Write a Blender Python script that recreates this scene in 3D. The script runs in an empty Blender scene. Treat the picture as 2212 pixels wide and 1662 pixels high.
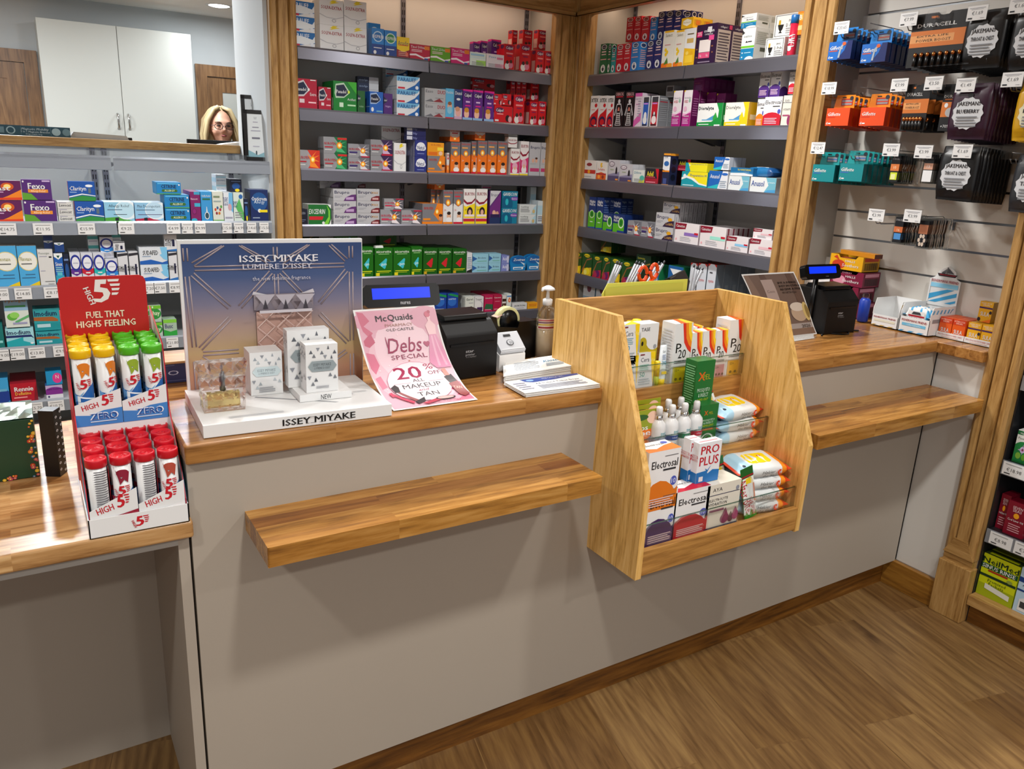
import bpy, bmesh, math, random
import numpy as np
from mathutils import Vector, Matrix
random.seed(7)
sc = bpy.context.scene
C = sc.collection
PI = math.pi

# ---------------------------------------------------------------- camera
FPX = 1694.0
yaw, pit, rol = .5627, -.2827, .0475
F_ = Vector((math.sin(yaw)*math.cos(pit), math.cos(yaw)*math.cos(pit), math.sin(pit)))
R0 = Vector((math.cos(yaw), -math.sin(yaw), 0)); U0 = R0.cross(F_)
R_ = R0*math.cos(rol)+U0*math.sin(rol); U_ = -R0*math.sin(rol)+U0*math.cos(rol)
CP = Vector((.0428, -1.4794, 1.5022))
cd = bpy.data.cameras.new('camera'); cam = bpy.data.objects.new('camera', cd); C.objects.link(cam)
cd.sensor_width = 36; cd.lens = 36*FPX/2212; cd.clip_start = .05
m = Matrix((R_, U_, -F_)).transposed().to_4x4(); m.translation = CP
cam.matrix_world = m
sc.camera = cam

def at(px, py, x=None, y=None, z=None):
    """the point of the room seen at (px,py) of the photo, on one known plane"""
    d = F_+R_*((px-1106)/FPX)-U_*((py-831)/FPX)
    for i, v in enumerate((x, y, z)):
        if v is not None: t = (v-CP[i])/d[i]
    return CP+d*t

# ---------------------------------------------------------------- world, lights, exposure
w = bpy.data.worlds.new('world'); sc.world = w; w.use_nodes = True
w.node_tree.nodes['Background'].inputs[0].default_value = (.93, .95, 1, 1)
w.node_tree.nodes['Background'].inputs[1].default_value = .54
sc.view_settings.view_transform = 'Standard'; sc.view_settings.look = 'None'
sc.view_settings.gamma = 1; sc.view_settings.use_curve_mapping = False
sc.view_settings.exposure = .0
CEIL = 2.56
def lamp(name, loc, power, size, col=(1, .975, .93), rot=(0, 0, 0), shape='DISK', sy=None, spread=180):
    l = bpy.data.lights.new(name, 'AREA'); l.energy = power; l.shape = shape; l.size = size; l.color = col
    if sy: l.size_y = sy
    l.spread = math.radians(spread)
    o = bpy.data.objects.new(name, l); o.location = loc; o.rotation_euler = rot; C.objects.link(o); return o
SHOP = [(-.9, -1.06), (.6, -1.06), (2.0, -1.06), (-.9, -2.7), (.6, -2.7), (2.0, -2.7)]
STAFF = [(-.55, 1.2), (.85, 1.1), (2.05, .85)]
CD = 2.45; _d = at(473, 12, z=CD); DISP = [(.0, 3.5), (_d.x, _d.y), (-.9, 3.9), (.9, 3.5)]
for x, y in SHOP: lamp('shop_lamp', (x, y, CEIL-.03), 17, .16, spread=150)
for x, y in STAFF: lamp('staff_lamp', (x, y, CEIL-.03), 24, .16, (1, .98, .95), spread=150)
for (x, y), p_ in zip(DISP, (38, 9, 44, 24)): lamp('dispensary_lamp_and_fill', (x, y, CD-.03), p_, .16, (.93, .97, 1))  # downlight position plus unseen fill lamps added to brighten the dispensary
# strip lamps behind the cornice of the two bays
lamp('bay_lamp', (1.88, 2.41, 2.32), 2.3, 1.3, (1, .72, .5), shape='RECTANGLE', sy=.03)
lamp('bay_lamp', (2.84, 1.45, 2.32), 2.3, .03, (1, .72, .5), shape='RECTANGLE', sy=1.3)

# ---------------------------------------------------------------- materials
def lin(h):
    h = h.lstrip('#')
    if len(h) == 3: h = ''.join(c*2 for c in h)
    r = []
    for i in (0, 2, 4):
        c = int(h[i:i+2], 16)/255
        r.append(c/12.92 if c <= .04045 else ((c+.055)/1.055)**2.4)
    return (*r, 1)
MC = {}
NAMED = dict(W='#dfe0e0', K='#0c0c0e', R='#c01426', G='#0f7a33', B='#1450a0', N='#182a5c', Y='#f2cf14', O='#ea7514',
             P='#5a2a80', M='#a8125e', S='#9a9ca2', T='#0d8a8c', L='#58a8dc', E='#555860', C='#7a1020', I='#e9d9a8', F='#d9a488')
def bsdf(name, col, rough=.4, metal=0, spec=.5):
    m = bpy.data.materials.new(name); m.use_nodes = True
    b = m.node_tree.nodes['Principled BSDF']
    b.inputs['Base Color'].default_value = col; b.inputs['Roughness'].default_value = rough
    b.inputs['Metallic'].default_value = metal; b.inputs['Specular IOR Level'].default_value = spec
    return m
def M(k):
    if k in MC: return MC[k]
    c = NAMED.get(k, k); parts = c.split(':'); rough, metal = .38, 0
    for q in parts[1:]:
        if q[0] == 'r': rough = float(q[1:])
        if q[0] == 'm': metal = 1
    MC[k] = bsdf('paint_'+k.strip('#').replace(':', '_'), lin(parts[0]), rough, metal)
    return MC[k]
def nodes(m):
    nt = m.node_tree
    def n(t, **k):
        x = nt.nodes.new(t)
        for a, v in k.items():
            if a in x.inputs: x.inputs[a].default_value = v
            else: setattr(x, a, v)
        return x
    return nt, n, nt.links.new
def ramp(nt, stops):
    r = nt.nodes.new('ShaderNodeValToRGB'); e = r.color_ramp.elements
    e[0].position, e[0].color = stops[0][0], lin(stops[0][1])
    e[1].position, e[1].color = stops[-1][0], lin(stops[-1][1])
    for p, c in stops[1:-1]:
        q = e.new(p); q.color = lin(c)
    return r
def wood(name, cols, axis='x', rough=.35, grain=28, stave=None, bump=.06, coord='Object', rot=0, cath=.5, stvar=('#fff', '#b9a68c')):
    """cols: dark, mid, light. axis = direction of the grain"""
    m = bsdf(name, (1, 1, 1, 1), rough); nt, n, ln = nodes(m); b = nt.nodes['Principled BSDF']
    tc = n('ShaderNodeTexCoord'); mp = n('ShaderNodeMapping'); ln(tc.outputs[coord], mp.inputs[0])
    mp.inputs['Rotation'].default_value = (0, 0, rot)
    sp = {'x': (1, 12, 12), 'y': (12, 1, 12), 'z': (12, 12, 1)}[axis]
    src = mp.outputs[0]
    if stave:                                   # offset the grain per board
        br = n('ShaderNodeTexBrick', Scale=1.0)
        br.inputs['Mortar Size'].default_value = stave[2]; br.inputs['Brick Width'].default_value = stave[0]
        br.inputs['Row Height'].default_value = stave[1]; br.offset = .37; br.squash = 1
        br.inputs['Color1'].default_value = (1, 1, 1, 1); br.inputs['Color2'].default_value = (0, 0, 0, 1)
        br.inputs['Mortar'].default_value = (.5, .5, .5, 1); br.inputs['Mortar Smooth'].default_value = 0
        if axis == 'y':
            m3 = n('ShaderNodeMapping'); m3.inputs['Rotation'].default_value = (0, 0, PI/2); ln(src, m3.inputs[0]); ln(m3.outputs[0], br.inputs[0])
        else: ln(src, br.inputs[0])
        vm = n('ShaderNodeVectorMath', operation='MULTIPLY'); ln(br.outputs['Color'], vm.inputs[0]); vm.inputs[1].default_value = (7, 13, 5)
        va = n('ShaderNodeVectorMath', operation='ADD'); ln(src, va.inputs[0]); ln(vm.outputs[0], va.inputs[1]); gsrc = va.outputs[0]
    else: gsrc = src
    m2 = n('ShaderNodeMapping'); m2.inputs['Scale'].default_value = sp; ln(gsrc, m2.inputs[0])
    n1 = n('ShaderNodeTexNoise', Scale=cath*2.2, Detail=2.0, Roughness=.5); ln(m2.outputs[0], n1.inputs[0])
    ml = n('ShaderNodeMath', operation='MULTIPLY'); ml.inputs[1].default_value = 9; ln(n1.outputs[0], ml.inputs[0])
    fr = n('ShaderNodeMath', operation='PINGPONG'); fr.inputs[1].default_value = .5; ln(ml.outputs[0], fr.inputs[0])
    n2 = n('ShaderNodeTexNoise', Scale=grain/3.0, Detail=6.0, Roughness=.65); ln(m2.outputs[0], n2.inputs[0])
    mx = n('ShaderNodeMath', operation='MULTIPLY_ADD'); ln(fr.outputs[0], mx.inputs[0]); mx.inputs[1].default_value = .54
    ln(n2.outputs[0], mx.inputs[2])
    rp = ramp(nt, [(.36, cols[0]), (.62, cols[1]), (.98, cols[2])]); ln(mx.outputs[0], rp.inputs[0])
    out = rp.outputs[0]
    if name == 'floor_wood':                    # small dark knots in the boards
        mk = n('ShaderNodeMapping'); mk.inputs['Scale'].default_value = (5.5, 1.5, 1); ln(gsrc, mk.inputs[0])
        vo = n('ShaderNodeTexVoronoi', Scale=1.0); ln(mk.outputs[0], vo.inputs[0])
        n4 = n('ShaderNodeTexNoise', Scale=14.0, Detail=3.0); ln(gsrc, n4.inputs[0])
        ad = n('ShaderNodeMath', operation='MULTIPLY_ADD'); ln(n4.outputs[0], ad.inputs[0]); ad.inputs[1].default_value = .22; ln(vo.outputs['Distance'], ad.inputs[2])
        kr = ramp(nt, [(.13, '#6a6058'), (.2, '#b8ada2'), (.34, '#ffffff')]); ln(ad.outputs[0], kr.inputs[0])
        km = n('ShaderNodeMix', data_type='RGBA', blend_type='MULTIPLY'); km.inputs[0].default_value = 1; ln(out, km.inputs[6]); ln(kr.outputs[0], km.inputs[7]); out = km.outputs[2]
    if stave:
        mm = n('ShaderNodeMix', data_type='RGBA', blend_type='MULTIPLY'); mm.inputs[0].default_value = 1
        st = ramp(nt, [(0, stvar[1]), (1, stvar[0])]); ln(br.outputs['Color'], st.inputs[0])
        ln(out, mm.inputs[6]); ln(st.outputs[0], mm.inputs[7]); out = mm.outputs[2]
    ln(out, b.inputs['Base Color'])
    bp = n('ShaderNodeBump', Strength=bump, Distance=.002); ln(n2.outputs[0], bp.inputs['Height']); ln(bp.outputs[0], b.inputs['Normal'])
    MC[name] = m; return m
OAK = ('#80592a', '#a57e48', '#be9860')
for ax in 'xyz': wood('oak_'+ax, OAK, ax, .38, grain=44, cath=.3)
wood('rack_z', ('#b0843f', '#d9aa5f', '#ebc37f'), 'z', .36, grain=46, cath=.45)
wood('rack_x', ('#835827', '#a8783c', '#c4924f'), 'x', .36, grain=24, cath=.6)
wood('skirt_x', ('#472a0d', '#6f4415', '#8f5f24'), 'x', .36, grain=22, cath=.4)
wood('skirt_y', ('#5a3a14', '#86591f', '#a5762f'), 'y', .36, grain=22, cath=.4)
wood('worktop', ('#7d5226', '#a5733a', '#bf8e50'), 'x', .25, grain=26, stave=(.46, .047, 0), bump=.03, cath=.35)
wood('worktop_hot', ('#7c5222', '#a67432', '#c29350'), 'x', .25, grain=26, stave=(.41, .043, 0), bump=.03, cath=.35, stvar=('#ffffff', '#b58f62'))
wood('table_top', ('#8b6236', '#b98f5c', '#d2ae7c'), 'x', .3, grain=24, stave=(.33, .037, 0), bump=.02, cath=.35, stvar=('#ffffff', '#c9ac86'))
wood('door_wood', ('#5c3f26', '#7d5a38', '#94704a'), 'z', .4, grain=16)
wood('floor_wood', ('#664a2a', '#80613b', '#9b7b4b'), 'y', .42, grain=18, stave=(1.22, .18, .0015), bump=.12, rot=math.radians(13), cath=.34, stvar=('#ffffff', '#d2c6b4'))

def noisy(name, col, rough=.5, amt=.06, scale=6, bump=0, spec=.5):
    m = bsdf(name, lin(col), rough, 0, spec); nt, n, ln = nodes(m); b = nt.nodes['Principled BSDF']
    tc = n('ShaderNodeTexCoord'); nz = n('ShaderNodeTexNoise', Scale=scale, Detail=4.0); ln(tc.outputs['Object'], nz.inputs[0])
    hs = n('ShaderNodeMapRange'); hs.inputs[3].default_value = 1-amt; hs.inputs[4].default_value = 1+amt; ln(nz.outputs[0], hs.inputs[0])
    mx = n('ShaderNodeVectorMath', operation='SCALE'); mx.inputs[0].default_value = lin(col)[:3]; ln(hs.outputs[0], mx.inputs['Scale'])
    ln(mx.outputs[0], b.inputs['Base Color'])
    if bump:
        bp = n('ShaderNodeBump', Strength=bump, Distance=.001); n3 = n('ShaderNodeTexNoise', Scale=400.0); ln(tc.outputs['Object'], n3.inputs[0]); ln(n3.outputs[0], bp.inputs['Height']); ln(bp.outputs[0], b.inputs['Normal'])
    MC[name] = m
noisy('counter_laminate', '#a69c8f', .55, .03, 3, .05)
noisy('return_laminate', '#cfccc6', .5, .03, 3, .05)
noisy('grey_laminate', '#a3a09a', .5, .03, 3)
noisy('slat_laminate', '#d8d4cc', .5, .02, 3)
noisy('wall_paint', '#b9bec0', .8, .02, 2)
noisy('ceiling_paint', '#f4f2ee', .9, .02, 2)
noisy('cabinet_white', '#cbcec8', .4, .01, 2)
noisy('shelf_grey', '#a3a4a8', .45, .03, 8)
noisy('shelf_light', '#aab0b6', .4, .03, 8)
noisy('bay_back', '#c6c3be', .6, .03, 4)
MC['rail_metal'] = bsdf('rail_metal', lin('#74747e'), .3, .7)
MC['rail_clear'] = bsdf('rail_clear', lin('#9299a2'), .25, .4)
MC['chrome'] = bsdf('chrome', lin('#c8c8c8'), .15, 1)
MC['steel'] = bsdf('steel', lin('#8c8f93'), .3, 1)
MC['black_plastic'] = bsdf('black_plastic', lin('#030304'), .28, 0, .35)
MC['black_matte'] = bsdf('black_matte', lin('#050506'), .5, 0, .3)
MC['white_plastic'] = bsdf('white_plastic', lin('#d9d9d9'), .3)
MC['paper'] = bsdf('paper', lin('#e4e4e2'), .7)
def glass(name, col='#ffffff', rough=.02, ior=1.45, alpha=None):
    m = bsdf(name, lin(col), rough); b = m.node_tree.nodes['Principled BSDF']
    b.inputs['Transmission Weight'].default_value = 1; b.inputs['IOR'].default_value = ior
    if alpha is not None: b.inputs['Alpha'].default_value = alpha
    MC[name] = m; return m
glass('glass', '#f2fffa', alpha=.16); glass('clear_plastic', '#f2f4f6', .08, 1.3, alpha=.4); glass('crystal', '#ffffff', .05, 1.4, alpha=.72)
glass('tray_plastic', '#c4c8c8', .25, 1.2, alpha=.6); glass('perfume', '#f0df9a', .05, 1.35); glass('glass_edge', '#4d8a76', .1, 1.4, alpha=.8)
def emit(name, col, s):
    m = bsdf(name, tuple(c*.15 for c in lin(col)[:3])+(1,), .3); b = m.node_tree.nodes['Principled BSDF']
    b.inputs['Emission Color'].default_value = lin(col); b.inputs['Emission Strength'].default_value = s; MC[name] = m
emit('screen_blue', '#0638ff', 1.0); emit('lamp_glow', '#ffffff', 9)
def fade(name, stops, z0, z1, rough=.35):
    """a printed colour gradient along local z"""
    m = bsdf(name, (1, 1, 1, 1), rough); nt, n, ln = nodes(m)
    tc = n('ShaderNodeTexCoord'); sx = n('ShaderNodeSeparateXYZ'); ln(tc.outputs['Object'], sx.inputs[0])
    mr = n('ShaderNodeMapRange'); mr.inputs[1].default_value = z0; mr.inputs[2].default_value = z1; ln(sx.outputs[2], mr.inputs[0])
    rp = ramp(nt, stops); ln(mr.outputs[0], rp.inputs[0]); ln(rp.outputs[0], nt.nodes['Principled BSDF'].inputs['Base Color']); MC[name] = m

# ---------------------------------------------------------------- mesh building
TXT = {}
def glyphs(s, bold=0., it=0., sp=1.):
    k = (s, bold, it, sp)
    if k not in TXT:
        c = bpy.data.curves.new('t', 'FONT'); c.body = s; c.resolution_u = 1 if len(s) > 6 else 2; c.shear = it; c.space_character = sp
        o = bpy.data.objects.new('t', c); me = o.to_mesh()
        v = [(a.co.x, a.co.y) for a in me.vertices]; f = [tuple(p.vertices) for p in me.polygons]
        o.to_mesh_clear(); bpy.data.objects.remove(o); bpy.data.curves.remove(c)
        if not v: v, f = [(0, 0), (.1, 0), (.1, .1)], [(0, 1, 2)]
        if bold:                                  # heavier strokes: the outline laid down again a little to each side
            n0 = len(v); f = f+[tuple(i+n0*q for i in g) for q in (1, 2) for g in f]; v = [(a-bold*.8, b) for a, b in v]+[(a+bold*.8, b) for a, b in v]+[(a, b+bold*.5) for a, b in v]
        x0 = min(a[0] for a in v); x1 = max(a[0] for a in v)
        n1 = len(v)//3 if bold else len(v)
        TXT[k] = ([(a[0]-x0, a[1], (i//n1)*.00012) for i, a in enumerate(v)], f, x1-x0)
    return TXT[k]
def clip(poly):
    for ax, lim, s in ((0, 0, 1), (0, 1, -1), (1, 0, 1), (1, 1, -1)):
        out = []
        for i, p in enumerate(poly):
            q = poly[i-1]; a = (p[ax]-lim)*s; b = (q[ax]-lim)*s
            if (a >= 0) != (b >= 0):
                t = b/(b-a); out.append((q[0]+(p[0]-q[0])*t, q[1]+(p[1]-q[1])*t))
            if a >= 0: out.append(p)
        poly = out
        if not poly: break
    return poly
class MB:
    def __init__(s): s.v = []; s.f = []; s.m = []; s.ms = []; s.sm = []
    def mi(s, k):
        if k not in s.ms: s.ms.append(k)
        return s.ms.index(k)
    def add(s, vs, fs, k, smooth=False):
        o = len(s.v); s.v += [tuple(a) for a in vs]; i = s.mi(k)
        for f in fs: s.f.append(tuple(o+a for a in f)); s.m.append(i); s.sm.append(smooth)
    def box(s, x0, y0, z0, x1, y1, z1, k):
        v = [(x, y, z) for z in (z0, z1) for y in (y0, y1) for x in (x0, x1)]
        fs = [(0, 2, 3, 1), (4, 5, 7, 6), (0, 1, 5, 4), (2, 6, 7, 3), (0, 4, 6, 2), (1, 3, 7, 5)]  # bottom top front back left right
        if isinstance(k, dict):
            for f, nm in zip(fs, ('bottom', 'top', 'front', 'back', 'left', 'right')): s.add([v[a] for a in f], [(0, 1, 2, 3)], k.get(nm, k['base']))
        else: s.add(v, fs, k)
        return s
    def prism(s, pts, ax, a, b, k, kcap=None):
        def P(p, t): return {'x': (t, p[0], p[1]), 'y': (p[0], t, p[1]), 'z': (p[0], p[1], t)}[ax]
        n = len(pts); lo = [P(p, a) for p in pts]; hi = [P(p, b) for p in pts]
        s.add(lo+hi, [(i, (i+1) % n, n+(i+1) % n, n+i) for i in range(n)], k)
        s.add(lo, [tuple(range(n))[::-1]], kcap or k); s.add(hi, [tuple(range(n))], kcap or k); return s
    def lathe(s, prof, k, c=(0, 0, 0), n=20, smooth=True, axis='z', sq=1):
        vs = []; fs = []
        for r, z in prof:
            for i in range(n):
                a = 2*PI*i/n; p = (r*math.cos(a), r*math.sin(a)*sq, z)
                if axis == 'y': p = (p[0], p[2], p[1])
                if axis == 'x': p = (p[2], p[0], p[1])
                vs.append((c[0]+p[0], c[1]+p[1], c[2]+p[2]))
        for j in range(len(prof)-1):
            for i in range(n): fs.append((j*n+i, j*n+(i+1) % n, (j+1)*n+(i+1) % n, (j+1)*n+i))
        if prof[0][0] > 1e-6: fs.append(tuple(range(n))[::-1])
        if prof[-1][0] > 1e-6: fs.append(tuple((len(prof)-1)*n+i for i in range(n)))
        s.add(vs, fs, k, smooth); return s
    def tube(s, path, r, k, n=8, closed=False):
        P = [Vector(p) for p in path]; vs = []; fs = []; N = len(P); up = Vector((0, 0, 1))
        for i, p in enumerate(P):
            if closed: d = P[(i+1) % N]-P[i-1]
            else: d = P[min(i+1, N-1)]-P[max(i-1, 0)]
            d.normalize(); u = d.cross(up)
            if u.length < 1e-3: u = d.cross(Vector((1, 0, 0)))
            u.normalize(); v = d.cross(u); rr = r[i] if isinstance(r, (list, tuple)) else r
            for j in range(n):
                a = 2*PI*j/n; vs.append(tuple(p+u*rr*math.cos(a)+v*rr*math.sin(a)))
        for i in range(N if closed else N-1):
            for j in range(n): fs.append((i*n+j, i*n+(j+1) % n, ((i+1) % N)*n+(j+1) % n, ((i+1) % N)*n+j))
        if not closed: fs += [tuple(range(n))[::-1], tuple((N-1)*n+j for j in range(n))]
        s.add(vs, fs, k, True); return s
    def art(s, O, U, V, items, off=.0002):
        """printed shapes on the face O + u*U + v*V; layers lie one above another"""
        O, U, V = Vector(O), Vector(U), Vector(V); Nn = U.cross(V).normalized(); wl = U.length; hl = V.length; L = 0
        its = parse(items); inc = min(.6, 9/max(1, len(its)))
        for it in its:
            L += 1; B = O+Nn*(off*(1+inc*L)); t = it[0]
            if t == 't':
                _, txt, cu, cv, h, col, o = it
                vs, fs, tw = glyphs(txt, o.get('b', 0), o.get('i', 0), o.get('s', 1))
                sc_ = h*hl/.7; 
                if 'w' in o: sx_ = o['w']*wl/tw; sc_ = min(sc_, sx_*o.get('x', 99))
                else: sx_ = sc_
                if 'w' in o and 'x' not in o: sx_ = o['w']*wl/tw
                ang = math.radians(o.get('r', 0)); ca, sa = math.cos(ang), math.sin(ang); Un, Vn = U.normalized(), V.normalized(); pts = []
                for a, b, lf in vs:
                    a = a*sx_-tw*sx_/2; b = (b-.35)*sc_
                    pts.append(B+Nn*lf+U*cu+V*cv+Un*(a*ca-b*sa)+Vn*(a*sa+b*ca))
                s.add(pts, fs, col)
            else:
                if t == 'r': _, u0, v0, u1, v1, col = it; pl = [(u0, v0), (u1, v0), (u1, v1), (u0, v1)]
                elif t == 'e': _, cu, cv, ru, rv, col = it; k = 20; pl = [(cu+ru*math.cos(2*PI*i/k), cv+rv*math.sin(2*PI*i/k)) for i in range(k)]
                elif t == 'p': _, pl, col = it
                pl = clip(pl)
                if len(pl) > 2: s.add([B+U*a+V*b for a, b in pl], [tuple(range(len(pl)))], col)
        return s
    def mesh(s, name):
        me = bpy.data.meshes.new(name); me.from_pydata(s.v, [], s.f)
        for k in s.ms: me.materials.append(M(k))
        me.polygons.foreach_set('material_index', s.m); me.polygons.foreach_set('use_smooth', s.sm); me.update(); return me
    def build(s, name, parent=None, loc=(0, 0, 0), rz=0, bevel=0, seg=2, rot=None):
        o = bpy.data.objects.new(name, s.mesh(name)); C.objects.link(o); o.location = loc; o.rotation_euler = rot or (0, 0, rz)
        if parent: o.parent = parent
        if bevel:
            b = o.modifiers.new('bevel', 'BEVEL'); b.width = bevel; b.segments = seg; b.limit_method = 'ANGLE'
        return o
PC = {}
def parse(items):
    if items in PC: return PC[items]
    out = []
    for e in items.split(';'):
        a = e.split()
        if not a: continue
        if a[0] in 're': out.append((a[0], *[float(x) for x in a[1:5]], a[5]))
        elif a[0] == 'p': out.append(('p', [tuple(float(q) for q in x.split(',')) for x in a[1:-1]], a[-1]))
        elif a[0] == 't': out.append(('t', a[1].replace('_', ' '), float(a[2]), float(a[3]), float(a[4]), a[5], {x[0]: float(x[2:]) for x in a[6:]}))
    PC[items] = out; return out
def lines(u0, u1, v0, v1, n, col):
    """small print as thin bars"""
    s = ''
    for i in range(n):
        v = v0+(v1-v0)*(i+.5)/n; h = (v1-v0)/n*.22
        s += 'r %.3f %.3f %.3f %.3f %s;' % (u0, v-h, u1-(.12*(u1-u0) if i % 3 == 2 else 0), v+h, col)
    return s
def tag(o, label=None, cat=None, group=None, kind=None):
    if label: o['label'] = label
    if cat: o['category'] = cat
    if group: o['group'] = group
    if kind: o['kind'] = kind
    return o
def thing(name, label, cat, loc=(0, 0, 0), rz=0, group=None):
    o = bpy.data.objects.new(name, None); o.empty_display_size = .05; C.objects.link(o); o.location = loc; o.rotation_euler = (0, 0, rz)
    return tag(o, label, cat, group)
def dup(o, loc=None, rz=None, parent=None):
    c = o.copy(); C.objects.link(c)
    if parent: c.parent = parent
    if loc is not None: c.location = loc
    if rz is not None: c.rotation_euler = (0, 0, rz)
    for ch in list(o.children): dup(ch, parent=c)
    return c
def struct(o): o['kind'] = 'structure'; return o
# ================================================================ the room
struct(MB().box(-3.5, -4, -.06, 4.5, 6, 0, 'floor_wood').build('floor'))
struct(MB().box(-3.5, -4, CEIL, 4.5, 6, CEIL+.06, 'ceiling_paint').build('ceiling'))
YF = 5.5
struct(MB().box(-3.5, 2.95, CD, 3.35, YF, CD+.05, 'ceiling_paint').build('ceiling'))
struct(MB().box(-3.5, YF, 0, 4.5, YF+.1, CEIL, 'wall_paint').build('wall_back'))
struct(MB().box(-3.6, -4, 0, -3.5, 6, CEIL, 'wall_paint').build('wall_left'))
struct(MB().box(3.35, 2.95, 0, 3.45, 5.5, CEIL, 'wall_paint').build('wall_right'))
# downlights
dl = None
for i, (x, y) in enumerate(SHOP+STAFF+DISP):
    if i != 10: continue
    t = thing('downlight', 'round white recessed downlight in the ceiling beyond the hatch', 'ceiling light', (x, y, CD))
    MB().lathe([(.072, -.003), (.09, -.003), (.095, 0), (.095, .002), (.072, .002)], 'white_plastic', n=32).build('trim_ring', t)
    MB().lathe([(.001, -.009), (.05, -.008), (.072, -.003), (.072, -.0005), (.001, -.0005)], 'lamp_glow', n=32).build('diffuser', t)

# ---- serving counter
TH = .96; TT = .039
noisy('counter_side', '#b5aea4', .5, .02, 3)
t = thing('serving_counter', 'long cream laminate shop counter with dark wood kickboard', 'counter', (.26, 0, 0))
L = 2.7215-.26
MB().box(L-.0005, .003, .105, L+.013, .03, TH-TT-.001, 'black_matte').build('shadow_gap_strip', t)  # black filler standing in for the joint's shade, also stops light leaking through
mb = MB(); mb.box(0, 0, .104, 1.0-.025, .018, TH-TT, 'counter_laminate'); mb.box(.975, 0, .104, 1.58, .018, .7, 'counter_laminate'); mb.box(1.58, 0, .104, L, .018, TH-TT, 'counter_laminate')
mb.build('front_panel', t)
MB().box(0, .018, .0, .018, .6, TH-TT, 'counter_side').build('side_panel', t)
MB().box(.018, .034, 0, L, .05, .13, 'skirt_x').build('kickboard', t)
MB().box(.018, .018, .106, L, .034, .13, 'counter_side').build('light_leak_filler', t)  # unseen filler added to stop light leaking under the front panel
MB().box(.018, .58, .0, L, .6, TH-TT-.08, 'counter_laminate').build('back_panel', t)
def top(name, label, x0, x1, y0, y1, z1, th, mat, bev=.005):
    o = MB().box(0, 0, 0, x1-x0, y1-y0, th, mat).build(name, None, (x0, y0, z1-th), bevel=bev, seg=3)
    return tag(o, label, 'worktop')
top('worktop', 'butcher block worktop under the perfume display, left of the oak rack', .257, 1.234, -.016, .62, TH, TT, 'worktop')
top('worktop', 'butcher block worktop under the second till, right of the oak rack', 1.841, 2.69, -.016, .62, TH, TT, 'worktop')
def ledge(x0, x1, dpt, label, back=0, chamf=0):
    mb = MB(); e_ = dpt+.012; pts = [(0, e_), (0, 0), (x1-x0, 0), (x1-x0, e_)]
    mb.prism(pts, 'z', 0, .041, 'worktop_hot'); o = mb.build('bag_shelf', None, (x0, -dpt, .8-.041), bevel=.005, seg=3)
    return tag(o, label, 'shelf')
ledge(.362, 1.13, .17, 'thick wooden ledge on the counter front, left of the oak rack')
ledge(1.86, 2.70, .2, 'thick wooden ledge on the counter front, right of the oak rack')
# ---- return panel, its skirting and cap at the right end
t = thing('return_panel', 'short pale laminate return panel at the right end of the counter', 'panel', (2.73, 0, 0))
MB().box(0, -.17, .104, .016, .0025, .92, 'return_laminate').build('panel', t, bevel=.003)
MB().box(-.02, -.20, 0, .0, .034, .104, 'skirt_y').build('kickboard', t, bevel=.0015)
top('worktop', 'narrow butcher block cap under the sweet trays by the nearest post', 2.691, 2.88, -.172, .608, .957, .037, 'worktop', .003)
# ---- low packing table on the left
t = thing('packing_table', 'low butcher block table left of the counter under the red tube display', 'table', (-.9, -.02, 0))
MB().box(0, 0, .775, 1.162, .72, .81, 'table_top').build('table_top', t, bevel=.005, seg=3)
MB().box(0, .447, 0, 1.135, .46, .772, 'counter_laminate').build('back_panel', t)
MB().box(1.135, .02, 0, 1.155, .7, .772, 'counter_laminate').build('side_panel', t)
MB().box(1.0, .6, 0, 1.02, .7, .772, 'counter_laminate').build('side_panel', t)
MB().box(0, .02, .755, 1.135, .035, .773, 'grey_laminate').build('rail', t)

# ---- pilasters
def pilaster(x0, y0, x1, y1, face, label, z1=2.24, foot=True):
    """fluted oak post; face = 'y' (looks to -y) or 'x' (looks to -x)"""
    w_, d = (x1-x0, y1-y0) if face == 'y' else (y1-y0, x1-x0)
    t = thing('pilaster', label, 'pilaster', (x0, y0, 0) if face == 'y' else (x0, y1, 0), 0 if face == 'y' else -PI/2)
    z0 = .235 if foot else 0
    mb = MB(); f = w_*.28      # frame around a sunk field
    mb.prism([(0, d), (0, .008), (.01, 0), (f-.006, 0), (f, .016), (f+.006, .003), (w_-f-.006, .003), (w_-f, .016), (w_-f+.006, 0), (w_-.01, 0), (w_, .008), (w_, d)], 'z', z0, z1, 'oak_z')
    mb.build('shaft', t)
    if foot:
        m2 = MB(); m2.prism([(0, z0), (f, z0+.06), (w_-f, z0+.06), (w_, z0)], 'y', -.001, .012, 'oak_x'); m2.build('mitre_block', t)
        m2 = MB(); m2.box(.002, .006, .205, w_-.002, d, z0, 'oak_x'); m2.build('neck', t)
        MB().box(-.004, -.008, 0, w_+.004, d, .205, 'oak_z').build('plinth', t, bevel=.003)
    return t
pilaster(1.07, 2.27, 1.188, 2.32, 'y', 'oak post between the left open bay and the middle medicine bay')
pilaster(2.575, 2.26, 2.70, 2.31, 'y', 'oak corner post at the right end of the middle medicine bay')
pc_ = pilaster(2.70, 2.14, 2.75, 2.26, 'x', 'oak corner post at the left end of the right medicine bay')
MB().box(-.03, -.008, 0, .003, .045, 2.5, 'oak_z').build('corner_bead', pc_)
pilaster(2.70, .612, 2.75, .765, 'x', 'oak post between the right medicine bay and the slatted wall')
pilaster(2.704, -.277, 2.742, -.172, 'x', 'nearest oak post with plinth foot at the right end of the counter', z1=2.4)
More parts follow.
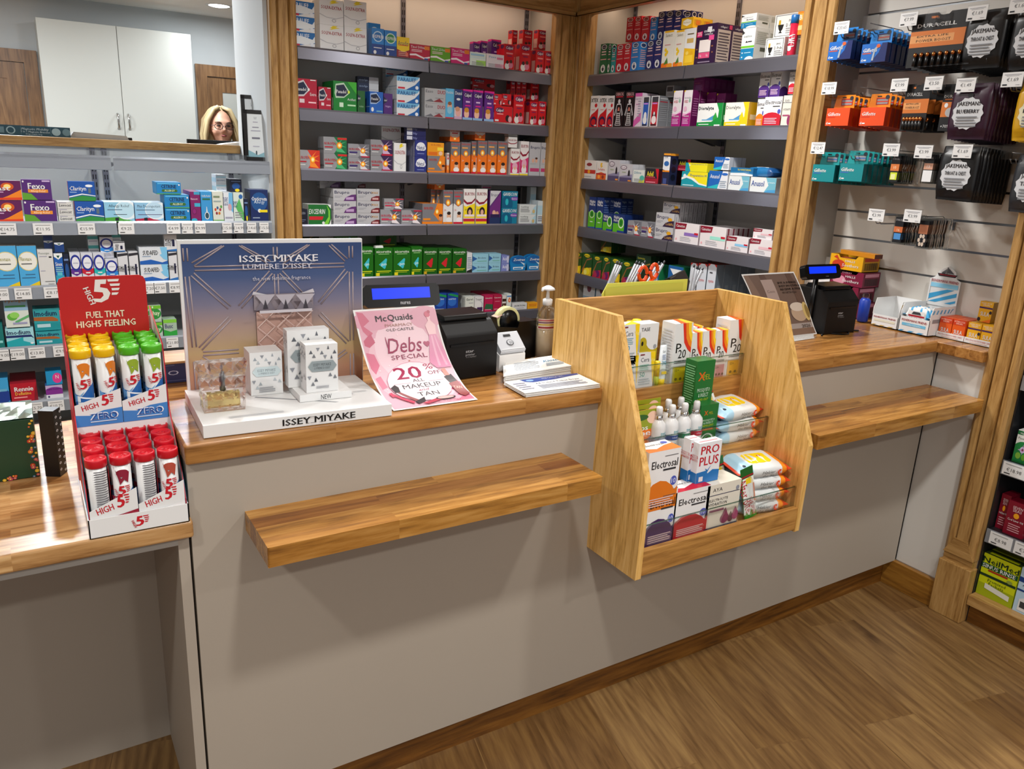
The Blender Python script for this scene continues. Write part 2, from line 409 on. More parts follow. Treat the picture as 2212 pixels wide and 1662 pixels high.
# cornices
t = tag(MB().prism([(0, 0), (.012, .0), (.012, .02), (.03, .03), (.03, .2), (.05, .2), (.05, 0)], 'x', 0, 1.64, 'oak_x').build('cornice', None, (1.065, 2.245, 2.235)), 'oak cornice board over the middle medicine bay', 'cornice')
t = tag(MB().prism([(0, 0), (.012, .0), (.012, .02), (.03, .03), (.03, .2), (.05, .2), (.05, 0)], 'x', 0, 1.645, 'oak_x').build('cornice', None, (2.68, 2.247, 2.235), -PI/2), 'oak cornice board over the right medicine bay', 'cornice')

# ---- bay carcasses
def panel(x0, y0, z0, x1, y1, z1, k, label, name='wall_panel', parent=None):
    o = MB().box(0, 0, 0, x1-x0, y1-y0, z1-z0, k).build(name, parent, (x0, y0, z0)); return o
t = BM = thing('shelving_bay', 'open shelving bay of grey panels in the middle, full of pain relief boxes', 'shelving', (1.188, 2.32, 0))
MB().box(0, .245, 0, 1.42, .265, 2.5, 'bay_back').build('back_panel', t)
MB().box(-.02, 0, 0, 0, .55, 2.5, 'grey_laminate').build('side_panel', t)
MB().box(1.412, .0, 0, 1.43, .245, 2.5, 'grey_laminate').build('side_panel', t)
BAYS = {}
def upright(x, y, z0, z1, rz, par):
    mb = MB(); mb.box(-.012, -.008, z0, .012, 0, z1, 'rail_metal')
    z = z0+.02
    while z < z1-.03: mb.box(-.008, -.0085, z, -.003, -.0078, z+.022, 'K'); mb.box(.003, -.0085, z, .008, -.0078, z+.022, 'K'); z += .036
    return mb.build('upright', par, (x, y, 0), rz)
for x in (.64, 1.385): upright(x, .245, .1, 2.4, 0, t)
t = BR_ = thing('shelving_bay', 'open shelving bay of grey panels on the right, full of cough and cold boxes', 'shelving', (2.75, 2.14, 0), -PI/2)
MB().box(0, .24, 0, 1.38, .26, 2.5, 'bay_back').build('back_panel', t)
MB().box(-.018, 0, 0, 0, .24, 2.5, 'grey_laminate').build('side_panel', t)
MB().box(1.375, 0, 0, 1.393, .24, 2.5, 'grey_laminate').build('side_panel', t)
for x in (.02, .765, 1.35): upright(x, .24, .1, 2.4, 0, t)
t = BL = thing('shelving_bay', 'low shelving bay on the left under the dispensary hatch with allergy boxes', 'shelving', (-1.2, 2.32, 0))
MB().box(0, .54, 0, 2.27, .56, 1.455, 'wall_paint').build('back_panel', t)
MB().box(2.252, .0, 0, 2.27, .55, 2.5, 'wall_paint').build('side_panel', t)
for x in (1.57, 1.62, 2.2): upright(x, .54, .1, 1.45, 0, t)
# ---- hatch ledge and everything in the dispensary
tag(MB().box(-1.5, 2.84, 1.452, 1.05, 3.1, 1.492, 'oak_x').build('hatch_ledge', bevel=.003), 'wooden ledge along the bottom of the dispensary hatch', 'ledge')
struct(MB().box(-1.5, 2.885, 0, 1.07, 2.95, 1.452, 'wall_paint').build('wall_low'))
struct(MB().box(1.07, 2.885, 0, 3.35, 2.95, CEIL, 'wall_paint').build('wall_partition'))

# ---- shelves
RAILS = {}
def shelf(bay, name, label, x, y, z, w_, d, rz, light=False, prices=None, clear=False):
    par = {'m': BM, 'r': BR_, 'l': BL}[bay]; dx, dy = x-par.location.x, y-par.location.y; a = -par.rotation_euler.z
    lx, ly = dx*math.cos(a)-dy*math.sin(a), dx*math.sin(a)+dy*math.cos(a)
    t = MB().box(.001, .004, -.026, w_-.001, d, -.002, 'glass' if clear else 'shelf_light' if light else 'shelf_grey').build('shelf', par, (lx, ly, z))
    mb = MB(); k = 'rail_clear' if light else 'rail_metal'
    mb.prism([(-.012, -.052), (-.006, -.054), (-.002, -.005), (.004, .003), (-.003, .004), (-.007, -.004)], 'x', .002, w_-.002, k)
    mb.build('price_rail', t)
    for xx in (.012, w_-.03): MB().prism([(.01, -.026), (d, -.026), (d, -.075), (d-.02, -.075)], 'x', xx, xx+.003, 'rail_metal').build('bracket', t)
    if clear: MB().box(.004, -.008, -.045, w_-.004, -.006, .028, 'clear_plastic').build('front_guard', t)
    for (px, py, txt, pw) in (prices or []):
        p = at(px, py, y=y-.012); u = (p.x-x)
        mb = MB(); mb.box(u-pw/2, -.0145, -.05, u+pw/2, -.013, -.003, 'W')
        mb.art((u-pw/2, -.0145, -.05), (pw, 0, 0), (0, 0, .047), 't %s .5 .5 .26 #555;r .12 .8 .88 .86 #999;r .1 .12 .4 .2 #444' % txt)
        mb.build('price_label', t)
    return t
ZS = [1.935, 1.670, 1.402, 1.141, .878, .652]
ORD = ['top', 'second', 'third', 'fourth', 'fifth', 'sixth']
for i, z in enumerate(ZS):
    shelf('m', i, 'grey metal shelf, %s of the middle bay, left half' % ORD[i], 1.19, 2.292, z, .655, .27, 0)
    shelf('m', i, 'grey metal shelf, %s of the middle bay, right half' % ORD[i], 1.848, 2.292, z, .745, .27, 0)
    shelf('r', i, 'grey metal shelf, %s of the right bay, left half' % ORD[i], 2.722, 2.139, z, .735, .268, -PI/2)
    shelf('r', i, 'grey metal shelf, %s of the right bay, right half' % ORD[i], 2.722, 1.402, z, .637, .268, -PI/2)
ZL = [1.425, 1.158, .897, .645, .405, .15]
PR = {1: [(15, 488, '€14.75', .062), (92, 486, '€11.95', .07), (186, 486, '€15.99', .064), (272, 486, '€9.25', .062), (374, 486, '€4.99', .055), (404, 486, '€17.15', .045), (432, 487, '€9.99', .045),
          (490, 487, '€15.00', .042), (515, 487, '€14.99', .042), (543, 487, '€14.65', .042), (570, 487, '€15.50', .042)],
      2: [(2, 628, '€9.00', .05), (49, 626, '€14.85', .06), (112, 624, '€8.17', .06), (320, 618, '€7.20', .05), (345, 616, '€7.50', .05), (378, 614, '€8.95', .05)],
      3: [(6, 760, '€9.00', .05), (36, 758, '€19.00', .055), (79, 757, '€13.80', .06), (132, 754, '€9.90', .06), (372, 736, '€21.80', .05)],
      4: [(78, 880, '€5.70', .05), (122, 880, '€10.75', .06)]}
for i, z in enumerate(ZL):
    l = shelf('l', i, ('clear-edged' if i == 0 else 'pale metal')+' shelf, %s of the left bay, left part' % ORD[i], -.6, 2.292, z, .995, .5, 0, True, [p for p in PR.get(i, []) if p[0] < 255], i == 0)
    l = shelf('l', i, ('clear-edged' if i == 0 else 'pale metal')+' shelf, %s of the left bay, right part' % ORD[i], .4, 2.292, z, .65, .5, 0, True, [p for p in PR.get(i, []) if p[0] > 255], i == 0)
# ---- slatted wall
t = thing('slatted_wall', 'off-white slatted wall panel carrying the hanging packs', 'display panel', (2.885, .61, 0), -PI/2)
gz = [.97]
for g in ((1913, 582), (1797, 508), (1806.5, 452.5)): gz.append(at(*g, x=2.885).z)
step = gz[3]-gz[2]; gs = gz[1:]; z = gz[3]
while z < 2.3: z += step; gs.append(z)
mb = MB(); zz = .93
for g in gs+[2.5]:
    mb.box(0, 0, zz+.004, .80, .018, g-.004, 'slat_laminate'); zz = g
mb.box(0, .012, .93, .80, .02, 2.5, '#5c6064')
mb.build('slats', t)
mb = MB()
for g in gs: mb.box(0, .004, g-.0045, .80, .012, g+.0045, 'steel')
mb.build('groove_liners', t)
MB().box(-.012, -.135, .96, 0, .02, 2.5, 'grey_laminate').build('side_panel', t)
# ================================================================ oak rack hung over the counter
RX0, RX1 = 1.235, 1.840
t = thing('display_rack', 'stepped oak rack with glass fronts hung over the middle of the counter', 'display rack', (RX0, 0, 0))
W_ = RX1-RX0
prof = [(.0, .515), (-.198, .515), (-.2, .775), (-.045, 1.148), (.215, 1.145), (.215, .73), (.0, .73)]
for a in (0, W_-.018): MB().prism(prof, 'x', a, a+.018, 'rack_z').build('side_panel', t, bevel=.0015)
MB().box(.018, .2, .905, W_-.018, .215, 1.143, 'rack_x').build('back_board', t, bevel=.001)
TIER = [(.905, .067, .2), (.745, -.052, .067), (.577, -.186, -.052)]
for i, (z, y0, y1) in enumerate(TIER):
    MB().box(.018, y0+(.014 if i < 2 else 0), z-.016, W_-.018, y1, z, 'rack_x').build('tier_shelf', t)
    if i < 2: MB().box(.018, y0, TIER[i+1][0], W_-.018, y0+.014, z+.006, 'rack_x').build('riser', t, bevel=.001)
    else:
        MB().box(.018, -.197, .522, W_-.018, -.181, .59, 'rack_x').build('front_lip', t, bevel=.0015)
        MB().box(.018, -.181, .522, W_-.018, -.001, .545, 'rack_x').build('bottom_board', t)
    yg = y0+(.0 if i < 2 else .006)
    g = MB(); g.box(.022, yg, z+.008, W_-.022, yg+.004, z+.07, 'glass'); g.box(.022, yg, z+.07, W_-.022, yg+.004, z+.0715, 'glass_edge'); g.build('glass_guard', t)
    for a in (.018, W_-.024): MB().box(a, yg-.002, z+.01, a+.006, yg+.008, z+.072, 'clear_plastic').build('guard_clip', t)

# ================================================================ generic packs
LAB = []      # (object, description, place, column, layer, depth)
def kind(name, desc, cat, front, base='W', side=None, top=None, obj='medicine_box', left=None):
    KD[name] = dict(desc=desc, cat=cat, front=front, base=base, side=side or '', top=top or '', obj=obj, left=left)
KD = {}
PM = {}
def packmesh(kn, w_, h, d, flap=False):
    key = (kn, round(w_/.004), round(h/.004), round(d/.01))
    if key in PM: return PM[key]
    k = KD[kn]; mb = MB(); b = k['base']; mb.box(0, 0, 0, w_, d, h, b)
    mb.art((0, 0, 0), (w_, 0, 0), (0, 0, h), k['front'])
    mb.art((w_, 0, 0), (0, d, 0), (0, 0, h), k['side'])
    mb.art((0, d, 0), (0, -d, 0), (0, 0, h), k['left'] or k['side'])
    mb.art((0, 0, h), (w_, 0, 0), (0, d, 0), k['top'])
    PM[key] = (mb.mesh(k['obj']), w_, h, d); return PM[key]
def pack(kn, loc, rz, w_, h, d, place=None, col=0, lay=0, dep=0, group=None, label=None):
    me, mw, mh, md = packmesh(kn, w_, h, d); k = KD[kn]
    o = bpy.data.objects.new(k['obj'], me); C.objects.link(o); o.location = loc; o.rotation_euler = (0, 0, rz)
    if abs(mw-w_) > 1e-5 or abs(mh-h) > 1e-5 or abs(md-d) > 1e-5: o.scale = (w_/mw, d/md, h/mh)
    o['category'] = k['cat']
    if group: o['group'] = group
    if label: o['label'] = label
    else: LAB.append((o, k['desc'], place, col, lay, dep))
    return o
def fbox(kn, px0, px1, pyt, y, z, d, label=None, place=None, rz=0, pyb=None, **kw):
    """pack facing the shop floor; photo x range and top, on plane y, standing at height z"""
    if pyb is None: pyb = pyt+60
    for _ in range(3):
        q = at((px0+px1)/2, pyb, y=y); e = at((px0+px1)/2, pyb+1, y=y); pyb += (z-q.z)/(e.z-q.z)
    x0, x1 = at(px0, pyb, y=y).x, at(px1, pyb, y=y).x; zt = at((px0+px1)/2, pyt, y=y).z
    return pack(kn, (x0, y, z), rz, x1-x0, zt-z, d, place, label=label, **kw)
def xbox(kn, px0, px1, pyt, x, z, d, label=None, place=None, pyb=None, **kw):
    """pack facing left, on plane x"""
    if pyb is None: pyb = pyt+60
    for _ in range(3):
        q = at((px0+px1)/2, pyb, x=x); e = at((px0+px1)/2, pyb+1, x=x); pyb += (z-q.z)/(e.z-q.z)
    y0, y1 = at(px0, pyb, x=x).y, at(px1, pyb, x=x).y; zt = at((px0+px1)/2, pyt, x=x).z
    return pack(kn, (x, y0, z), -PI/2, y0-y1, zt-z, d, place, label=label, **kw)
def warp(mb, w_, h, items, fn, axis='z', n=10, off=.0003, seg=None):
    """print on a bent sheet: flat art cut in strips, each vertex moved by fn(x, z, lift)"""
    T = MB(); T.art((0, 0, 0), (w_, 0, 0), (0, 0, h), items, off=off); a = 0 if axis == 'x' else 2; Lm = w_ if a == 0 else h
    for f, mi in zip(T.f, T.m):
        P = [T.v[i] for i in f]
        for s in range(n):
            lo, hi = Lm*s/n, Lm*(s+1)/n; poly = P
            if seg is not None: seg[0] = s
            for lim, sg in ((lo, 1), (hi, -1)):
                out = []
                for i, p in enumerate(poly):
                    q = poly[i-1]; d0 = (p[a]-lim)*sg; d1 = (q[a]-lim)*sg
                    if (d0 >= 0) != (d1 >= 0):
                        t_ = d1/(d1-d0); out.append(tuple(q[c]+(p[c]-q[c])*t_ for c in range(3)))
                    if d0 >= 0: out.append(p)
                poly = out
                if len(poly) < 3: break
            if len(poly) > 2: mb.add([fn(p[0], p[2], -p[1]) for p in poly], [tuple(range(len(poly)))], T.ms[mi])
def cylart(mb, r, z0, h, items, span=PI, c=(0, 0), n=14):
    w_ = r*span
    warp(mb, w_, h, items, lambda x, z, l: (c[0]+(r+l+.0002)*math.sin(x/r-span/2), c[1]-(r+l+.0002)*math.cos(x/r-span/2), z0+z), 'x', n)

kind('cera', 'white and yellow sun cream box', 'box', 't Cera .38 .78 .12 #3a3f48 w=.5;p .72,1 1,1 1,.1 .86,.5 Y;t Ve .85 .78 .1 #f7e48a;t 50 .3 .42 .13 #2c93b8;'+lines(.1, .65, .5, .68, 4, '#7fa9b8')+lines(.1, .8, .1, .32, 4, '#a9b4b8')+'r .05 .93 .25 .96 #7a1020', top='p 0,0 1,0 1,1 Y', obj='cream_box')
kind('cera2', 'white and yellow baby sun cream box', 'box', 't Cera .42 .8 .12 #3a3f48 w=.5;p .72,1 1,1 1,.1 .86,.5 Y;t Ve .88 .78 .1 #f7e48a;t 50 .3 .4 .13 #35a08a;'+lines(.1, .65, .5, .68, 4, '#7fb8a8')+lines(.1, .8, .1, .3, 3, '#a9b4b8')+'r .1 .93 .35 .96 #7a1020', top='r .6 0 1 1 Y', obj='cream_box')
kind('tase', 'white box with olive sun swirl', 'box', 'e .6 .15 .7 .42 #b3a014;e .75 .62 .45 .3 W;e .15 .5 .22 .16 #b3a014;e .12 .5 .06 .06 K;t TASE .25 .86 .09 #33373c;e .85 .4 .09 .06 S', obj='cream_box')
P20 = 'p .42,1 .58,.68 .8,.56 1,.5 1,.6 .86,.66 .72,.8 .66,1 #d8301a;p .58,1 .68,.75 .84,.64 1,.58 1,.7 .9,.74 .8,.86 .78,1 #ee8a1c;p .72,1 .78,.84 .9,.73 1,.68 1,.8 .92,.86 .9,1 #f5cf2a;t P .3 .6 .16 K x=2 w=.28;t 20 .52 .5 .14 K w=.42;'+lines(.12, .85, .34, .4, 2, '#55585c')
for nm, c_, d_ in (('p20o', '#d9c91a', 'tall white sun lotion box with lime panel'), ('p20b', '#c49a86', 'slim white sun lotion box with tan panel'), ('p20r', '#b9868c', 'slim white sun lotion box with dusty pink panel'), ('p20y', '#e0a92c', 'tall white sun lotion box with amber panel')):
    kind(nm, d_, 'box', P20+';r .1 .03 .9 .29 %s;t 50+ .32 .23 .05 #22252a;e .3 .08 .07 .025 #55482a;e .55 .08 .07 .025 #55482a;e .8 .08 .07 .025 #55482a' % c_, side='' , left=lines(.15, .85, .15, .9, 16, '#c2c4c8'), top='p .3,0 .45,.5 .55,1 1,1 1,0 #e05a1c;p .6,0 .7,.6 .8,1 1,1 1,0 #f0b524', obj='cream_box')
kind('xpel', 'dark green insect repellent box', 'box', 't X .32 .82 .1 #d2611c b=.03;t PEL .6 .81 .06 #a9a21c;t MOSQUITO .5 .66 .045 #cfe3cf w=.7;t &_INSECT .5 .6 .045 #cfe3cf w=.55;t REPELLENT .5 .54 .04 #b9c828 w=.6;r .2 .44 .78 .49 #c26f3c;e .5 .2 .36 .17 #e9ece9;e .5 .2 .3 .14 #2a7a2c;p .4,.26 .6,.12 .64,.16 .45,.3 K;e .5 .2 .12 .09 K;r 0 0 1 .02 O', base='#17692c', left='r .1 .3 .9 .32 #7cc28c;'+lines(.12, .9, .5, .95, 16, '#79bd86')+lines(.2, .9, .1, .4, 6, '#cfe3cf'), side=lines(.1, .9, .2, .9, 14, '#79bd86'), obj='repellent_box')
ELE = 'p 0,0 1,0 1,.36 .9,.3 .82,.38 .62,.47 .42,.5 .2,.46 .06,.38 0,.3 {c};e .85 .46 .1 .08 #4a57b0;t 10 .85 .46 .08 #dfe2f2;t Electrosal .52 .78 .13 #14151a w=.82 b=.012;r .48 .66 .88 .69 #2b2d33;r .5 .9 .92 .91 #555;'+lines(.12, .88, .06, .22, 4, '#d9c2c2')
ETOP = 'p 0,0 1,0 1,.6 .7,.5 .35,.25 0,.45 {c};t Electrosal .45 .68 .16 #14151a w=.6;e .82 .75 .1 .12 #4a57b0'
for nm, c_, d_ in (('elo', '#d9731a', 'white and orange rehydration box'), ('elp', '#3a2057', 'white and dark purple rehydration box'), ('elr', '#b3122b', 'white and crimson rehydration box')):
    kind(nm, d_, 'box', ELE.replace('{c}', c_), '#e6e4e4', top=ETOP.replace('{c}', c_), side='p 0,0 1,0 1,.35 0,.35 %s' % c_, obj='rehydration_box')
kind('aya', 'cream hydration box with plum drops', 'box', 't AYA .3 .88 .08 #22252e w=.28;r .03 .76 .97 .775 #2a3050;e .9 .83 .05 .05 #8c8f9c;t ELECTROLYTE .36 .66 .055 #22252e w=.55;t HYDRATION .34 .57 .065 #22252e w=.55;r .12 .4 .55 .45 #7a2a5a;e .6 .2 .13 .11 #7c1f55;p .5,.26 .6,.45 .7,.26 #7c1f55;e .78 .17 .08 .08 #4a1838;p .71,.2 .78,.33 .85,.2 #4a1838;e .92 .22 .1 .1 #9a3a6c;p .83,.27 .9,.42 .99,.27 #9a3a6c;r 0 0 1 .07 #2a3050', '#dcd6c8', top='t AYA .45 .6 .2 #8a8a88', side='r 0 0 1 .07 #2a3050', obj='rehydration_box')
kind('proplus', 'white box with bold red and blue print', 'box', 't PRO .5 .82 .2 #c0182a w=.8 b=.02;t PLUS .5 .55 .22 #c0182a w=.84 b=.02;p 0,0 1,0 1,.27 .7,.3 .5,.22 .4,.3 0,.28 #1b6fb4;p .36,.36 .46,.24 .62,.42 .47,.31 #1b6fb4;r .12 .05 .3 .17 W', '#e2e3e6', left='t PRO_PLUS .35 .62 .3 #c0182a r=90 w=.65;r 0 0 1 .27 #1b6fb4', top='r .1 .3 .9 .5 #c98a92')
def rp(kn, a, b, pyt, tier, label, dy=.018, d=.04, z=None, **kw):
    zt, y0, _ = TIER[tier]; return fbox(kn, a, b, pyt, y0+dy, z or zt, d, label=label, **kw)
o = rp('cera', 1348, 1373, 770, 0, 'lower left white and yellow sun cream box on the rack top tier', d=.035)
o1 = rp('cera2', 1373, 1408, 762, 0, 'white and yellow sun cream box with green number, bottom row of rack top tier', d=.04)
rp('cera', 1341, 1374, 702, 0, 'white and yellow sun cream box stacked highest at the left of the rack', z=o.location.z+.073, d=.035)
rp('tase', 1379, 1416, 700, 0, 'white sun cream box with olive swirl standing on another box in the rack', z=o1.location.z+.073, d=.04, dy=.022)
rp('p20o', 1446, 1484, 700, 0, 'tall white sun lotion box with lime green panel on the rack top tier', d=.052)
rp('p20b', 1484, 1508, 720, 0, 'slim white sun lotion box directly right of the lime green one', d=.035)
rp('p20o', 1485, 1507, 707, 0, 'slim white sun lotion box half hidden in the second row of the rack', d=.035, dy=.056)
rp('p20b', 1508, 1536, 716, 0, 'slim white sun lotion box with tan panel, second slim one along', d=.035)
rp('p20r', 1537, 1563, 715, 0, 'slim white sun lotion box with dusty pink panel on the rack', d=.035)
rp('p20y', 1564, 1602, 692, 0, 'tall white sun lotion box with amber panel at the right end of rack', d=.055)
rp('xpel', 1487, 1524, 782, 1, 'tall dark green insect repellent box standing behind the spray bottles', dy=.055, d=.045)
rp('xpel', 1504, 1541, 876, 1, 'small dark green insect repellent box right of the spray bottles', d=.04)
zt = TIER[2][0]
rp('elp', 1389, 1451, 1064, 2, 'white and dark purple rehydration box at the bottom left of the rack', d=.06)
rp('elo', 1391, 1457, 976, 2, 'white and orange rehydration box stacked on the dark purple one', z=zt+.0995, d=.06)
rp('elr', 1450, 1522, 1060, 2, 'white and crimson rehydration box in the rack bottom tier', d=.06)
o = rp('aya', 1519, 1588, 1046, 2, 'cream hydration box with plum drops in the rack bottom tier', d=.07)
zA = at(1552, 1046, y=TIER[2][1]+.018).z
rp('proplus', 1502, 1549, 957, 2, 'white box with bold red letters and blue base on the cream box', z=zA+.001, d=.026, dy=.04)
rp('proplus', 1483, 1503, 951, 2, 'second red lettered white box, tucked behind the front one', z=zA+.001, d=.026, dy=.062)
# yellow sticks and tube
def simple(name, label, cat, loc, parts, group=None, rz=0, rot=None):
    t = thing(name, label, cat, loc, rz, group)
    if rot: t.rotation_euler = rot
    for pn, mb in parts: mb.build(pn, t)
    return t
p = at(1417, 826, y=.09)
simple('lip_stick', 'slim yellow and green balm stick next to the sun cream tube', 'stick', (p.x, .092, .905), [('tube', MB().lathe([(.0075, 0), (.008, .03)], '#b9c42a', n=14)), ('cap', MB().lathe([(.0085, .03), (.0085, .07), (.006, .072)], 'Y', n=14))])
p = at(1429, 826, y=.09)
mb = MB(); N_ = 16; vs = []
for z, rx, ry in ((0.02, .013, .011), (.05, .013, .009), (.115, .0125, .001)): vs += [(rx*math.cos(2*PI*i/N_), ry*math.sin(2*PI*i/N_), z) for i in range(N_)]
mb.add(vs, [(j*N_+i, j*N_+(i+1) % N_, (j+1)*N_+(i+1) % N_, (j+1)*N_+i) for j in range(2) for i in range(N_)]+[tuple(2*N_+i for i in range(N_))], '#dfe6ea', True)
mb.art((-.011, -.0115, .03), (.022, 0, 0), (0, .008, .08), 't Cera .5 .85 .08 #3a3f48 w=.5;t 30 .5 .45 .14 #2c93b8;'+lines(.2, .8, .55, .75, 4, '#9ac')+'r .1 .05 .9 .15 Y')
simple('sun_cream_tube', 'upright white sun cream tube with blue 30 on the rack', 'tube', (p.x, .096, .905), [('tube', mb), ('cap', MB().lathe([(.011, 0), (.012, .02)], 'Y', n=16))])
for i, (px, py) in enumerate(((1376, 690), (1363, 694), (1410, 706))):
    p = at(px, py, y=.155)
    simple('sun_spray_can', ('yellow capped spray can standing behind the olive swirl box', 'yellow capped can behind the stacked sun cream box', 'short yellow capped can behind the sun cream tube')[i], 'can', (p.x, .155, .905), [('can', MB().lathe([(.016, 0), (.016, p.z-.905-.03)], 'W', n=18)), ('cap', MB().lathe([(.0135, p.z-.905-.03), (.0135, p.z-.905-.003), (.011, p.z-.905)], 'Y', n=18))])
# spray bottles
def spray(px, pyb, yy, band, label):
    p = at(px, pyb, y=yy); t = thing('spray_bottle', label, 'bottle', (p.x, yy, .745), 0, 'insect spray bottles on the middle tier')
    mb = MB(); mb.lathe([(.0165, 0), (.0185, .003), (.0185, .075), (.017, .083), (.011, .09), (.009, .093)], 'white_plastic', n=22)
    cylart(mb, .0186, 0, .09, 't tmb .55 .72 .09 #2c9aa8 w=.3;r 0 .5 1 .62 %s;t OUTDOORS .5 .56 .05 #dde w=.3;e .5 .3 .12 .12 #6f9c93;e .5 .3 .1 .1 W;%s' % (band, lines(.36, .64, .08, .2, 3, '#8aa')), span=2.9)
    mb.build('bottle', t)
    MB().lathe([(.0095, .091), (.0095, .102)], 'chrome', n=20).build('collar', t)
    MB().lathe([(.008, .102), (.008, .118), (.006, .122)], 'white_plastic', n=18).build('spray_cap', t); t.scale = (1.12, 1.12, 1.2)
    return t
spray(1444, 966, -.03, '#1d3f80', 'white spray bottle with navy band, front row far left')
spray(1470, 970, -.032, '#1f6a48', 'white spray bottle with green band, middle of the front row')
spray(1495, 964, -.03, '#b01c34', 'white spray bottle with red band beside the green box')
spray(1417, 962, -.028, '#8b97a6', 'white spray bottle squeezed beside the orange repellent card')
spray(1438, 930, .012, '#8b97a6', 'white spray bottle in the back row, left one')
spray(1465, 926, .014, '#8b97a6', 'white spray bottle in the back row, right one')
# orange hanging card with bracelets
def cardart(name, label, cat, px0, px1, pyt, pyb, y, art, d=.02, base='O', rot=None, par=None):
    a, b = at(px0, pyb, y=y), at(px1, pyb, y=y); zt_ = at((px0+px1)/2, pyt, y=y).z; w_ = b.x-a.x; h = zt_-a.z
    mb = MB(); mb.box(0, 0, 0, w_, .001, h, base); mb.art((0, 0, 0), (w_, 0, 0), (0, 0, h), art)
    t = thing(name, label, cat, (a.x, y, a.z)); mb.build('card', t)
    return t, w_, h
MOS = 'r 0 .62 1 1 #8f9a1c;r 0 0 1 .6 #e2751a;e .75 .84 .2 .12 #e8c0a8;e .3 .86 .3 .06 #2c5a1c;t Mos .35 .66 .1 #e9ece6 w=.5 b=.02;t epel .45 .56 .11 W w=.66 b=.02;e .8 .42 .17 .08 #2a1f5c;t 180 .8 .42 .07 W w=.22'
for i in range(3):
    t, w_, h = cardart('repellent_card', ('orange and lime bracelet card leaning against the rack side', 'orange bracelet card, second behind the front one', 'orange bracelet card at the back of the row')[i], 'card', 1362, 1421, 850+i*-2, 965, -.03+i*.024, MOS)
    t.location.z = .7455; t.rotation_euler = (math.radians(-3), 0, 0)
    mb = MB(); mb.lathe([(.001, -.001), (.028*w_/.065, -.001), (.030*w_/.065, -.004), (.026*w_/.065, -.016), (.001, -.018)][::-1], 'clear_plastic', (w_*.5, 0, h*.22), n=24, axis='y'); mb.build('blister', t)
    MB().tube([(w_*.5+.018*math.cos(a*PI/9), -.008, h*.22+.018*math.sin(a*PI/9)) for a in range(18)], .0028, '#2a1f5c', closed=True).build('bracelet', t)
# flow packs
def pillow(mb, L, W, H, matf, nu=18, nv=16, crimp=.012, seed=0):
    rnd = random.Random(seed); vs = []; rows = []
    us = [-1-crimp/(L/2), -1]+[-1+2*i/nu for i in range(1, nu)]+[1, 1+crimp/(L/2)]
    for i, u in enumerate(us):
        e = max(0, 1-abs(u)**5)**.45 if abs(u) < 1 else 0; wv = 1-.05*abs(u)**3
        for j in range(nv):
            a = 2*PI*j/nv; c_, s_ = math.cos(a), math.sin(a)
            y = W/2*wv*math.copysign(abs(c_)**(.45+.5*(1-e)), c_); z = H/2*(e*abs(s_)**.55+.0008/H)*math.copysign(1, s_)
            n_ = (rnd.random()-.5)*H*.07*(1 if s_ > 0 else .3)*e
            vs.append((u*L/2+(rnd.random()-.5)*.0015, y, z+n_+H/2))
    for i in range(len(us)-1):
        for j in range(nv):
            rows.append(((i*nv+j, (i+1)*nv+j, (i+1)*nv+(j+1) % nv, i*nv+(j+1) % nv), matf((us[i]+us[i+1])/2, (j+.5)/nv)))
    for f, k in rows: pass
    o = len(mb.v); mb.v += vs
    for f, k in rows: mb.f.append(tuple(o+a for a in f)); mb.m.append(mb.mi(k)); mb.sm.append(True)
    return mb
def wipes_mat(u, a):
    if u > 1 or u > .93: return '#d8401c'
    if u > .62: return '#e98a1e'
    if u < -.96: return '#d8401c'
    if u < -.55: return '#a8cfe4'
    return '#d9dcdc' if .0 < a < 1 else 'W'
WP = MB(); pillow(WP, .160, .108, .037, wipes_mat, seed=3)
WP.art((-.045, -.0572, .010), (.09, 0, 0), (0, .0005, .019), 't Hakier .55 .68 .5 #26221e w=.5 i=.3;t after_Wipes .6 .15 .32 #3a3630 w=.55 i=.3;e .98 .55 .1 .5 #d8401c;t 30 .98 .55 .4 W', off=.0008)
WPm = WP.mesh('pack'); WL = MB(); WL.lathe([(.001, 0), (.03, 0), (.033, -.001)], 'Y', n=24, sq=.62); 
L2 = MB(); L2.prism([(-.038, -.02), (-.03, -.026), (.03, -.026), (.038, -.02), (.038, .02), (.03, .026), (-.03, .026), (-.038, .02)], 'z', 0, .003, 'Y')
L2.art((-.028, -.018, .002), (.056, 0, 0), (0, .036, 0), 'r 0 0 1 1 #7ab6dc;t Wipes .5 .5 .4 W w=.7;e .8 .8 .12 .12 #d8401c;e .2 .2 .1 .1 W', off=.0004)
L2m = L2.mesh('lid_label')
RG = MB()
for i in range(3): RG.lathe([(.001, .0006), (.005, .0006), (.005, 0)], '#2c3348', (-.062+.012*i, -.03+.004*i, 0), n=12)
RGm = RG.mesh('printed_roundels')
def wipes(px, py, y, z, label, rz=0, tilt=0):
    p = Vector((min(at(px, py, y=y).x, 1.82-.095), y, z)); t = thing('wipes_pack', label, 'wipes', (p.x, y, z), rz, 'hayfever wipes in the oak rack'); t.rotation_euler = (tilt, 0, rz)
    for nm, me, zz in (('pack', WPm, 0), ('lid_label', L2m, .0345), ('printed_roundels', RGm, .0345)):
        o = bpy.data.objects.new(nm, me); C.objects.link(o); o.parent = t; o.location = (0, 0, zz)
    return t
ys = TIER[2][1]+.077
for i in range(4): wipes((1665, 1669, 1673, 1676)[i], 1050, ys+.002*i, TIER[2][0]+.001+i*.0365, 'orange and white wipes pack in the rack bottom tier, '+('lowest of four', 'second from the bottom', 'third from the bottom', 'topmost of four')[i], rz=math.radians((-13, -10, -11, -9)[i]), tilt=(.0, .03, .06, .12)[i])
ys = TIER[1][1]+.064
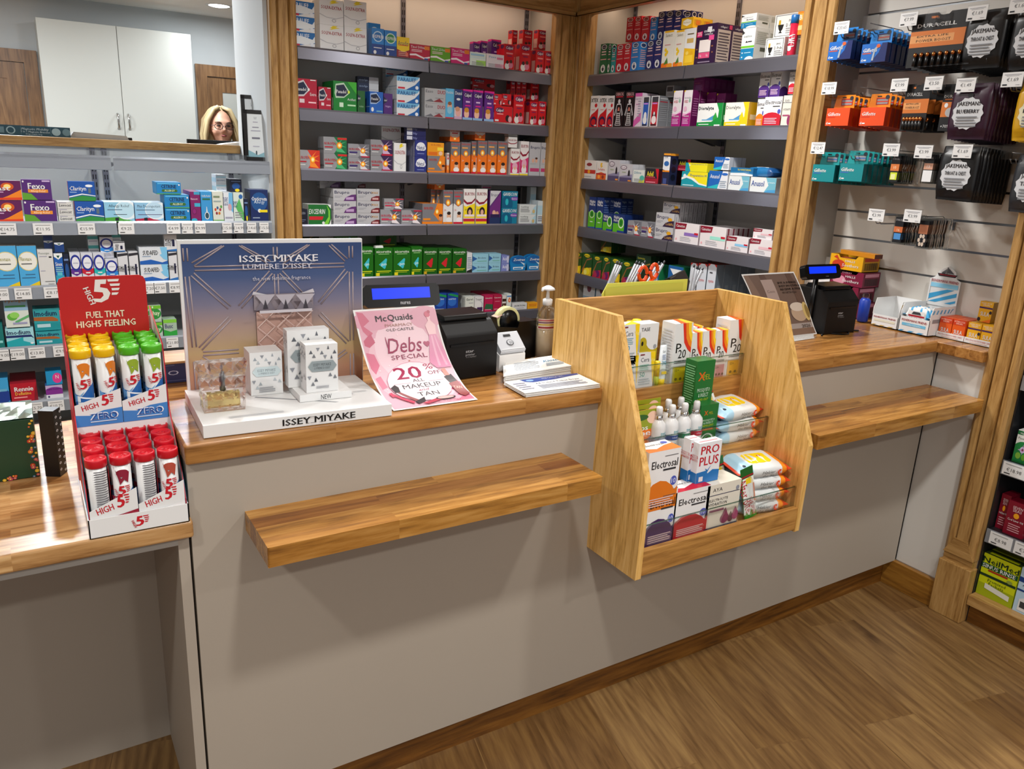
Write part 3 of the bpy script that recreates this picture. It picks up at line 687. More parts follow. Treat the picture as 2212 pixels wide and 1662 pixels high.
for i in range(3): wipes((1598, 1606, 1613)[i], 930, ys, TIER[1][0]+.001+i*.0372, 'orange and white wipes pack in the rack middle tier, '+('lowest of three', 'middle of three', 'topmost of three')[i], rz=math.radians((2, -3, 4)[i]), tilt=(0, .05, .12)[i])
# insect bite pens on hang cards, leaning
def bitepen(x, y, z, lean, back, label):
    t = thing('bite_pen_card', label, 'card', (x, y, z), group='bite pens leaning in the rack'); t.rotation_euler = (math.radians(back), math.radians(lean), 0)
    mb = MB(); w_, h = .046, .15; mb.box(0, 0, 0, w_, .001, h, '#2c7a24')
    mb.art((0, 0, 0), (w_, 0, 0), (0, 0, h), 'p 0,.1 1,.02 1,.8 .1,.8 #e4e6e2;r .02 .8 .98 1 #1c5a1c;p 0,0 .2,.16 .4,.03 .6,.18 .8,.03 1,.12 1,0 #2f8a22;t After_Bite .26 .46 .2 #b0182a r=-78 w=2.2;r .35 .68 .75 .79 #f0cf1a;t After_Bite .66 .22 .12 #b0182a r=102 w=1.2;r .0 .82 1 .85 #a01828;r .86 .3 1 .66 #c08068')
    mb.build('card', t); MB().lathe([(.004, 0), (.0065, .012), (.0065, .06), (.004, .068)], 'clear_plastic', (.027, -.006, .055), n=14).build('pen', t)
q = at(1528, 945, y=TIER[1][1]+.05); bitepen(q.x+.02, TIER[1][1]+.045, .762, -20, -12, 'green and white bite pen card leaning between box and wipes, middle tier')
q = at(1588, 1129, y=TIER[2][1]+.018); bitepen(q.x+.034, TIER[2][1]+.016, .579, -11, -5, 'bite pen card with green grass print, nearest the wipes, bottom tier')
bitepen(q.x+.012, TIER[2][1]+.10, .579, -9, -8, 'bite pen card half hidden behind its neighbour in the bottom tier')
# ================================================================ tube display on the packing table
FIVE = 'p .30,.95 .62,.95 .59,.78 .44,.78 .42,.66 .62,.6 .70,.42 .62,.2 .42,.08 .22,.12 .2,.24 .4,.22 .5,.34 .48,.46 .24,.5 {c};p .64,.95 .98,.95 .95,.86 .66,.86 {c};p .70,.78 1,.78 .97,.69 .72,.69 {c};p .74,.61 .98,.61 .94,.52 .75,.52 {c};p .74,.44 .94,.44 .88,.35 .73,.35 {c};t HIGH .1 .35 .2 {c} r=-72 b=.03'
def sub(items, u, v, w_, h):
    """scale a little drawing into a window of a face"""
    out = ''
    for e in items.split(';'):
        a = e.split()
        if not a: continue
        if a[0] == 'p': a[1:-1] = ['%.4f,%.4f' % (u+float(q.split(',')[0])*w_, v+float(q.split(',')[1])*h) for q in a[1:-1]]
        elif a[0] == 'r': a[1:5] = ['%.4f' % x for x in (u+float(a[1])*w_, v+float(a[2])*h, u+float(a[3])*w_, v+float(a[4])*h)]
        elif a[0] == 'e': a[1:5] = ['%.4f' % x for x in (u+float(a[1])*w_, v+float(a[2])*h, float(a[3])*w_, float(a[4])*h)]
        elif a[0] == 't': a[2:5] = ['%.4f' % x for x in (u+float(a[2])*w_, v+float(a[3])*h, float(a[4])*h)]; a = [q if q[:2] != 'w=' else 'w=%.4f' % (float(q[2:])*w_) for q in a]
        out += ' '.join(a)+';'
    return out
HX0, HX1 = .088, .256
HZ = .811
t = thing('tube_display', 'red and white cardboard counter display filled with capped tubes', 'display stand', (HX0, -.02, HZ))
wd = HX1-HX0
mb = MB(); mb.box(0, 0, 0, wd, .002, .036, 'W'); mb.box(0, 0, 0, .002, .2, .036, 'W'); mb.box(wd-.002, 0, 0, wd, .2, .036, 'W'); mb.box(0, 0, 0, wd, .30, .001, 'W')
mb.art((0, 0, 0), (wd, 0, 0), (0, 0, .036), sub(FIVE.replace('{c}', 'R'), .42, .2, .17, .62)); mb.build('tray', t)
for a, lx in ((.0022, -1), (wd-.0037, 1)):
    mb = MB(); pr = [(.006, .0), (.30, 0), (.30, .36), (.155, .31), (.135, .19), (.03, .09), (.006, .045)]
    mb.prism(pr, 'x', a, a+.0015, 'R', 'W'); mb.build('side_wall', t)
    xo = a-.0004 if lx < 0 else a+.0015+.0004
    mb = MB(); mb.prism([(.006, 0), (.10, 0), (.08, .13), (.03, .088), (.006, .044)], 'x', xo, xo+.0003, '#1d8fb8'); mb.prism([(.10, 0), (.30, 0), (.30, .36), (.155, .31), (.135, .19), (.08, .13)], 'x', xo, xo+.0003, 'R'); mb.build('printed_side', t)
mb = MB(); c_ = .012; hw = .155; hx = (wd-hw)/2-.004; zb, zt_ = .30, .43
mb.prism([(hx, zb), (hx+hw, zb), (hx+hw, zt_-c_), (hx+hw-.0035, zt_-.0035), (hx+hw-c_, zt_), (hx+c_, zt_), (hx+.0035, zt_-.0035), (hx, zt_-c_)], 'y', .262, .265, '#b81414', '#b81414')
mb.art((hx, .262, zb), (hw, 0, 0), (0, 0, zt_-zb), sub(FIVE.replace('{c}', '#e6e2e0'), .30, .57, .40, .40)+'t FUEL_THAT .5 .42 .1 #eee3c8 w=.44 b=.03;t HIGH5_FEELING .5 .28 .1 #eee3c8 w=.68 b=.03'); mb.build('header_card', t)
MB().box(.002, .296, 0, wd-.002, .298, .34, 'W').build('back_board', t)
mb = MB(); mb.box(.003, .134, .168, wd-.003, .29, .17, 'W'); mb.box(.003, .134, .0, wd-.003, .1355, .17, 'W'); mb.build('riser', t)
def stripcard(x0, x1, y, z0, hl, hr, art, nm='front_card'):
    mb = MB(); mb.prism([(x0, z0), (x1, z0), (x1, z0+hr), (x0, z0+hl)], 'y', y, y+.0012, 'W'); mb.art((x0, y, z0), (x1-x0, 0, 0), (0, 0, hr), art); mb.build(nm, t)
for k in range(2):
    x0 = .004+k*(wd-.008)/2; x1 = x0+(wd-.008)/2-.001
    stripcard(x0, x1, .1335, .168, .042, .068, 'p 0,0 1,0 1,.46 .6,.42 .3,.3 0,.34 #3d7fc4;t HIGH .32 .56 .15 R r=12 w=.36 b=.02;'+sub(FIVE.replace('{c}', 'R').split(';t')[0], .5, .52, .34, .36)+';t ZERO .6 .27 .2 #dfe9f2 w=.62 b=.03;t ZERO .6 .26 .17 #1b4f9c w=.56 b=.02;r .3 .1 .86 .13 #c9d8e8')
    stripcard(x0, x1, .0035, .002, .048, .082, 't HIGH .32 .60 .15 R r=14 w=.36 b=.02;'+sub(FIVE.replace('{c}', 'R').split(';t')[0], .5, .56, .34, .34)+';p 0,0 1,0 1,.5 0,.3 %s' % ('#8f1430', '#e2e0e0')[k])
def tube_proto(capc, zone, kindn):
    mb = MB(); mb.lathe([(.0145, 0), (.0158, .002), (.0158, .130)], 'W', n=20)
    if kindn == 'back': cylart(mb, .0158, .004, .122, lines(.28, .72, .03, .97, 26, '#6a6a70')+'r .8 0 .86 1 R;r .86 0 1 .4 #1d5fa8', span=2.9)
    else:
        cylart(mb, .0158, .004, .122, 'p 0,0 1,0 1,.62 .7,.56 .4,.42 0,.46 #1d5fa8;p .0,.48 .25,.4 .5,.5 .3,.36 0,.3 #6aa6dc;t ZERO .62 .24 .3 #e8eef4 r=-90 w=1.0 b=.03;t SUGAR_FREE .38 .2 .05 #cfe0f0 r=-90 w=.6;e .55 .88 .22 .06 %s;p .3,.94 .5,.8 .8,.9 .72,.72 .6,.78 .45,.7 .4,.8 %s;' % (zone, zone)+sub(FIVE.replace('{c}', 'R'), .26, .52, .52, .17)+('r 0 .44 1 .52 #8f1430;t CAFFEINE_HIT .5 .48 .05 W w=.6' if kindn == 'caf' else ''), span=2.9)
    c = MB(); c.lathe([(.0168, .126), (.0182, .128), (.0182, .138), (.0182, .1405), (.017, .142), (.0155, .142), (.0145, .1385), (.007, .138), (.006, .140), (.003, .140), (.0028, .1385), (.0005, .1385)], capc, n=24)
    return mb.mesh('tube'), c.mesh('cap')
TP = {k: tube_proto(*a) for k, a in dict(red=('#c40a20', '#8a1a34', 'caf'), redc=('#c40a20', '#b04a3a', 'z'), redb=('#c40a20', '', 'back'), yel=('#e8b800', '#d97a1a', 'z'), gre=('#4cae1a', '#8ea82a', 'z')).items()}
def tube(k, x, y, z, label, group, rz=0, tilt=(0, 0)):
    t = thing('tablet_tube', label, 'tube', (x, y, z), rz, group); t.rotation_euler = (tilt[0], tilt[1], rz)
    for nm, me in zip(('tube_body', 'cap'), TP[k]): o = bpy.data.objects.new(nm, me); C.objects.link(o); o.parent = t
colw = ['leftmost column', 'second column', 'third column', 'rightmost column']
roww = ['front row', 'second row back', 'third row back', 'rear row']
for c_ in range(4):
    for r in range(4):
        kd = {(0, 0): 'redb', (1, 0): 'red', (2, 0): 'redb', (3, 0): 'redc'}.get((c_, r), 'red')
        tube(kd, HX0+.0235+.0395*c_, -.02+.0245+.0355*r-(0 if c_ < 3 or r > 0 else 0), HZ+.002+(.004 if r else 0)+r*.003, 'red-capped tablet tube, %s, %s of the lower tier' % (colw[c_], roww[r]), 'red capped tubes in the display', rz=random.uniform(-.2, .2) if kd != 'redb' else .3)
for c_ in range(4):
    k = 'yel' if c_ < 2 else 'gre'
    for r in range(4):
        tube(k, HX0+.0235+.0395*c_+(.003 if c_ > 1 else 0), -.02+.155+.034*r, HZ+.1705+.002*r, '%s-capped tablet tube, %s, %s of the upper tier' % ('yellow' if c_ < 2 else 'green', colw[c_], roww[r]), '%s capped tubes in the display' % ('yellow' if c_ < 2 else 'green'), rz=(0, .45, .1, .05)[c_] if r == 0 else random.uniform(-.3, .3))
# ---- boxes on the packing table
random.seed(5)
fl = ''
for i in range(46):
    e_ = random.random()
    if i < 26: u, v = .96+random.uniform(-.05, .03), e_
    else: u, v = e_, .04+random.uniform(-.02, .03)
    s_ = random.uniform(.012, .03); c_ = random.choice(['#d9761e', '#c23a1e', '#e0b52c', '#3f74a8', '#d99a3c', '#b8465a'])
    fl += 'e %.3f %.3f %.3f %.3f %s;e %.3f %.3f %.3f %.3f #f0d060;' % (u, v, s_, s_*1.1, c_, u, v, s_*.35, s_*.4)
t = thing('gift_box', 'dark green gift box with flower border and silver foil top', 'box', (-.13, .33, .811))
mb = MB(); mb.box(0, 0, 0, .152, .13, .128, '#123c22'); mb.art((0, 0, 0), (.152, 0, 0), (0, 0, .128), fl); mb.build('box', t, bevel=.001)
mb = MB(); n_ = 12; g = [[(.0+.152*i/n_, .13*j/6, .129+(.008*random.random() if 0 < i < n_ and 0 < j < 6 else .002)) for i in range(n_+1)] for j in range(7)]
mb.add([p for r in g for p in r], [(j*(n_+1)+i, j*(n_+1)+i+1, (j+1)*(n_+1)+i+1, (j+1)*(n_+1)+i) for j in range(6) for i in range(n_)], '#b9c9bd:r.2:m'); mb.build('foil_top', t)
dm = ''.join('e %.2f %.3f .13 .018 #cfcfd0;e %.2f %.3f .05 .012 K;' % (.5+.3*(-1)**i, .05+i*.05, .5+.3*(-1)**i, .05+i*.05) for i in range(19))
kind('damask', '', 'box', dm, 'K', obj='slim_box')
pack('damask', (.058, .31, .811), math.radians(62), .03, .145, .03, label='slim black box with white damask pattern left of the tube display')
kind('navygift', '', 'box', 't S_N_O .5 .5 .22 #c9cbe0 w=.5;r .1 .1 .9 .13 #5a6490;r .15 .86 .7 .88 #7a80a8', '#262e5c', obj='gift_box')
pack('navygift', (.20, .415, .961), 0, .16, .048, .07, label='navy blue flat box behind the perfume display, left end')
tag(MB().box(0, 0, 0, .20, .11, .006, 'table_top').build('wooden_tray', None, (.19, .40, 1.0095), bevel=.002), 'pale wooden board lying on the navy blue flat box', 'board')

# ================================================================ perfume display on the worktop
TZ = TH+.001
SERIF = {  # capital letters with thick and thin strokes on a 0..w x 0..1 grid
 'I': (.42, [(.12, 0, .30, 1), (.0, 0, .42, .05), (0, .95, .42, 1)]),
 'E': (.74, [(.12, 0, .30, 1), (0, 0, .7, .05), (0, .95, .68, 1), (.3, .48, .55, .53), (.66, 0, .7, .26), (.64, .76, .68, 1), (.52, .38, .56, .62)]),
}
def serif(mb, O, U, V, txt, cx, cy, h, col, width, off=.0006):
    """wide roman capitals: glyph outlines with slab feet"""
    mb.art(O, U, V, 't %s %.4f %.4f %.4f %s w=%.4f b=.022' % (txt.replace(' ', '_'), cx, cy, h, col, width), off=off)
    wl = Vector(U).length; hl = Vector(V).length; vs, fs, tw = glyphs(txt, .022, 0, 1); k = width/tw
    # feet and heads
    c = bpy.data.curves.new('t', 'FONT'); pos = []
    for i in range(len(txt)):
        a = glyphs(txt[:i], .022)[2] if i else 0
        b = glyphs(txt[:i+1], .022)[2]
        if txt[i] != ' ': pos.append((txt[i], a, b))
    bpy.data.curves.remove(c); s_ = ''
    for ch, a, b in pos:
        x0 = cx-width/2+a*k; x1 = cx-width/2+b*k; wd_ = x1-x0; f = wd_*.12; e = h*.055; lo, hi = cy-h/2, cy+h/2
        def ft(x, z): return 'r %.4f %.4f %.4f %.4f %s;' % (x-f*1.6, z, x+f*1.6, z+e, col)
        if ch in 'IEFLKPRMNHDBU': s_ += ft(x0+wd_*(.5 if ch == 'I' else .14), lo)+ft(x0+wd_*(.5 if ch == 'I' else .14), hi-e)
        if ch in 'MKNHAU': s_ += ft(x1-wd_*.12, lo)
        if ch == 'A': s_ += ft(x0+wd_*.18, lo)
        if ch in 'YT': s_ += ft(x0+wd_*.5+f, lo)
        if ch in 'YKMNUH': s_ += ft(x1-wd_*.1, hi-e)
        if ch == 'Y': s_ += ft(x0+wd_*.22, hi-e)
    if s_: mb.art(O, U, V, s_, off=off)
t = thing('perfume_stand', 'white perfume display plinth with blue to copper back card', 'display stand', (.296, .010, TZ), math.radians(-2.4))
bw, bd, bh = .378, .25, .0255
mb = MB(); mb.box(0, 0, 0, bw, bd, bh, 'W'); serif(mb, (0, 0, 0), (bw, 0, 0), (0, 0, bh), 'ISSEY MIYAKE', .59, .5, .52, 'K', .395)
mb.art((0, 0, bh), (bw, 0, 0), (0, bd, 0), 'p .08,.86 .1,.9 .32,.76 .3,.73 #b9bbc0;p .33,.58 .34,.6 .74,.215 .72,.215 #8f9298;'+lines(.14, .42, .1, .15, 2, '#c4c6ca')+lines(.6, .72, .38, .46, 3, '#b9bbc0')+lines(.74, .86, .38, .46, 3, '#b9bbc0')+lines(.87, .95, .42, .46, 2, '#b9bbc0'))
mb.build('plinth', t, bevel=.0006)
MC['lattice'] = bsdf('lattice', lin('#9c8f94'), .25)
fade('dusk_print', [(0, '#8f5c4c'), (.16, '#b5866a'), (.32, '#b39a70'), (.48, '#a58c80'), (.64, '#77748a'), (.82, '#41547f'), (1, '#2c4270')], 0, .325, .3)
cw, chh = .392, .345
mb = MB(); mb.box(0, 0, 0, cw, .012, chh, 'W'); mb.prism([(.006, .0), (cw-.002, 0), (cw-.002, chh-.008), (.006, chh-.008)], 'y', -.0012, 0, 'dusk_print')
bc = mb.build('back_card', t, (.006, bd-.004, .001))
def groove(mb, pts, r, k): mb.tube([(p[0]*cw, -.0016, p[1]*chh) for p in pts], r, k, n=6)
mb = MB(); nodes_ = [(.035, .83), (.50, .83), (.93, .83), (.27, .55), (.715, .55), (.05, .30), (.93, .27)]
def seg(a, b, dd=.012, sh=.04):
    a, b = Vector((a[0]*cw, a[1]*chh)), Vector((b[0]*cw, b[1]*chh)); d = (b-a).normalized(); n_ = Vector((-d.y, d.x)); a2 = a+d*sh*.4; b2 = b-d*sh*.4
    for s_ in (-1, 1):
        q, r = a2+n_*s_*.004, b2+n_*s_*.004
        for p_ in (q, r): p_.x = min(max(p_.x, .008), cw-.006); p_.y = min(max(p_.y, .004), chh-.012)
        mb.tube([(q.x, -.0014, q.y), (r.x, -.0014, r.y)], .0017, 'lattice', n=6)
A, B_, C_, D, E_, F2, G = nodes_
for a, b in ((A, B_), (B_, C_), (A, D), (B_, D), (B_, E_), (C_, E_), (D, F2), (E_, G), (A, F2), (C_, G), (F2, (.32, .30)), (A, (.26, 1)), (B_, (.28, 1.0)), (B_, (.72, 1)), (C_, (.78, 1)), (B_, (.5, 1)), (C_, (.93, 1)), (A, (.035, 1)), (B_, (.5, .45)), (F2, (.30, .08)), (F2, (.05, .0)), (G, (.93, 0)), (G, (.72, .12))): seg(a, b)
mb.build('embossed_lattice', t, (.006, bd-.004, .001))
mb = MB(); O = (0, -.0036, 0); U = (cw, 0, 0); V = (0, 0, chh)
serif(mb, O, U, V, 'ISSEY MIYAKE', .52, .885, .042, '#e4e4ea', .43, off=.0012)
serif(mb, O, U, V, "LUMIÈRE D'ISSEY", .51, .835, .032, '#c9c9d6', .38, off=.0012)
mb.art(O, U, V, 't the_new_feminine_fragrance .53 .76 .026 #c4c2cc w=.32', off=.0012); mb.build('lettering', t, (.006, bd-.004, .001))
# printed bottle on the card
mb = MB(); bx0, bx1, bz0, bz1 = .37, .70, .25, .68; it = 'r %.3f %.3f %.3f %.3f #b79488;r %.3f %.3f %.3f %.3f #8f858c;' % (bx0+.01, bz0, bx1-.01, .55, bx0, .56, bx1, .66)
it += 'p %.3f,.66 %.3f,.68 %.3f,.655 #c9c6cc;p %.3f,.66 %.3f,.685 %.3f,.655 #c9c6cc;' % (bx0-.008, bx0, bx0+.08, bx1+.008, bx1, bx1-.08)
for i in range(3):
    for j in range(3):
        u0 = bx0+.01+i*.103; u1 = u0+.103; v0 = bz0+j*.10; v1 = v0+.10; um, vm_ = (u0+u1)/2, (v0+v1)/2; s_ = .004
        it += 'p %.3f,%.3f %.3f,%.3f %.3f,%.3f %.3f,%.3f #d3bbb2;' % (u0, v0, u0+s_*2, v0, u1, v1, u1-s_*2, v1)
        it += 'p %.3f,%.3f %.3f,%.3f %.3f,%.3f %.3f,%.3f #c9aca4;' % (u1-s_*2, v0, u1, v0, u0+s_*2, v1, u0, v1)
    u0 = bx0+.005+i*.108; it += 'p %.3f,.56 %.3f,.66 %.3f,.56 #77707a;p %.3f,.66 %.3f,.58 %.3f,.66 #b4afb8;p %.3f,.57 %.3f,.63 %.3f,.57 #3a363e;' % (u0, u0+.054, u0+.108, u0, u0+.054, u0+.108, u0+.04, u0+.054, u0+.068)
it += 'r %.3f .548 %.3f .566 #c9c4ca' % (bx0+.02, bx1-.02)
mb.art(O, U, V, it, off=.0022); mb.build('printed_bottle', t, (.006, bd-.004, .001))
RZ = math.radians(-2.4)
ZB = TZ+bh+.0006
# crystal tester bottle
p = at(487, 889, z=ZB)
t = thing('perfume_bottle', 'faceted crystal perfume bottle with amber liquid on the display plinth', 'bottle', (p.x, p.y+.015, ZB), RZ)
def facet(w0, w1, d0, h0, h1, nx, nz, k, dep=.004):
    """block with pyramid facets on all sides"""
    mb = MB(); nzs = [h0+(h1-h0)*j/nz for j in range(nz+1)]
    def wz(z): return w0+(w1-w0)*(z-h0)/(h1-h0)
    for s_ in (-1, 1):
        for i in range(nx):
            for j in range(nz):
                z0, z1 = nzs[j], nzs[j+1]; a0 = -wz(z0)/2+wz(z0)*i/nx; a1 = a0+wz(z0)/nx; b0 = -wz(z1)/2+wz(z1)*i/nx; b1 = b0+wz(z1)/nx
                c_ = ((a0+a1+b0+b1)/4, s_*(d0/2+dep), (z0+z1)/2); P = [(a0, s_*d0/2, z0), (a1, s_*d0/2, z0), (b1, s_*d0/2, z1), (b0, s_*d0/2, z1), c_]
                fs = [(0, 1, 4), (1, 2, 4), (2, 3, 4), (3, 0, 4)]
                mb.add(P, fs if s_ < 0 else [f[::-1] for f in fs], k)
    for s_ in (-1, 1):
        for j in range(nz):
            z0, z1 = nzs[j], nzs[j+1]; x0, x1 = s_*wz(z0)/2, s_*wz(z1)/2; P = [(x0, -d0/2, z0), (x0, d0/2, z0), (x1, d0/2, z1), (x1, -d0/2, z1), ((x0+x1)/2+s_*dep, 0, (z0+z1)/2)]
            fs = [(0, 1, 4), (1, 2, 4), (2, 3, 4), (3, 0, 4)]; mb.add(P, fs if s_ > 0 else [f[::-1] for f in fs], k)
    mb.add([(-w0/2, -d0/2, h0), (w0/2, -d0/2, h0), (w0/2, d0/2, h0), (-w0/2, d0/2, h0)], [(3, 2, 1, 0)], k); mb.add([(-w1/2, -d0/2, h1), (w1/2, -d0/2, h1), (w1/2, d0/2, h1), (-w1/2, d0/2, h1)], [(0, 1, 2, 3)], k)
    return mb
facet(.078, .086, .03, 0, .07, 4, 3, 'crystal').build('flask', t)
MB().box(-.031, -.009, .008, .031, .009, .036, 'perfume').build('liquid', t)
facet(.084, .094, .03, .073, .101, 4, 1, 'crystal', .006).build('stopper', t)
MB().lathe([(.006, .04), (.006, .08)], 'steel', n=14).build('spray_neck', t)
TRI = ''
for (u, v, r_) in ((.16, .84, 0), (.38, .9, 1), (.5, .82, 2), (.7, .92, 3), (.9, .82, 0), (.25, .76, 2), (.6, .74, 1), (.8, .72, 3), (.1, .32, 1), (.3, .26, 0), (.9, .3, 2), (.75, .35, 2), (.2, .18, 2)):
    a = [(-.06, -.03), (.06, -.03), (0, .05)]; ro = [(1, 1), (1, -1), (-1, 1), (1, 1)][r_]
    TRI += 'p '+' '.join('%.3f,%.3f' % (u+x*ro[0]*(1 if r_ < 3 else .6), v+y*ro[1]) for x, y in a)+' %s;' % ('#5c6068', '#8c9098', '#74787f')[r_ % 3]
kind('perfbox', '', 'box', TRI+'p .06,.55 .18,.66 .84,.66 .96,.55 .84,.44 .18,.44 #8e9a9e;t ISSEY_MIYAKE .5 .58 .06 #3a4046 w=.56;t LUMIERE_D_ISSEY .5 .51 .045 #4a5056 w=.5;'+lines(.3, .7, .08, .14, 2, '#9a9ca2'), side=TRI, obj='perfume_carton')
kind('candle', '', 'box', TRI.replace('#5c6068', '#9aa2aa').replace('#74787f', '#b0b8be')+'p .06,.55 .18,.66 .84,.66 .96,.55 .84,.44 .18,.44 #c2d2d6;t ISSEY_MIYAKE .5 .58 .06 #6a7680 w=.56;t LUMIERE_D_ISSEY .5 .51 .045 #7a868e w=.5;'+lines(.25, .75, .06, .2, 3, '#9a9ca2'), side='', obj='perfume_carton')
p = at(543, 856, z=ZB); pack('candle', (p.x, p.y, ZB), RZ, .067, .094, .06, label='plain white carton with pale silver badge, behind the crystal bottle')
p = at(470, 850, z=ZB); pack('candle', (p.x-.01, p.y+.068, ZB), RZ, .095, .088, .05, label='white carton mostly hidden behind the crystal bottle')
# raised block with NEW
p = at(648, 870, z=ZB)
st = MB(); st.box(0, 0, 0, .112, .10, .015, 'W'); st.art((0, 0, 0), (.112, 0, 0), (0, 0, .015), 't NEW .5 .5 .7 #1a1a1c w=.2'); tag(st.build('riser_block', None, (p.x, p.y, ZB), RZ, bevel=.0005), 'low white block printed NEW on the perfume plinth', 'block')
rb = Vector((p.x, p.y, ZB+.0155))
p = at(665, 853, z=rb.z)
pack('perfbox', (p.x+.001, rb.y+.010, rb.z), RZ, .068, .104, .045, label='white patterned carton with dark silver badge on the NEW block, front')
pack('perfbox', (p.x-.022, rb.y+.062, rb.z), RZ, .09, .125, .034, label='taller white patterned carton behind the front carton on the block')
# embossed bows on the carton lids

# ================================================================ poster on a stand
def sheet(name, label, w_, path, x0, x1, art, base='paper'):
    """paper sheet bent along path (y,z) bottom to top; x0,x1 = left edge at bottom/top"""
    Q = [Vector(p) for p in path]; Q = [Q[0]*2-Q[1]]+Q+[Q[-1]*2-Q[-2]]; D = []; NS = 40
    for i in range(1, len(Q)-2):                # smooth the bend, then cut it in equal lengths
        for k in range(30):
            u = k/30; a, b, c, d = Q[i-1:i+3]; D.append(.5*(2*b+(c-a)*u+(2*a-5*b+4*c-d)*u*u+(3*b-a-3*c+d)*u*u*u))
    D.append(Q[-2]); ac = [0]
    for i in range(1, len(D)): ac.append(ac[-1]+(D[i]-D[i-1]).length)
    P = []; j = 0
    for i in range(NS+1):
        t = ac[-1]*i/NS
        while j < len(D)-2 and ac[j+1] < t: j += 1
        P.append(D[j].lerp(D[j+1], min(1, max(0, (t-ac[j])/(ac[j+1]-ac[j])))))
    T = ac[-1]; ls = [T*i/NS for i in range(NS+1)]
    seg_ = [None]
    def fn(x, z, l):
        z = min(max(z, 0), T)
        i = min(NS-1, seg_[0] if seg_[0] is not None else int(z/T*NS))
        k = (z-ls[i])/(ls[i+1]-ls[i]); p = P[i].lerp(P[i+1], k); d = (P[i+1]-P[i]).normalized(); nn = Vector((-d.y, d.x))
        if nn.x > 0: nn = -nn
        xx = x0+(x1-x0)*z/T+x
        return (xx, p.x+nn.x*l, p.y+nn.y*l)
    mb = MB(); n_ = NS; vs = []
    for s_ in (.0, -.0006):
        for j in range(n_+1): vs += [fn(0, T*j/n_, s_), fn(w_, T*j/n_, s_)]
    o = 2*(n_+1)
    fs = [(2*j, 2*j+1, 2*j+3, 2*j+2) for j in range(n_)]+[(o+2*j, o+2*j+2, o+2*j+3, o+2*j+1) for j in range(n_)]+[(2*j, 2*j+2, o+2*j+2, o+2*j) for j in range(n_)]+[(2*j+1, o+2*j+1, o+2*j+3, 2*j+3) for j in range(n_)]+[(0, o, o+1, 1), (2*n_, 2*n_+1, o+2*n_+1, o+2*n_)]
    mb.add(vs, fs, base)
    warp(mb, w_, T, art, fn, 'z', NS, off=.0003, seg=seg_)
    return tag(mb.build(name), label, 'poster')
pk = 'r .02 .015 .98 .985 #d09fae;'
random.seed(11)
pk += 'e .5 .45 .5 .4 #d9b0bb;e .5 .62 .36 .3 #dfc0c9;e .2 .9 .25 .08 #cf97a8;e .85 .9 .2 .1 #cf9aaa;'
pk += 'p .03,.98 .1,.97 .16,.9 .08,.86 .17,.8 .12,.76 .06,.82 .04,.9 #c0687e;p .04,.74 .14,.8 .17,.72 .09,.68 .04,.7 #b85a72;p .03,.64 .12,.62 .14,.52 .06,.44 .03,.5 #c87088;p .03,.4 .1,.42 .12,.3 .05,.28 #c87a90;p .8,.2 .98,.28 .98,.06 .82,.1 .9,.16 #c0506e;p .75,.06 .98,.14 .98,.03 .78,.03 #d06a84;p .72,.12 .9,.1 .8,.04 .7,.08 #e0a0b0;'
for i in range(26): pk += 'e %.2f %.2f .006 .005 #f0dde2;' % (random.uniform(.1, .9), random.uniform(.1, .9))
# dress figure
pk += 'e .875 .925 .035 .026 #c46a7c;e .9 .945 .02 .014 #b05a6c;p .86,.9 .9,.9 .9,.87 .95,.83 .93,.74 .84,.74 .82,.83 .87,.87 #e2bcc0;p .84,.75 .93,.75 .98,.6 .98,.44 .8,.44 .74,.5 .8,.64 #cf8ba8;p .86,.74 .88,.74 .86,.46 .83,.46 #dba6bc;p .9,.74 .91,.74 .95,.46 .92,.46 #dba6bc;'
pk += 't Mc .3 .915 .05 #2a2a2e w=.13 b=.01;t Quaids .535 .917 .05 #2a2a2e w=.31 b=.01;t PHARMACY .5 .853 .024 #a87f74 w=.34;t OLDCASTLE .5 .815 .022 #3c3c40 w=.34;'
pk += 't Debs .5 .68 .13 #8f2c50 w=.44 i=.35;e .3 .7 .006 .06 #8f2c50;t SPECIAL .52 .575 .04 #8a4058 w=.44;t ♥ .78 .67 .035 #a8506c;e .5 .535 .01 .006 #b07a5c;'
pk += 'e .5 .30 .37 .225 #c88da0;e .5 .30 .365 .22 #e6d2d8;t 20 .42 .42 .12 #9a1c48 w=.32 b=.015;t % .69 .465 .055 #9a1c48 w=.11;t OFF .73 .4 .036 #7c3048 w=.15;t ALL .5 .335 .033 #3c3438 w=.14;t MAKEUP .51 .275 .048 #2c2a2e w=.46;t and .5 .225 .03 #8f2c50 w=.13 i=.3;t TAN .52 .17 .05 #2c2a2e w=.25;r .2 .312 .4 .315 #c8a0aa;r .62 .312 .8 .315 #c8a0aa;'
pk += 'p .14,.28 .2,.31 .23,.28 .22,.22 .16,.22 #2a1c20;p .18,.22 .22,.22 .36,.1 .32,.08 #8a4a4a;p .1,.2 .13,.21 .3,.08 .27,.05 #b83050;p .08,.22 .12,.23 .14,.18 .1,.17 #c23a5a;p .3,.08 .44,.13 .42,.07 .32,.04 #1c1418;p .36,.04 .56,.09 .6,.06 .42,.02 #b03048;e .66,.08 0 0 K;'.replace('e .66,.08 0 0 K;', '')+'e .67 .085 .12 .026 #1c1418;e .67 .087 .1 .02 #d8a8a4;'
pk += 'p .82,.34 .92,.36 .95,.28 .85,.26 #2c2024;p .83,.42 .88,.43 .9,.35 .84,.35 #c48a80;p .83,.26 .95,.28 .985,.1 .9,.07 .86,.1 #8a2a2a;t TAN .9 .2 .035 #e0b8a8 w=.1 r=-8;t THE_BIG_NIGHT .62 .035 .016 #a04058 w=.4'
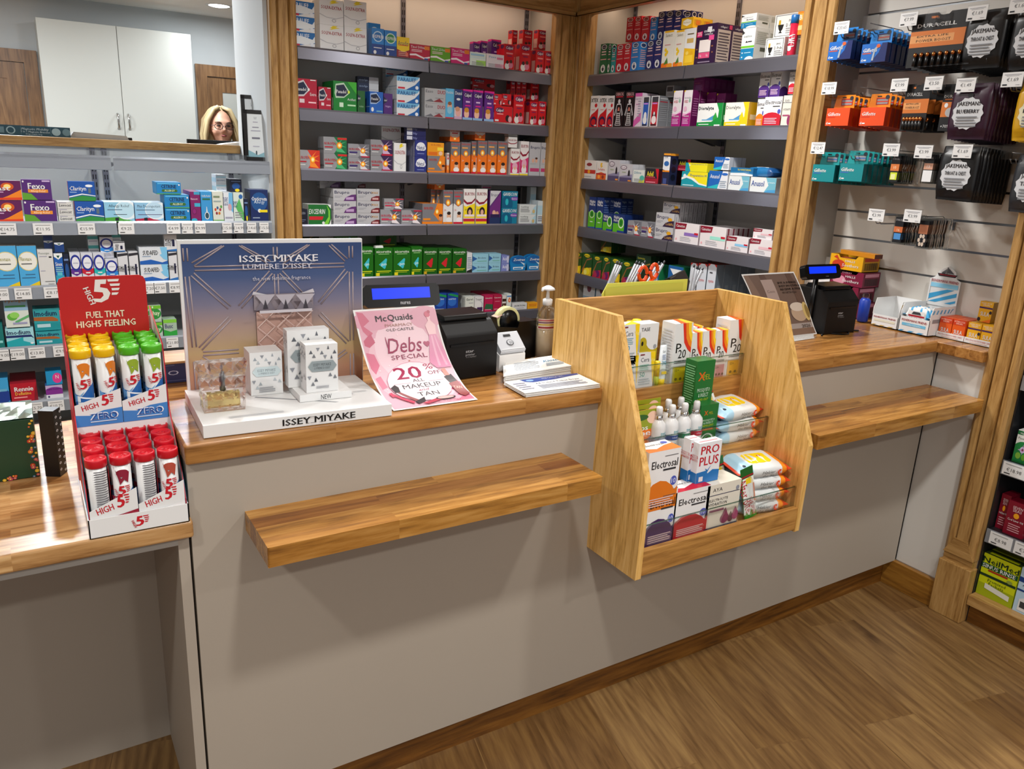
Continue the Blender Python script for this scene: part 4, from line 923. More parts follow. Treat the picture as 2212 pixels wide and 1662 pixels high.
sheet('promotion_poster', 'pink shop poster leaning from the till display down to the worktop edge', .208, [(.018, TZ+.0015), (.06, .972), (.105, .992), (.15, 1.025), (.19, 1.075), (.228, 1.145)], .688, .676, pk)
# ================================================================ first till
def vfd(loc, w_, label, tilt, rz, logo=True):
    t = thing('customer_display', label, 'till display', loc, rz)
    h = .054*w_/.19; mb = MB(); c_ = .008
    R_t = Matrix.Rotation(math.radians(tilt), 4, 'X')
    def tl(o, z=.15): o.matrix_local = Matrix.Translation((0, 0, z)) @ R_t; return o
    z0 = loc[2]
    mb.prism([(-w_/2, c_), (-w_/2+c_, 0), (w_/2-c_, 0), (w_/2, c_), (w_/2, h-c_), (w_/2-c_, h), (-w_/2+c_, h), (-w_/2, h-c_)], 'y', -.012, .012, 'black_plastic'); H_ = TOPZ-z0
    tl(mb.build('housing', t, bevel=.002), H_)
    m2 = MB(); m2.box(-w_*.39, -.0128, h*.36, w_*.37, -.012, h*.84, 'screen_blue'); tl(m2.build('screen', t), H_)
    m3 = MB(); m3.art((-w_/2, -.0122, 0), (w_, 0, 0), (0, 0, h), 't nures .53 .19 .17 #c8c8cc w=.13 b=.02' if logo else 't nures .6 .16 .1 #77777c w=.08', off=.0003); tl(m3.build('maker_mark', t), H_)
    MB().lathe([(.009, .01), (.009, H_+.01)], 'black_plastic', (0, .022, 0), n=14).build('pole', t)
    MB().lathe([(.045, 0), (.045, .006), (.012, .014)], 'black_plastic', (0, .022, 0), n=24).build('base', t)
a = at(791, 672, y=.25); b = at(950, 660, y=.25); TOPZ = (a.z+b.z)/2
vfd(((a.x+b.x)/2, .262, TH+.0005), (b.x-a.x), 'black till display with lit blue screen above the pink poster', -18, math.radians(-4))
def printer(loc, rz, label, w_=.15, d=.20, h=.145):
    t = thing('receipt_printer', label, 'printer', loc, rz)
    mb = MB(); mb.prism([(0, 0), (d, 0), (d, h*.92), (d*.8, h), (.035, h), (0, h*.78)], 'x', 0, w_, 'black_matte'); mb.build('body', t, bevel=.006, seg=3)
    m2 = MB(); m2.prism([(.03, h), (.035, h+.012), (d*.55, h+.016), (d*.6, h)], 'x', .012, w_-.012, 'black_plastic'); m2.build('lid', t, bevel=.004)
    MB().box(.01, -.003, h*.60, w_-.01, .002, h*.64, 'black_plastic').build('paper_slot', t)
    m3 = MB(); m3.art((0, 0, 0), (w_, 0, 0), (0, 0, h), 't star .45 .5 .05 #a8a8aa w=.16 b=.02;t printer .46 .44 .04 #a8a8aa w=.18;t FUTUREPRNT .48 .395 .025 #77777a w=.2', off=.0004); m3.build('maker_mark', t)
    return t
printer((.895, .178, TH+.0005), math.radians(4), 'black receipt printer between the pink poster and the card reader')
# cash drawer sized dark block behind, black cable
t = tag(MB().lathe([(.033, 0), (.033, .07), (.028, .078)], 'black_plastic', n=24, axis='x').build('label_roll_holder', None, (.80, .33, TH+.034)), 'black cylinder behind the pink poster next to the printer', 'holder')
# card reader
t = thing('card_reader', 'small white card reader with contactless mark by the black printer', 'card reader', (1.066, .21, TH+.0005), math.radians(3))
mb = MB(); mb.prism([(0, 0), (.06, 0), (.06, .075), (.012, .048), (0, .044)], 'x', 0, .082, 'white_plastic'); mb.build('stand', t, bevel=.004)
mb = MB(); mb.prism([(.0, .046), (.012, .05), (.05, .088), (.042, .096), (-.004, .056)], 'x', .002, .08, '#b9bcc2'); mb.build('terminal', t, bevel=.003)
mb = MB(); O = (.002, -.004, .056); mb.art(O, (.078, 0, 0), (0, .046, .040), 'r .36 .72 .64 .84 K;e .5 .4 .14 .15 #3a3c42;e .5 .4 .115 .125 #b9bcc2;t ))) .52 .4 .14 #3a3c42;r .04 .04 .96 .07 #d4d6d8', off=.0008); mb.build('printed_marks', t)
# tape dispenser
p = at(1105, 790, y=.30)
t = thing('tape_dispenser', 'glossy black desk tape dispenser with a pale roll of tape', 'tape dispenser', (1.085, .30, TH+.0005), math.radians(4))
mb = MB(); mb.prism([(.0, 0), (.16, 0), (.165, .02), (.165, .10), (.158, .106), (.10, .106), (.095, .09), (.028, .098), (.022, .125), (.006, .128), (-.006, .11), (.0, .09)], 'y', 0, .055, 'black_plastic'); mb.build('body', t, bevel=.005, seg=3)
mb = MB(); ro, ri = .038, .031; mb.lathe([(ri, .0), (ro, .0), (ro, .02), (ri, .02), (ri, 0)], '#c9c58e', (.075, .018, .108), n=40, axis='y'); mb.build('tape_roll', t)
MB().lathe([(.001, -.001), (.030, -.001), (.030, .021), (.001, .021)], 'black_plastic', (.075, .018, .108), n=28, axis='y').build('hub', t)
MB().prism([(.018, .115), (.05, .128), (.051, .126), (.02, .112)], 'y', .014, .04, '#c8a89a:r.15').build('tape_end', t)
# hand sanitiser
p = at(1172, 700, y=.33)
t = thing('sanitiser_bottle', 'clear pump bottle of hand gel behind the oak rack, left side', 'bottle', (1.205, .30, TH+.0005))
t.location.x = at(1180, 700, y=.30).x
mb = MB(); mb.lathe([(.026, 0), (.03, .004), (.031, .05), (.031, .11), (.027, .13), (.018, .143), (.011, .148), (.011, .153)], 'clear_plastic', n=24, sq=.75); mb.build('bottle', t)
MB().lathe([(.001, .003), (.027, .004), (.0285, .05), (.0285, .09), (.001, .092)], '#b9a88c:r.1', n=20, sq=.72).build('gel', t)
mb = MB(); cylart(mb, .0315, .085, .03, 'r 0 0 1 1 #c9b7a6;r 0 .1 1 .25 #8c1c2c;r 0 .4 1 .5 #b9a21c;r 0 .6 1 .7 #5a2a50;r 0 .8 1 .9 #a84050', span=2.6); mb.build('label', t).scale = (1, .77, 1)
MB().lathe([(.0135, .15), (.0135, .166), (.009, .168)], 'white_plastic', n=18).build('collar', t)
mb = MB(); mb.lathe([(.005, .168), (.004, .188), (.006, .192), (.020, .193), (.017, .198), (.006, .204), (.001, .205)], 'white_plastic', n=18); mb.tube([(.0, 0, .196), (-.014, -.004, .197), (-.026, -.008, .192)], .003, 'white_plastic'); mb.build('pump', t)
# leaflets
def stack(name, label, pts, z, n, art, cat='leaflets', hh=.0016):
    P = [Vector(q) for q in pts]; c_ = P[0]; U = P[1]-P[0]; V = P[3]-P[0]
    t = thing(name, label, cat, (c_.x, c_.y, z))
    for i in range(n):
        a = random.uniform(-.003, .003); b = random.uniform(-.003, .003); mb = MB()
        q = [(a, b), (U.x+a, U.y+b), (U.x+V.x+a, U.y+V.y+b), (V.x+a, V.y+b)]
        mb.prism(q, 'z', 0, hh*.9, 'paper')
        if i == n-1: mb.art((a, b, hh*.9), (U.x, U.y, 0), (V.x, V.y, 0), art)
        mb.build('leaflet', t, (0, 0, i*hh))
zz = TH+.001
stack('leaflet_stack', 'front stack of draw tickets with a blue header at the worktop edge', [at(1134, 859, z=zz), at(1294, 838, z=zz), at(1246, 806, z=zz), at(1090, 834, z=zz)], zz, 7, 'p .12,1 1,1 1,.9 .6,.74 .3,.7 .22,.8 .2,1 #22408c;e .3 .86 .05 .07 #7aa0d0;t OLDCASTLE_GFC .62 .9 .07 W w=.3;t All_Ireland_Ticket_Draw .6 .58 .1 #3a4a6a w=.6;'+lines(.28, .9, .15, .45, 4, '#8a93a8')+lines(.04, .2, .2, .8, 4, '#aab'))
stack('leaflet_stack', 'rear stack of white lottery leaflets with blue print by the rack', [at(1090, 830, z=zz), at(1240, 806, z=zz), at(1186, 781, z=zz), at(1089, 800, z=zz)], zz, 14, 't Klotto .68 .62 .16 #2a78a0 w=.26 b=.02;t CLUB .7 .86 .08 #8a93a8 w=.2;'+lines(.12, .48, .2, .8, 6, '#b9c2cc')+lines(.58, .84, .2, .45, 3, '#9ab'))
# folder, scissors and pens behind the rack
zf = at(1320, 630, y=.245).z
mb = MB(); a0 = at(1294, 634, y=.25); a1 = at(1476, 622, y=.25); a2 = at(1474, 602, y=.25); a3 = at(1306, 611, y=.25)
mb.prism([(a0.x, .97), (a1.x, .97), (a1.x, a2.z), (a3.x, a3.z), (a0.x, a0.z)], 'y', .235, .238, '#d0cf56'); mb.prism([(a3.x-.01, a3.z-.012), (a1.x-.02, a2.z-.008), (a1.x-.02, .97), (a3.x, .97)], 'y', .231, .233, '#c2c04e')
tag(mb.build('paper_folder'), 'yellow cardboard folder propped behind the oak rack', 'folder')
t = thing('pen_pot', 'metal pen pot hidden behind the oak rack', 'pot', (1.56, .40, TH+.0005)); MB().lathe([(.001, 0), (.045, 0), (.045, .10), (.042, .10), (.042, .004), (.001, .004)], 'steel', n=24).build('pot', t)
def pen(x, y, px, py, label, i):
    e = at(px, py, y=y+.02); b = Vector((x, y, TH+.012)); mb = MB(); mb.tube([tuple(Vector((0, 0, 0))), tuple((e-b)*.96)], .0045, '#8b8d92:r.3', n=8)
    t = thing('pen', label, 'pen', b, 0, 'grey pens behind the oak rack'); mb.build('barrel', t); MB().tube([tuple((e-b)*.96), tuple(e-b)], .003, '#22262c:r.4', n=8).build('tip', t)
for i, px in enumerate((1334, 1339, 1344, 1376, 1382, 1388, 1394, 1424, 1430, 1436)):
    pen(1.40+(px-1334)*.0013+.03, .33+.012*(i % 3), px, 564+(i % 3)*2, 'grey pen standing behind the yellow folder, '+('leftmost', 'second from left', 'third from left', 'fourth from left', 'fifth from left', 'sixth from left', 'seventh from left', 'third from right', 'second from right', 'right end of the row')[i], i)
for i, (px, py, dx) in enumerate(((1500, 572, -10), (1506, 576, -8), (1512, 578, -20), (1519, 579, -24))):
    pen(at(px+dx*2, 640, y=.3).x, .30+.01*i, px, py, 'slanted grey pen right of the yellow folder, '+('leftmost', 'second', 'third', 'rightmost')[i], i)
t = thing('scissors', 'orange-handled scissors standing behind the yellow folder', 'scissors', (0, 0, 0))
for k, (px, py, rx, rz_) in enumerate(((1389, 592, 13, 17), (1413, 586, 11, 17))):
    c_ = at(px, py, y=.30); sc_ = 1/820.0
    mb = MB(); mb.tube([(c_.x+rx*sc_*math.cos(a*PI/10), .30, c_.z+rz_*sc_*math.sin(a*PI/10)) for a in range(20)], .0055, '#d9450e:r.3', n=10, closed=True)
    mb.tube([(c_.x, .30, c_.z-rz_*sc_), (1.515+.01*k, .31, TH+.07)], .006, '#d9450e:r.3'); mb.build('handle', t)
MB().prism([(1.508, TH+.07), (1.525, TH+.07), (1.515, TH+.004)], 'y', .309, .312, 'chrome').build('blades', t)
# ================================================================ second till
p2 = 'r .02 .02 .98 .98 #6e5a50;r .02 .02 .98 .2 #a09590;r .02 .02 .98 .12 #7c6252;p .02,.98 .1,.98 .2,.5 .1,.2 .02,.3 #7f695c;p .3,.98 .4,.98 .5,.4 .4,.2 .35,.2 #5e4a42;p .8,.98 .9,.98 .98,.5 .98,.3 .85,.3 #604a40;r .28 .42 .5 .9 #a8948c;t Coco .39 .72 .04 #6a5850 w=.14;t BUY_A_SUNRISE .76 .84 .032 #1c1614 w=.36 b=.02;t BODY_SMOOTHER_&_ .78 .79 .032 #1c1614 w=.4 b=.02;t RECEIVE_A_FREE .78 .74 .032 #1c1614 w=.4 b=.02;t WORTH_€20 .73 .69 .032 #1c1614 w=.28;e .78 .36 .15 .13 #b59c84;e .78 .46 .14 .07 #cfc2b4;e .93 .38 .06 .15 #c9b070;e .95 .38 .035 .11 #8c7440;t 2026 .84 .155 .05 #3c3430 w=.17;t E .36 .5 .05 #7a6258'
b0 = at(1770, 724, z=TZ); 
sheet('promotion_poster', 'brown sun cream poster leaning on the second till', .25, [(.215, TZ+.0015), (.222, .99), (.232, 1.05), (.245, 1.12), (.262, 1.175)], 2.095, 1.985, p2)
a = at(1741, 609, y=.235); b = at(1812, 599, y=.235); TOPZ = (a.z+b.z)/2
vfd(((a.x+b.x)/2+.005, .245, TH+.0005), (b.x-a.x)*1.0, 'narrow till display with blue screen above the brown poster', -18, math.radians(-4), False)
printer((2.36, .20, TH+.0005), math.radians(-4), 'black receipt printer beside the mint boxes at the second till', .15, .2, .15)
t = thing('till_screen', 'black till screen edge sticking up behind the rack right side', 'screen', (1.93, .36, TH+.0005), math.radians(35))
MB().prism([(0, 0), (.12, 0), (.12, .012), (.05, .02), (.03, .05), (.0, .02)], 'x', 0, .12, 'black_plastic').build('base', t)
MB().prism([(.02, .04), (.04, .04), (.13, .175), (.11, .185)], 'x', -.04, .2, 'black_matte').build('panel', t, bevel=.003); MB().prism([(.107, .17), (.109, .178), (.108, .182), (.104, .172)], 'x', -.03, .05, '#9a9c9e').build('edge_strip', t)
tag(MB().tube([at(1775, 725, z=TH+.003)+Vector((.03*i, .02*math.sin(i*1.3), 0)) for i in range(8)], .003, 'black_plastic').build('cable'), 'thin black cable lying in front of the right printer', 'cable')
mb = MB()
for i in range(5): q = at(1722+i*3, 738-i*1.5, z=TH); mb.prism([(q.x-.06, q.y+.09), (q.x-.05, q.y), (q.x+.10-.008*i, q.y+.01), (q.x+.11, q.y+.08)], 'z', TH+.001+i*.0012, TH+.002+i*.0012, 'paper')
tag(mb.build('papers'), 'loose white papers under the brown poster', 'papers')
# ---- sweets along the right wall
FF = 'W'
def ffart(c_): return 'p 0,.02 .12,.02 .22,.12 .1,.12 {c};p .3,.02 .45,.02 .55,.12 .4,.12 {c};p .62,.02 .78,.02 .88,.12 .72,.12 {c};t FISHERMANS_FRIEND .5 .78 .14 #a01c2c w=.86 b=.02;r .1 .42 .9 .6 {d};t ORIGINAL .5 .5 .08 W w=.5'.format(c=c_[0], d=c_[1])
def openbox(name, label, loc, w_, d, h, hf, colr, art, header=None, cat='box', inner='#c9c9c6'):
    """sweet carton with cut-away front, front faces -x; local x along -y"""
    t = thing(name, label, cat, loc, -PI/2); mb = MB(); e = .0015
    mb.box(0, 0, 0, w_, d, e, 'W'); mb.box(0, 0, 0, w_, e, hf, 'W'); mb.box(0, d-e, 0, w_, d, h, 'W')
    for x_ in (0, w_-e): mb.prism([(0, 0), (d, 0), (d, h), (.012, h), (0, hf+.02)], 'x', x_, x_+e, 'W')
    mb.art((0, 0, 0), (w_, 0, 0), (0, 0, hf), art); st_ = ''.join('p %.2f,%.2f %.2f,%.2f %.2f,%.2f %.2f,%.2f %s;' % (x_, .86, x_+.06, .86, x_+.1, .98, x_+.04, .98, colr) for x_ in (.05, .2, .35, .5, .65, .8))
    mb.art((w_, 0, 0), (0, d, 0), (0, 0, h), st_.replace('.86', '.76').replace('.98', '.9')+'r .1 .45 .7 .58 #8a8c90'); mb.build('carton', t)
    if header: header(t, w_, d, h)
    return t
def ffheader(t, w_, d, h):
    mb = MB(); z1 = h+.105; mb.prism([(0, h-.01), (w_, h-.01), (w_, z1-.02), (w_*.85, z1-.012), (w_*.78, z1+.012), (w_*.55, z1+.03), (w_*.25, z1+.012), (w_*.14, z1-.012), (0, z1-.02)], 'y', d-.004, d-.002, 'W')
    O = (0, d-.004, h); mb.art(O, (w_, 0, 0), (0, 0, .085), 'p .05,.02 .3,.02 .95,.35 .95,.52 #3f9ed0;p .6,.02 .8,.02 .95,.1 .95,.2 #3f9ed0;p .05,.12 .05,.35 .62,.62 .85,.62 #3f9ed0;r .05 .66 .95 .84 #8ccbe8;r .0 .0 .05 1 W;t FISHERMANS_FRIEND .5 .94 .11 #a01c2c w=.9 b=.02', off=.0004)
    mb.art((0, d-.004, z1-.012), (w_, 0, 0), (0, 0, .04), 'p .25,.1 .8,.1 .86,.35 .2,.35 #2a2c30;p .3,.2 .8,.2 .8,.3 .25,.3 #8a1c28;r .5 .35 .52 .95 #2a2c30;p .53,.4 .53,.9 .75,.4 #50545a;p .49,.4 .49,.8 .32,.4 #6a6e74;r .35 .35 .45 .5 #50545a', off=.0004); mb.build('header_card', t)
p = at(1878, 702, z=.9605)
openbox('mint_carton', 'open gold and white lozenge carton, left of the blue striped one', (2.722, .268, .9605), .104, .13, .10, .042, '#b8974c', ffart(('#b8974c', '#dcd8c0')))
openbox('mint_carton', 'blue striped lozenge carton with ship header card', (2.722, .158, .9605), .112, .15, .10, .055, '#4f9ccb', ffart(('#4f9ccb', '#6fb8dc')), ffheader)
mb = MB(); pillow(mb, .085, .018, .06, lambda u, a: ['#e2e4e4', '#3f9ed0', '#e2e4e4', '#e2e4e4'][int((u+2)*6) % 4], nu=10, nv=10, seed=4); mb.art((-.03, -.0095, .018), (.06, 0, 0), (0, 0, .03), 'r 0 0 1 1 W;r 0 .3 1 .5 #a01c2c;p .2,.6 .8,.6 .7,.9 .3,.9 #3a3c42;t FRIEND .5 .15 .2 #a01c2c w=.8', off=.001)
for k in range(3):
    o = mb.build('lozenge_packet', None, (2.738+.025*k, .102, .972+.02), -PI/2) if k == 0 else dup(o, (2.738+.025*k, .102+.003*k, .992)); tag(o, 'blue striped lozenge packet in the ship carton, '+('front one', 'middle one', 'rear one')[k], 'packet', 'lozenge packets')
def trayset(y0, n, kn, word):
    t = thing('sweet_tray', 'white cardboard tray of %s' % word, 'tray', (2.772, y0, .9585), -PI/2)
    mb = MB(); w_ = .098; mb.box(0, 0, 0, w_, .0012, .02, 'W'); mb.box(0, 0, 0, w_, .11, .0012, 'W'); mb.box(0, .1, 0, w_, .101, .03, 'W'); mb.art((0, 0, 0), (w_, 0, 0), (0, 0, .02), 't SMOOTH_&_DELICIOUS_HARD_CANDY .5 .62 .3 #b01c2c w=.9;r .2 .2 .8 .28 #c98;'); mb.build('tray', t)
    for c_ in range(2):
        for r in range(3):
            pack(kn, (2.776+.033*r, y0-.003-.047*c_, .9605), -PI/2, .044, .07, .03, label='%s sweet box, %s, %s' % (('orange butterscotch' if kn == 'sulao' else 'yellow fruit drop'), ('left column', 'right column')[c_], ('front row', 'middle row', 'rear row')[r]))
kind('sulao', '', 'box', 'r 0 .72 1 1 #c43a1a;t BUTTERSCOTCH .5 .9 .08 #f0d8c8 w=.8;t DROPS .5 .8 .07 #f0d8c8 w=.5;t SULA .5 .38 .2 W w=.66 b=.03;p 0,0 .6,0 0,.3 #e89a4a', '#d9581a', obj='sweet_box')
kind('sulay', '', 'box', 'r 0 .66 1 .74 #4a2a5c;t MIXED_FRUIT .5 .92 .07 W w=.8;t DROPS .5 .83 .07 W w=.5;t SULA .5 .4 .2 W w=.66 b=.03;e .12 .12 .12 .1 #221a2c;e .9 .5 .1 .08 #221a2c;p .3,0 1,0 1,.2 #e8741a', '#e0a81c', obj='sweet_box')
trayset(.044, 2, 'sulao', 'orange butterscotch sweets'); trayset(-.056, 2, 'sulay', 'yellow fruit sweets')
pack('sulay', (2.81, -.065, 1.0325), -PI/2, .044, .07, .03, label='yellow fruit sweet box standing on top of the others by the post')
HAL = 'e .28 .35 .2 .3 {h};p .1,.8 .3,.6 .2,.95 {h};t HALLS .62 .62 .14 W w=.3 b=.02;t Soothers .64 .34 .2 W w=.5 b=.02;t {s} .5 .86 .1 {h} w=.3'
def soothers(i, z, y0, c_, h_, label):
    t = thing('sweet_carton', label, 'carton', (2.765, y0, z), -PI/2); w_, d, h = .145, .105, .058; mb = MB()
    mb.prism([(0, 0), (w_, 0), (w_, h), (w_*.84, h), (w_*.78, h*.8), (w_*.3, h*.8), (w_*.24, h), (0, h)], 'y', 0, .0015, c_); mb.box(0, .0015, 0, .0015, d, h, c_); mb.box(w_-.0015, .0015, 0, w_, d, h, c_); mb.box(0, d-.0015, 0, w_, d, h, c_); mb.box(0, 0, 0, w_, d, .0015, c_); mb.box(.01, .01, .004, w_-.01, d-.01, h*.72, '#5a1c24')
    mb.art((0, 0, 0), (w_, 0, 0), (0, 0, h), HAL.format(h=h_, s='CHERRY')); mb.art((w_, 0, 0), (0, d, 0), (0, 0, h), ''.join('r %.3f .12 %.3f .6 #1c1a1c;' % (.1+.04*k, .1+.04*k+(.025 if k % 3 else .015)) for k in range(20))+'r .08 .7 .9 .92 %s' % h_); mb.build('carton', t)
yb_ = at(1790, 620, x=2.765).y
for i in range(4):
    c_, h_ = (('#7a1238', '#d08aa0'), ('#7a1238', '#d08aa0'), ('#e2a80c', '#c23a1a'), ('#e2a80c', '#c23a1a'))[[0, 0, 0, 2][i]]
    soothers(i, TH+.0005+.0585*i if i else TH+.0005, yb_+.012*(i % 2), c_, h_, 'stacked throat sweet carton by the slatted wall, '+('maroon, lowest', 'maroon, second up', 'maroon, third up', 'bright yellow, topmost')[i])

t_z = at(1750, 556, x=2.765).z; y0_ = at(1737, 600, x=2.765).y
openbox('sweet_carton', 'empty white sweet carton left of the throat sweet stack', (2.765, y0_, TH+.0005), .125, .10, t_z-TH, t_z-TH-.045, '#e0702a', 'r .1 .84 .45 .9 #e0702a;t BUTTER .3 .87 .05 #c8501c w=.3;p 0,.0 .6,.3 .9,0 #e8d020')
tag(MB().box(0, 0, 0, .17, .04, .016, {'base': '#c98214', 'right': '#5c2410'}).build('sweet_stick_pack', None, (2.79, yb_-.01, TH+.0005+.0585*4), -PI/2-.15, bevel=.002), 'long amber pack lying on top of the yellow sweet carton', 'packet')
q = at(1868, 705, x=2.70)
simple('gel_bottle', 'small blue bottle left of the gold lozenge carton', 'bottle', (2.735, .315, TH+.0005), [('bottle', MB().lathe([(.016, 0), (.02, .003), (.02, .08), (.013, .09)], '#1438a0', n=18)), ('cap', MB().lathe([(.012, .09), (.012, .108)], 'clear_plastic', n=16))])
# ================================================================ packs on the shelves
def K(n, desc, front, base='W', side=None, top=None, cat='box', obj='medicine_box', left=None):
    if obj == 'medicine_box':
        for w_, o_ in (('ibuprofen', 'ibuprofen_box'), ('painkiller', 'painkiller_box'), ('allergy', 'allergy_box'), ('gum', 'gum_box'), ('cream', 'cream_box'), ('ointment', 'cream_box'), ('spray', 'spray_box'), ('drink', 'drink_box'), ('aspirin', 'painkiller_box'), ('cold', 'cold_relief_box'), ('children', 'children_medicine_box'), ('tablet', 'tablet_box'), ('drops', 'drops_box'), ('drop', 'drops_box')):
            if w_ in desc: obj = o_; break
    kind(n, desc, cat, front, base, side, top, obj, left)
sm = lambda c='#8a8c92': lines(.12, .88, .1, .35, 3, c)
K('paralief', 'blue white painkiller box', 'p 0,1 1,1 1,.3 .6,.2 .1,0 0,0 #1a66a8;p .0,.75 .5,.7 .9,.55 1,.8 1,.35 .6,.18 .15,.2 0,.3 #dfe6ea;t PARALIEF .4 .76 .28 #dfe6ee w=.72 b=.02;r .05 .05 .35 .18 #c22038;e .88 .2 .07 .14 #dfe6ee', side='r 0 .1 1 .3 #1a66a8')
K('paralief2', 'pale blue painkiller box', 'p 0,1 1,1 .9,.8 .5,.6 0,.62 #6fb2da;p .4,0 1,0 1,.8 .8,.4 #1a5fa8;t PARALIEF .45 .76 .28 #174a8a w=.78 b=.02;r .05 .05 .35 .18 #c22038;e .88 .2 .07 .14 #dfe6ee', '#d8dde2', side='r .0 .2 1 .26 #9ab')
K('solpa', 'big white box red lettering', 'p .55,.98 .75,.98 .66,.92 .85,.92 .4,.8 .52,.88 .42,.88 #e8d21a;t SOLPA-EXTRA .5 .68 .13 #a01824 w=.86 b=.02;p 0,.42 .3,.3 .7,.28 1,.38 1,.35 .7,.25 .3,.27 0,.38 #b9bbc0;e .6 .18 .09 .07 #a9abb0;e .6 .18 .06 .045 W', '#e2e3e4')
K('disprin', 'bright blue aspirin box', 'r 0 0 1 .42 #143a84;r 0 .42 1 1 #1e7cc8;e .5 .7 .4 .2 #bcd8ec;e .5 .7 .33 .16 #1e6cb4;t DISPRIN .5 .7 .12 W w=.9 b=.02;r .15 .27 .8 .3 W;e .25 .12 .12 .07 W', '#1c74bc')
K('disping', 'blue green aspirin box', 'r 0 0 1 .42 #143a84;r 0 .42 1 1 #1e7cc8;e .5 .7 .4 .2 #c8e0c8;e .5 .7 .33 .16 #2a8a4c;t DISPRIN .5 .7 .12 W w=.9 b=.02;r .15 .27 .8 .3 W;e .25 .12 .12 .07 W', '#1c74bc')
K('anadin', 'yellow crimson painkiller box', 'r 0 .0 1 .42 #8f1428;p 0,.42 .5,.3 1,.42 1,1 0,1 #ecc814;t Anadin .5 .72 .2 #1c2a60 w=.85;r .1 .6 .9 .63 #c22;e .8 .2 .12 .1 #d83a1a;'+sm('#c98'), '#ecc814')
for n, c, d, tx in (('tin5', '#b01638', 'crimson flat tablet box', 'Tinol_500mg'), ('tin2', '#5c9a1c', 'lime green flat tablet box', 'Tinol_250mg'), ('tin7', '#c41e6a', 'magenta flat tablet box', 'Tinol_75mg')):
    K(n, d, 'p 0,.35 .3,.4 .7,.2 1,.3 1,.2 .7,.1 .3,.28 0,.25 #e8dfe2;t %s .42 .82 .16 W w=.74;r .72 .7 .97 .93 #dd7a24;r .72 .05 .9 .16 #2a4a9a;%s' % (tx, lines(.08, .6, .5, .68, 2, '#e8c8d0')), c)
K('palegreen', 'white lime small tablet box', 'p .4,.1 1,.1 1,.45 .4,.45 #9ed05c;r .05 .75 .9 .9 #9cc4dc;r 0 .6 1 .66 #c8e2e8;'+sm(), '#d8e4da')
K('palepink', 'white pink small tablet box', 'p .5,.1 1,.1 1,.35 .5,.35 #e8a0b4;r .6 .65 .95 .8 #d87a98;t Paxa .35 .8 .14 #6aa0c4 w=.4;'+sm(), '#e0d8dc')
PPL = 'e .33 .16 .24 .13 #e0ded8;e .68 .2 .22 .12 #d07a90;e .33 .31 .13 .07 #3a2420;e .68 .34 .13 .07 #4a2a1c;'
K('calpr', 'red children syrup box', 'e .5 .86 .4 .1 #7c1a50;t Calpol .5 .86 .1 W w=.66 b=.03;r .2 .62 .85 .68 #e88a8a;r .3 .53 .75 .57 #7c1a50;'+PPL, '#c8121e', left='r .12 .08 .86 .55 #e2b8b0;e .5 .9 .4 .08 #5a1a4a', obj='syrup_box')
K('calpp', 'purple children syrup box', 'p 0,1 1,1 1,.93 0,.96 #d81e8a;e .5 .82 .42 .1 #3c1858;t Calpol .5 .82 .1 W w=.7 b=.03;r .3 .58 .72 .63 #d8b8e0;r .25 .46 .78 .5 #d81e8a;e .4 .22 .26 .15 #e8b89c;e .4 .34 .24 .08 #c88a2a;r 0 0 1 .1 #8ab0d8', '#5a2280', left='r .12 .08 .86 .5 #e0d8e4;r 0 .93 1 1 #d81e8a', obj='syrup_box')
K('calpf', 'red flat children tablet box', 'e .3 .75 .25 .16 #5a1a4a;t Calpol .3 .75 .16 W w=.4 b=.03;r .15 .5 .5 .56 #e8a0a0;e .75 .3 .12 .2 #2c1a1a;e .88 .25 .1 .18 #d8a0a8;r .05 .1 .25 .2 W', '#c8121e', side='r 0 .3 1 .6 #e8d0d0')
K('panr', 'crimson tablet box dark arrow', 'p .05,.85 .4,.96 .62,.7 .62,.6 .4,.42 .05,.4 .0,.6 #c8c4c8;p .07,.8 .4,.9 .58,.68 .58,.62 .4,.48 .07,.46 #16203c;t Panadol .3 .65 .11 W w=.42 b=.02;e .62 .65 .05 .05 W;t Extra .82 .5 .1 W w=.28;r .6 .2 .95 .25 #e8b8c0;r .2 .2 .42 .33 #d8c8cc;r .7 .95 .95 .98 W', '#a80f30', left=lines(.2, .8, .2, .6, 5, '#d89'))
K('pang', 'green tablet box dark arrow', 'p .1,.9 .45,.96 .66,.72 .66,.6 .45,.46 .1,.44 .05,.6 #b8d0b8;p .12,.85 .45,.9 .62,.68 .62,.62 .45,.5 .12,.5 #16203c;t Panadol .34 .66 .11 W w=.42 b=.02;e .66 .66 .05 .05 #d0e848;t Actifast .78 .42 .08 W w=.36;r .6 .2 .95 .25 #b8e0b8;r .25 .15 .42 .3 #c8e0c8;p .6,1 1,1 1,.6 #3aa82c', '#117a2c', left='r .3 .08 .7 .45 #d8e0d8')
K('pandg', 'dark green tablet box', 'p .0,.85 .4,.7 .4,.62 0,.5 #16203c;t dol .2 .66 .1 W w=.3;t Actifast .5 .3 .08 #9ac09a w=.6', '#1c5a28')
K('panb', 'blue tablet box dark arrow', 'p .05,.9 .5,.96 .8,.7 .8,.62 .5,.46 .05,.44 #a8c0e0;p .08,.85 .5,.9 .75,.7 .75,.62 .5,.5 .08,.5 #101c3c;t Panadol .38 .68 .12 W w=.5 b=.02;e .2 .2 .1 .1 W;r .5 .1 .95 .16 #7ab', '#1a5cb4', left='r 0 .3 1 .34 #9bd')
K('panp', 'purple night tablet box', 'p 0,.85 .4,.7 .4,.62 0,.5 #16203c;t dol .2 .68 .1 W w=.3;t Night .5 .4 .08 #c8b0e0 w=.6', '#4c2470')
K('solpb', 'small navy white tablet box', 'r .55 0 1 1 #d0d4d8;t solp .28 .5 .3 #9ab0d0 w=.4', '#16294a')
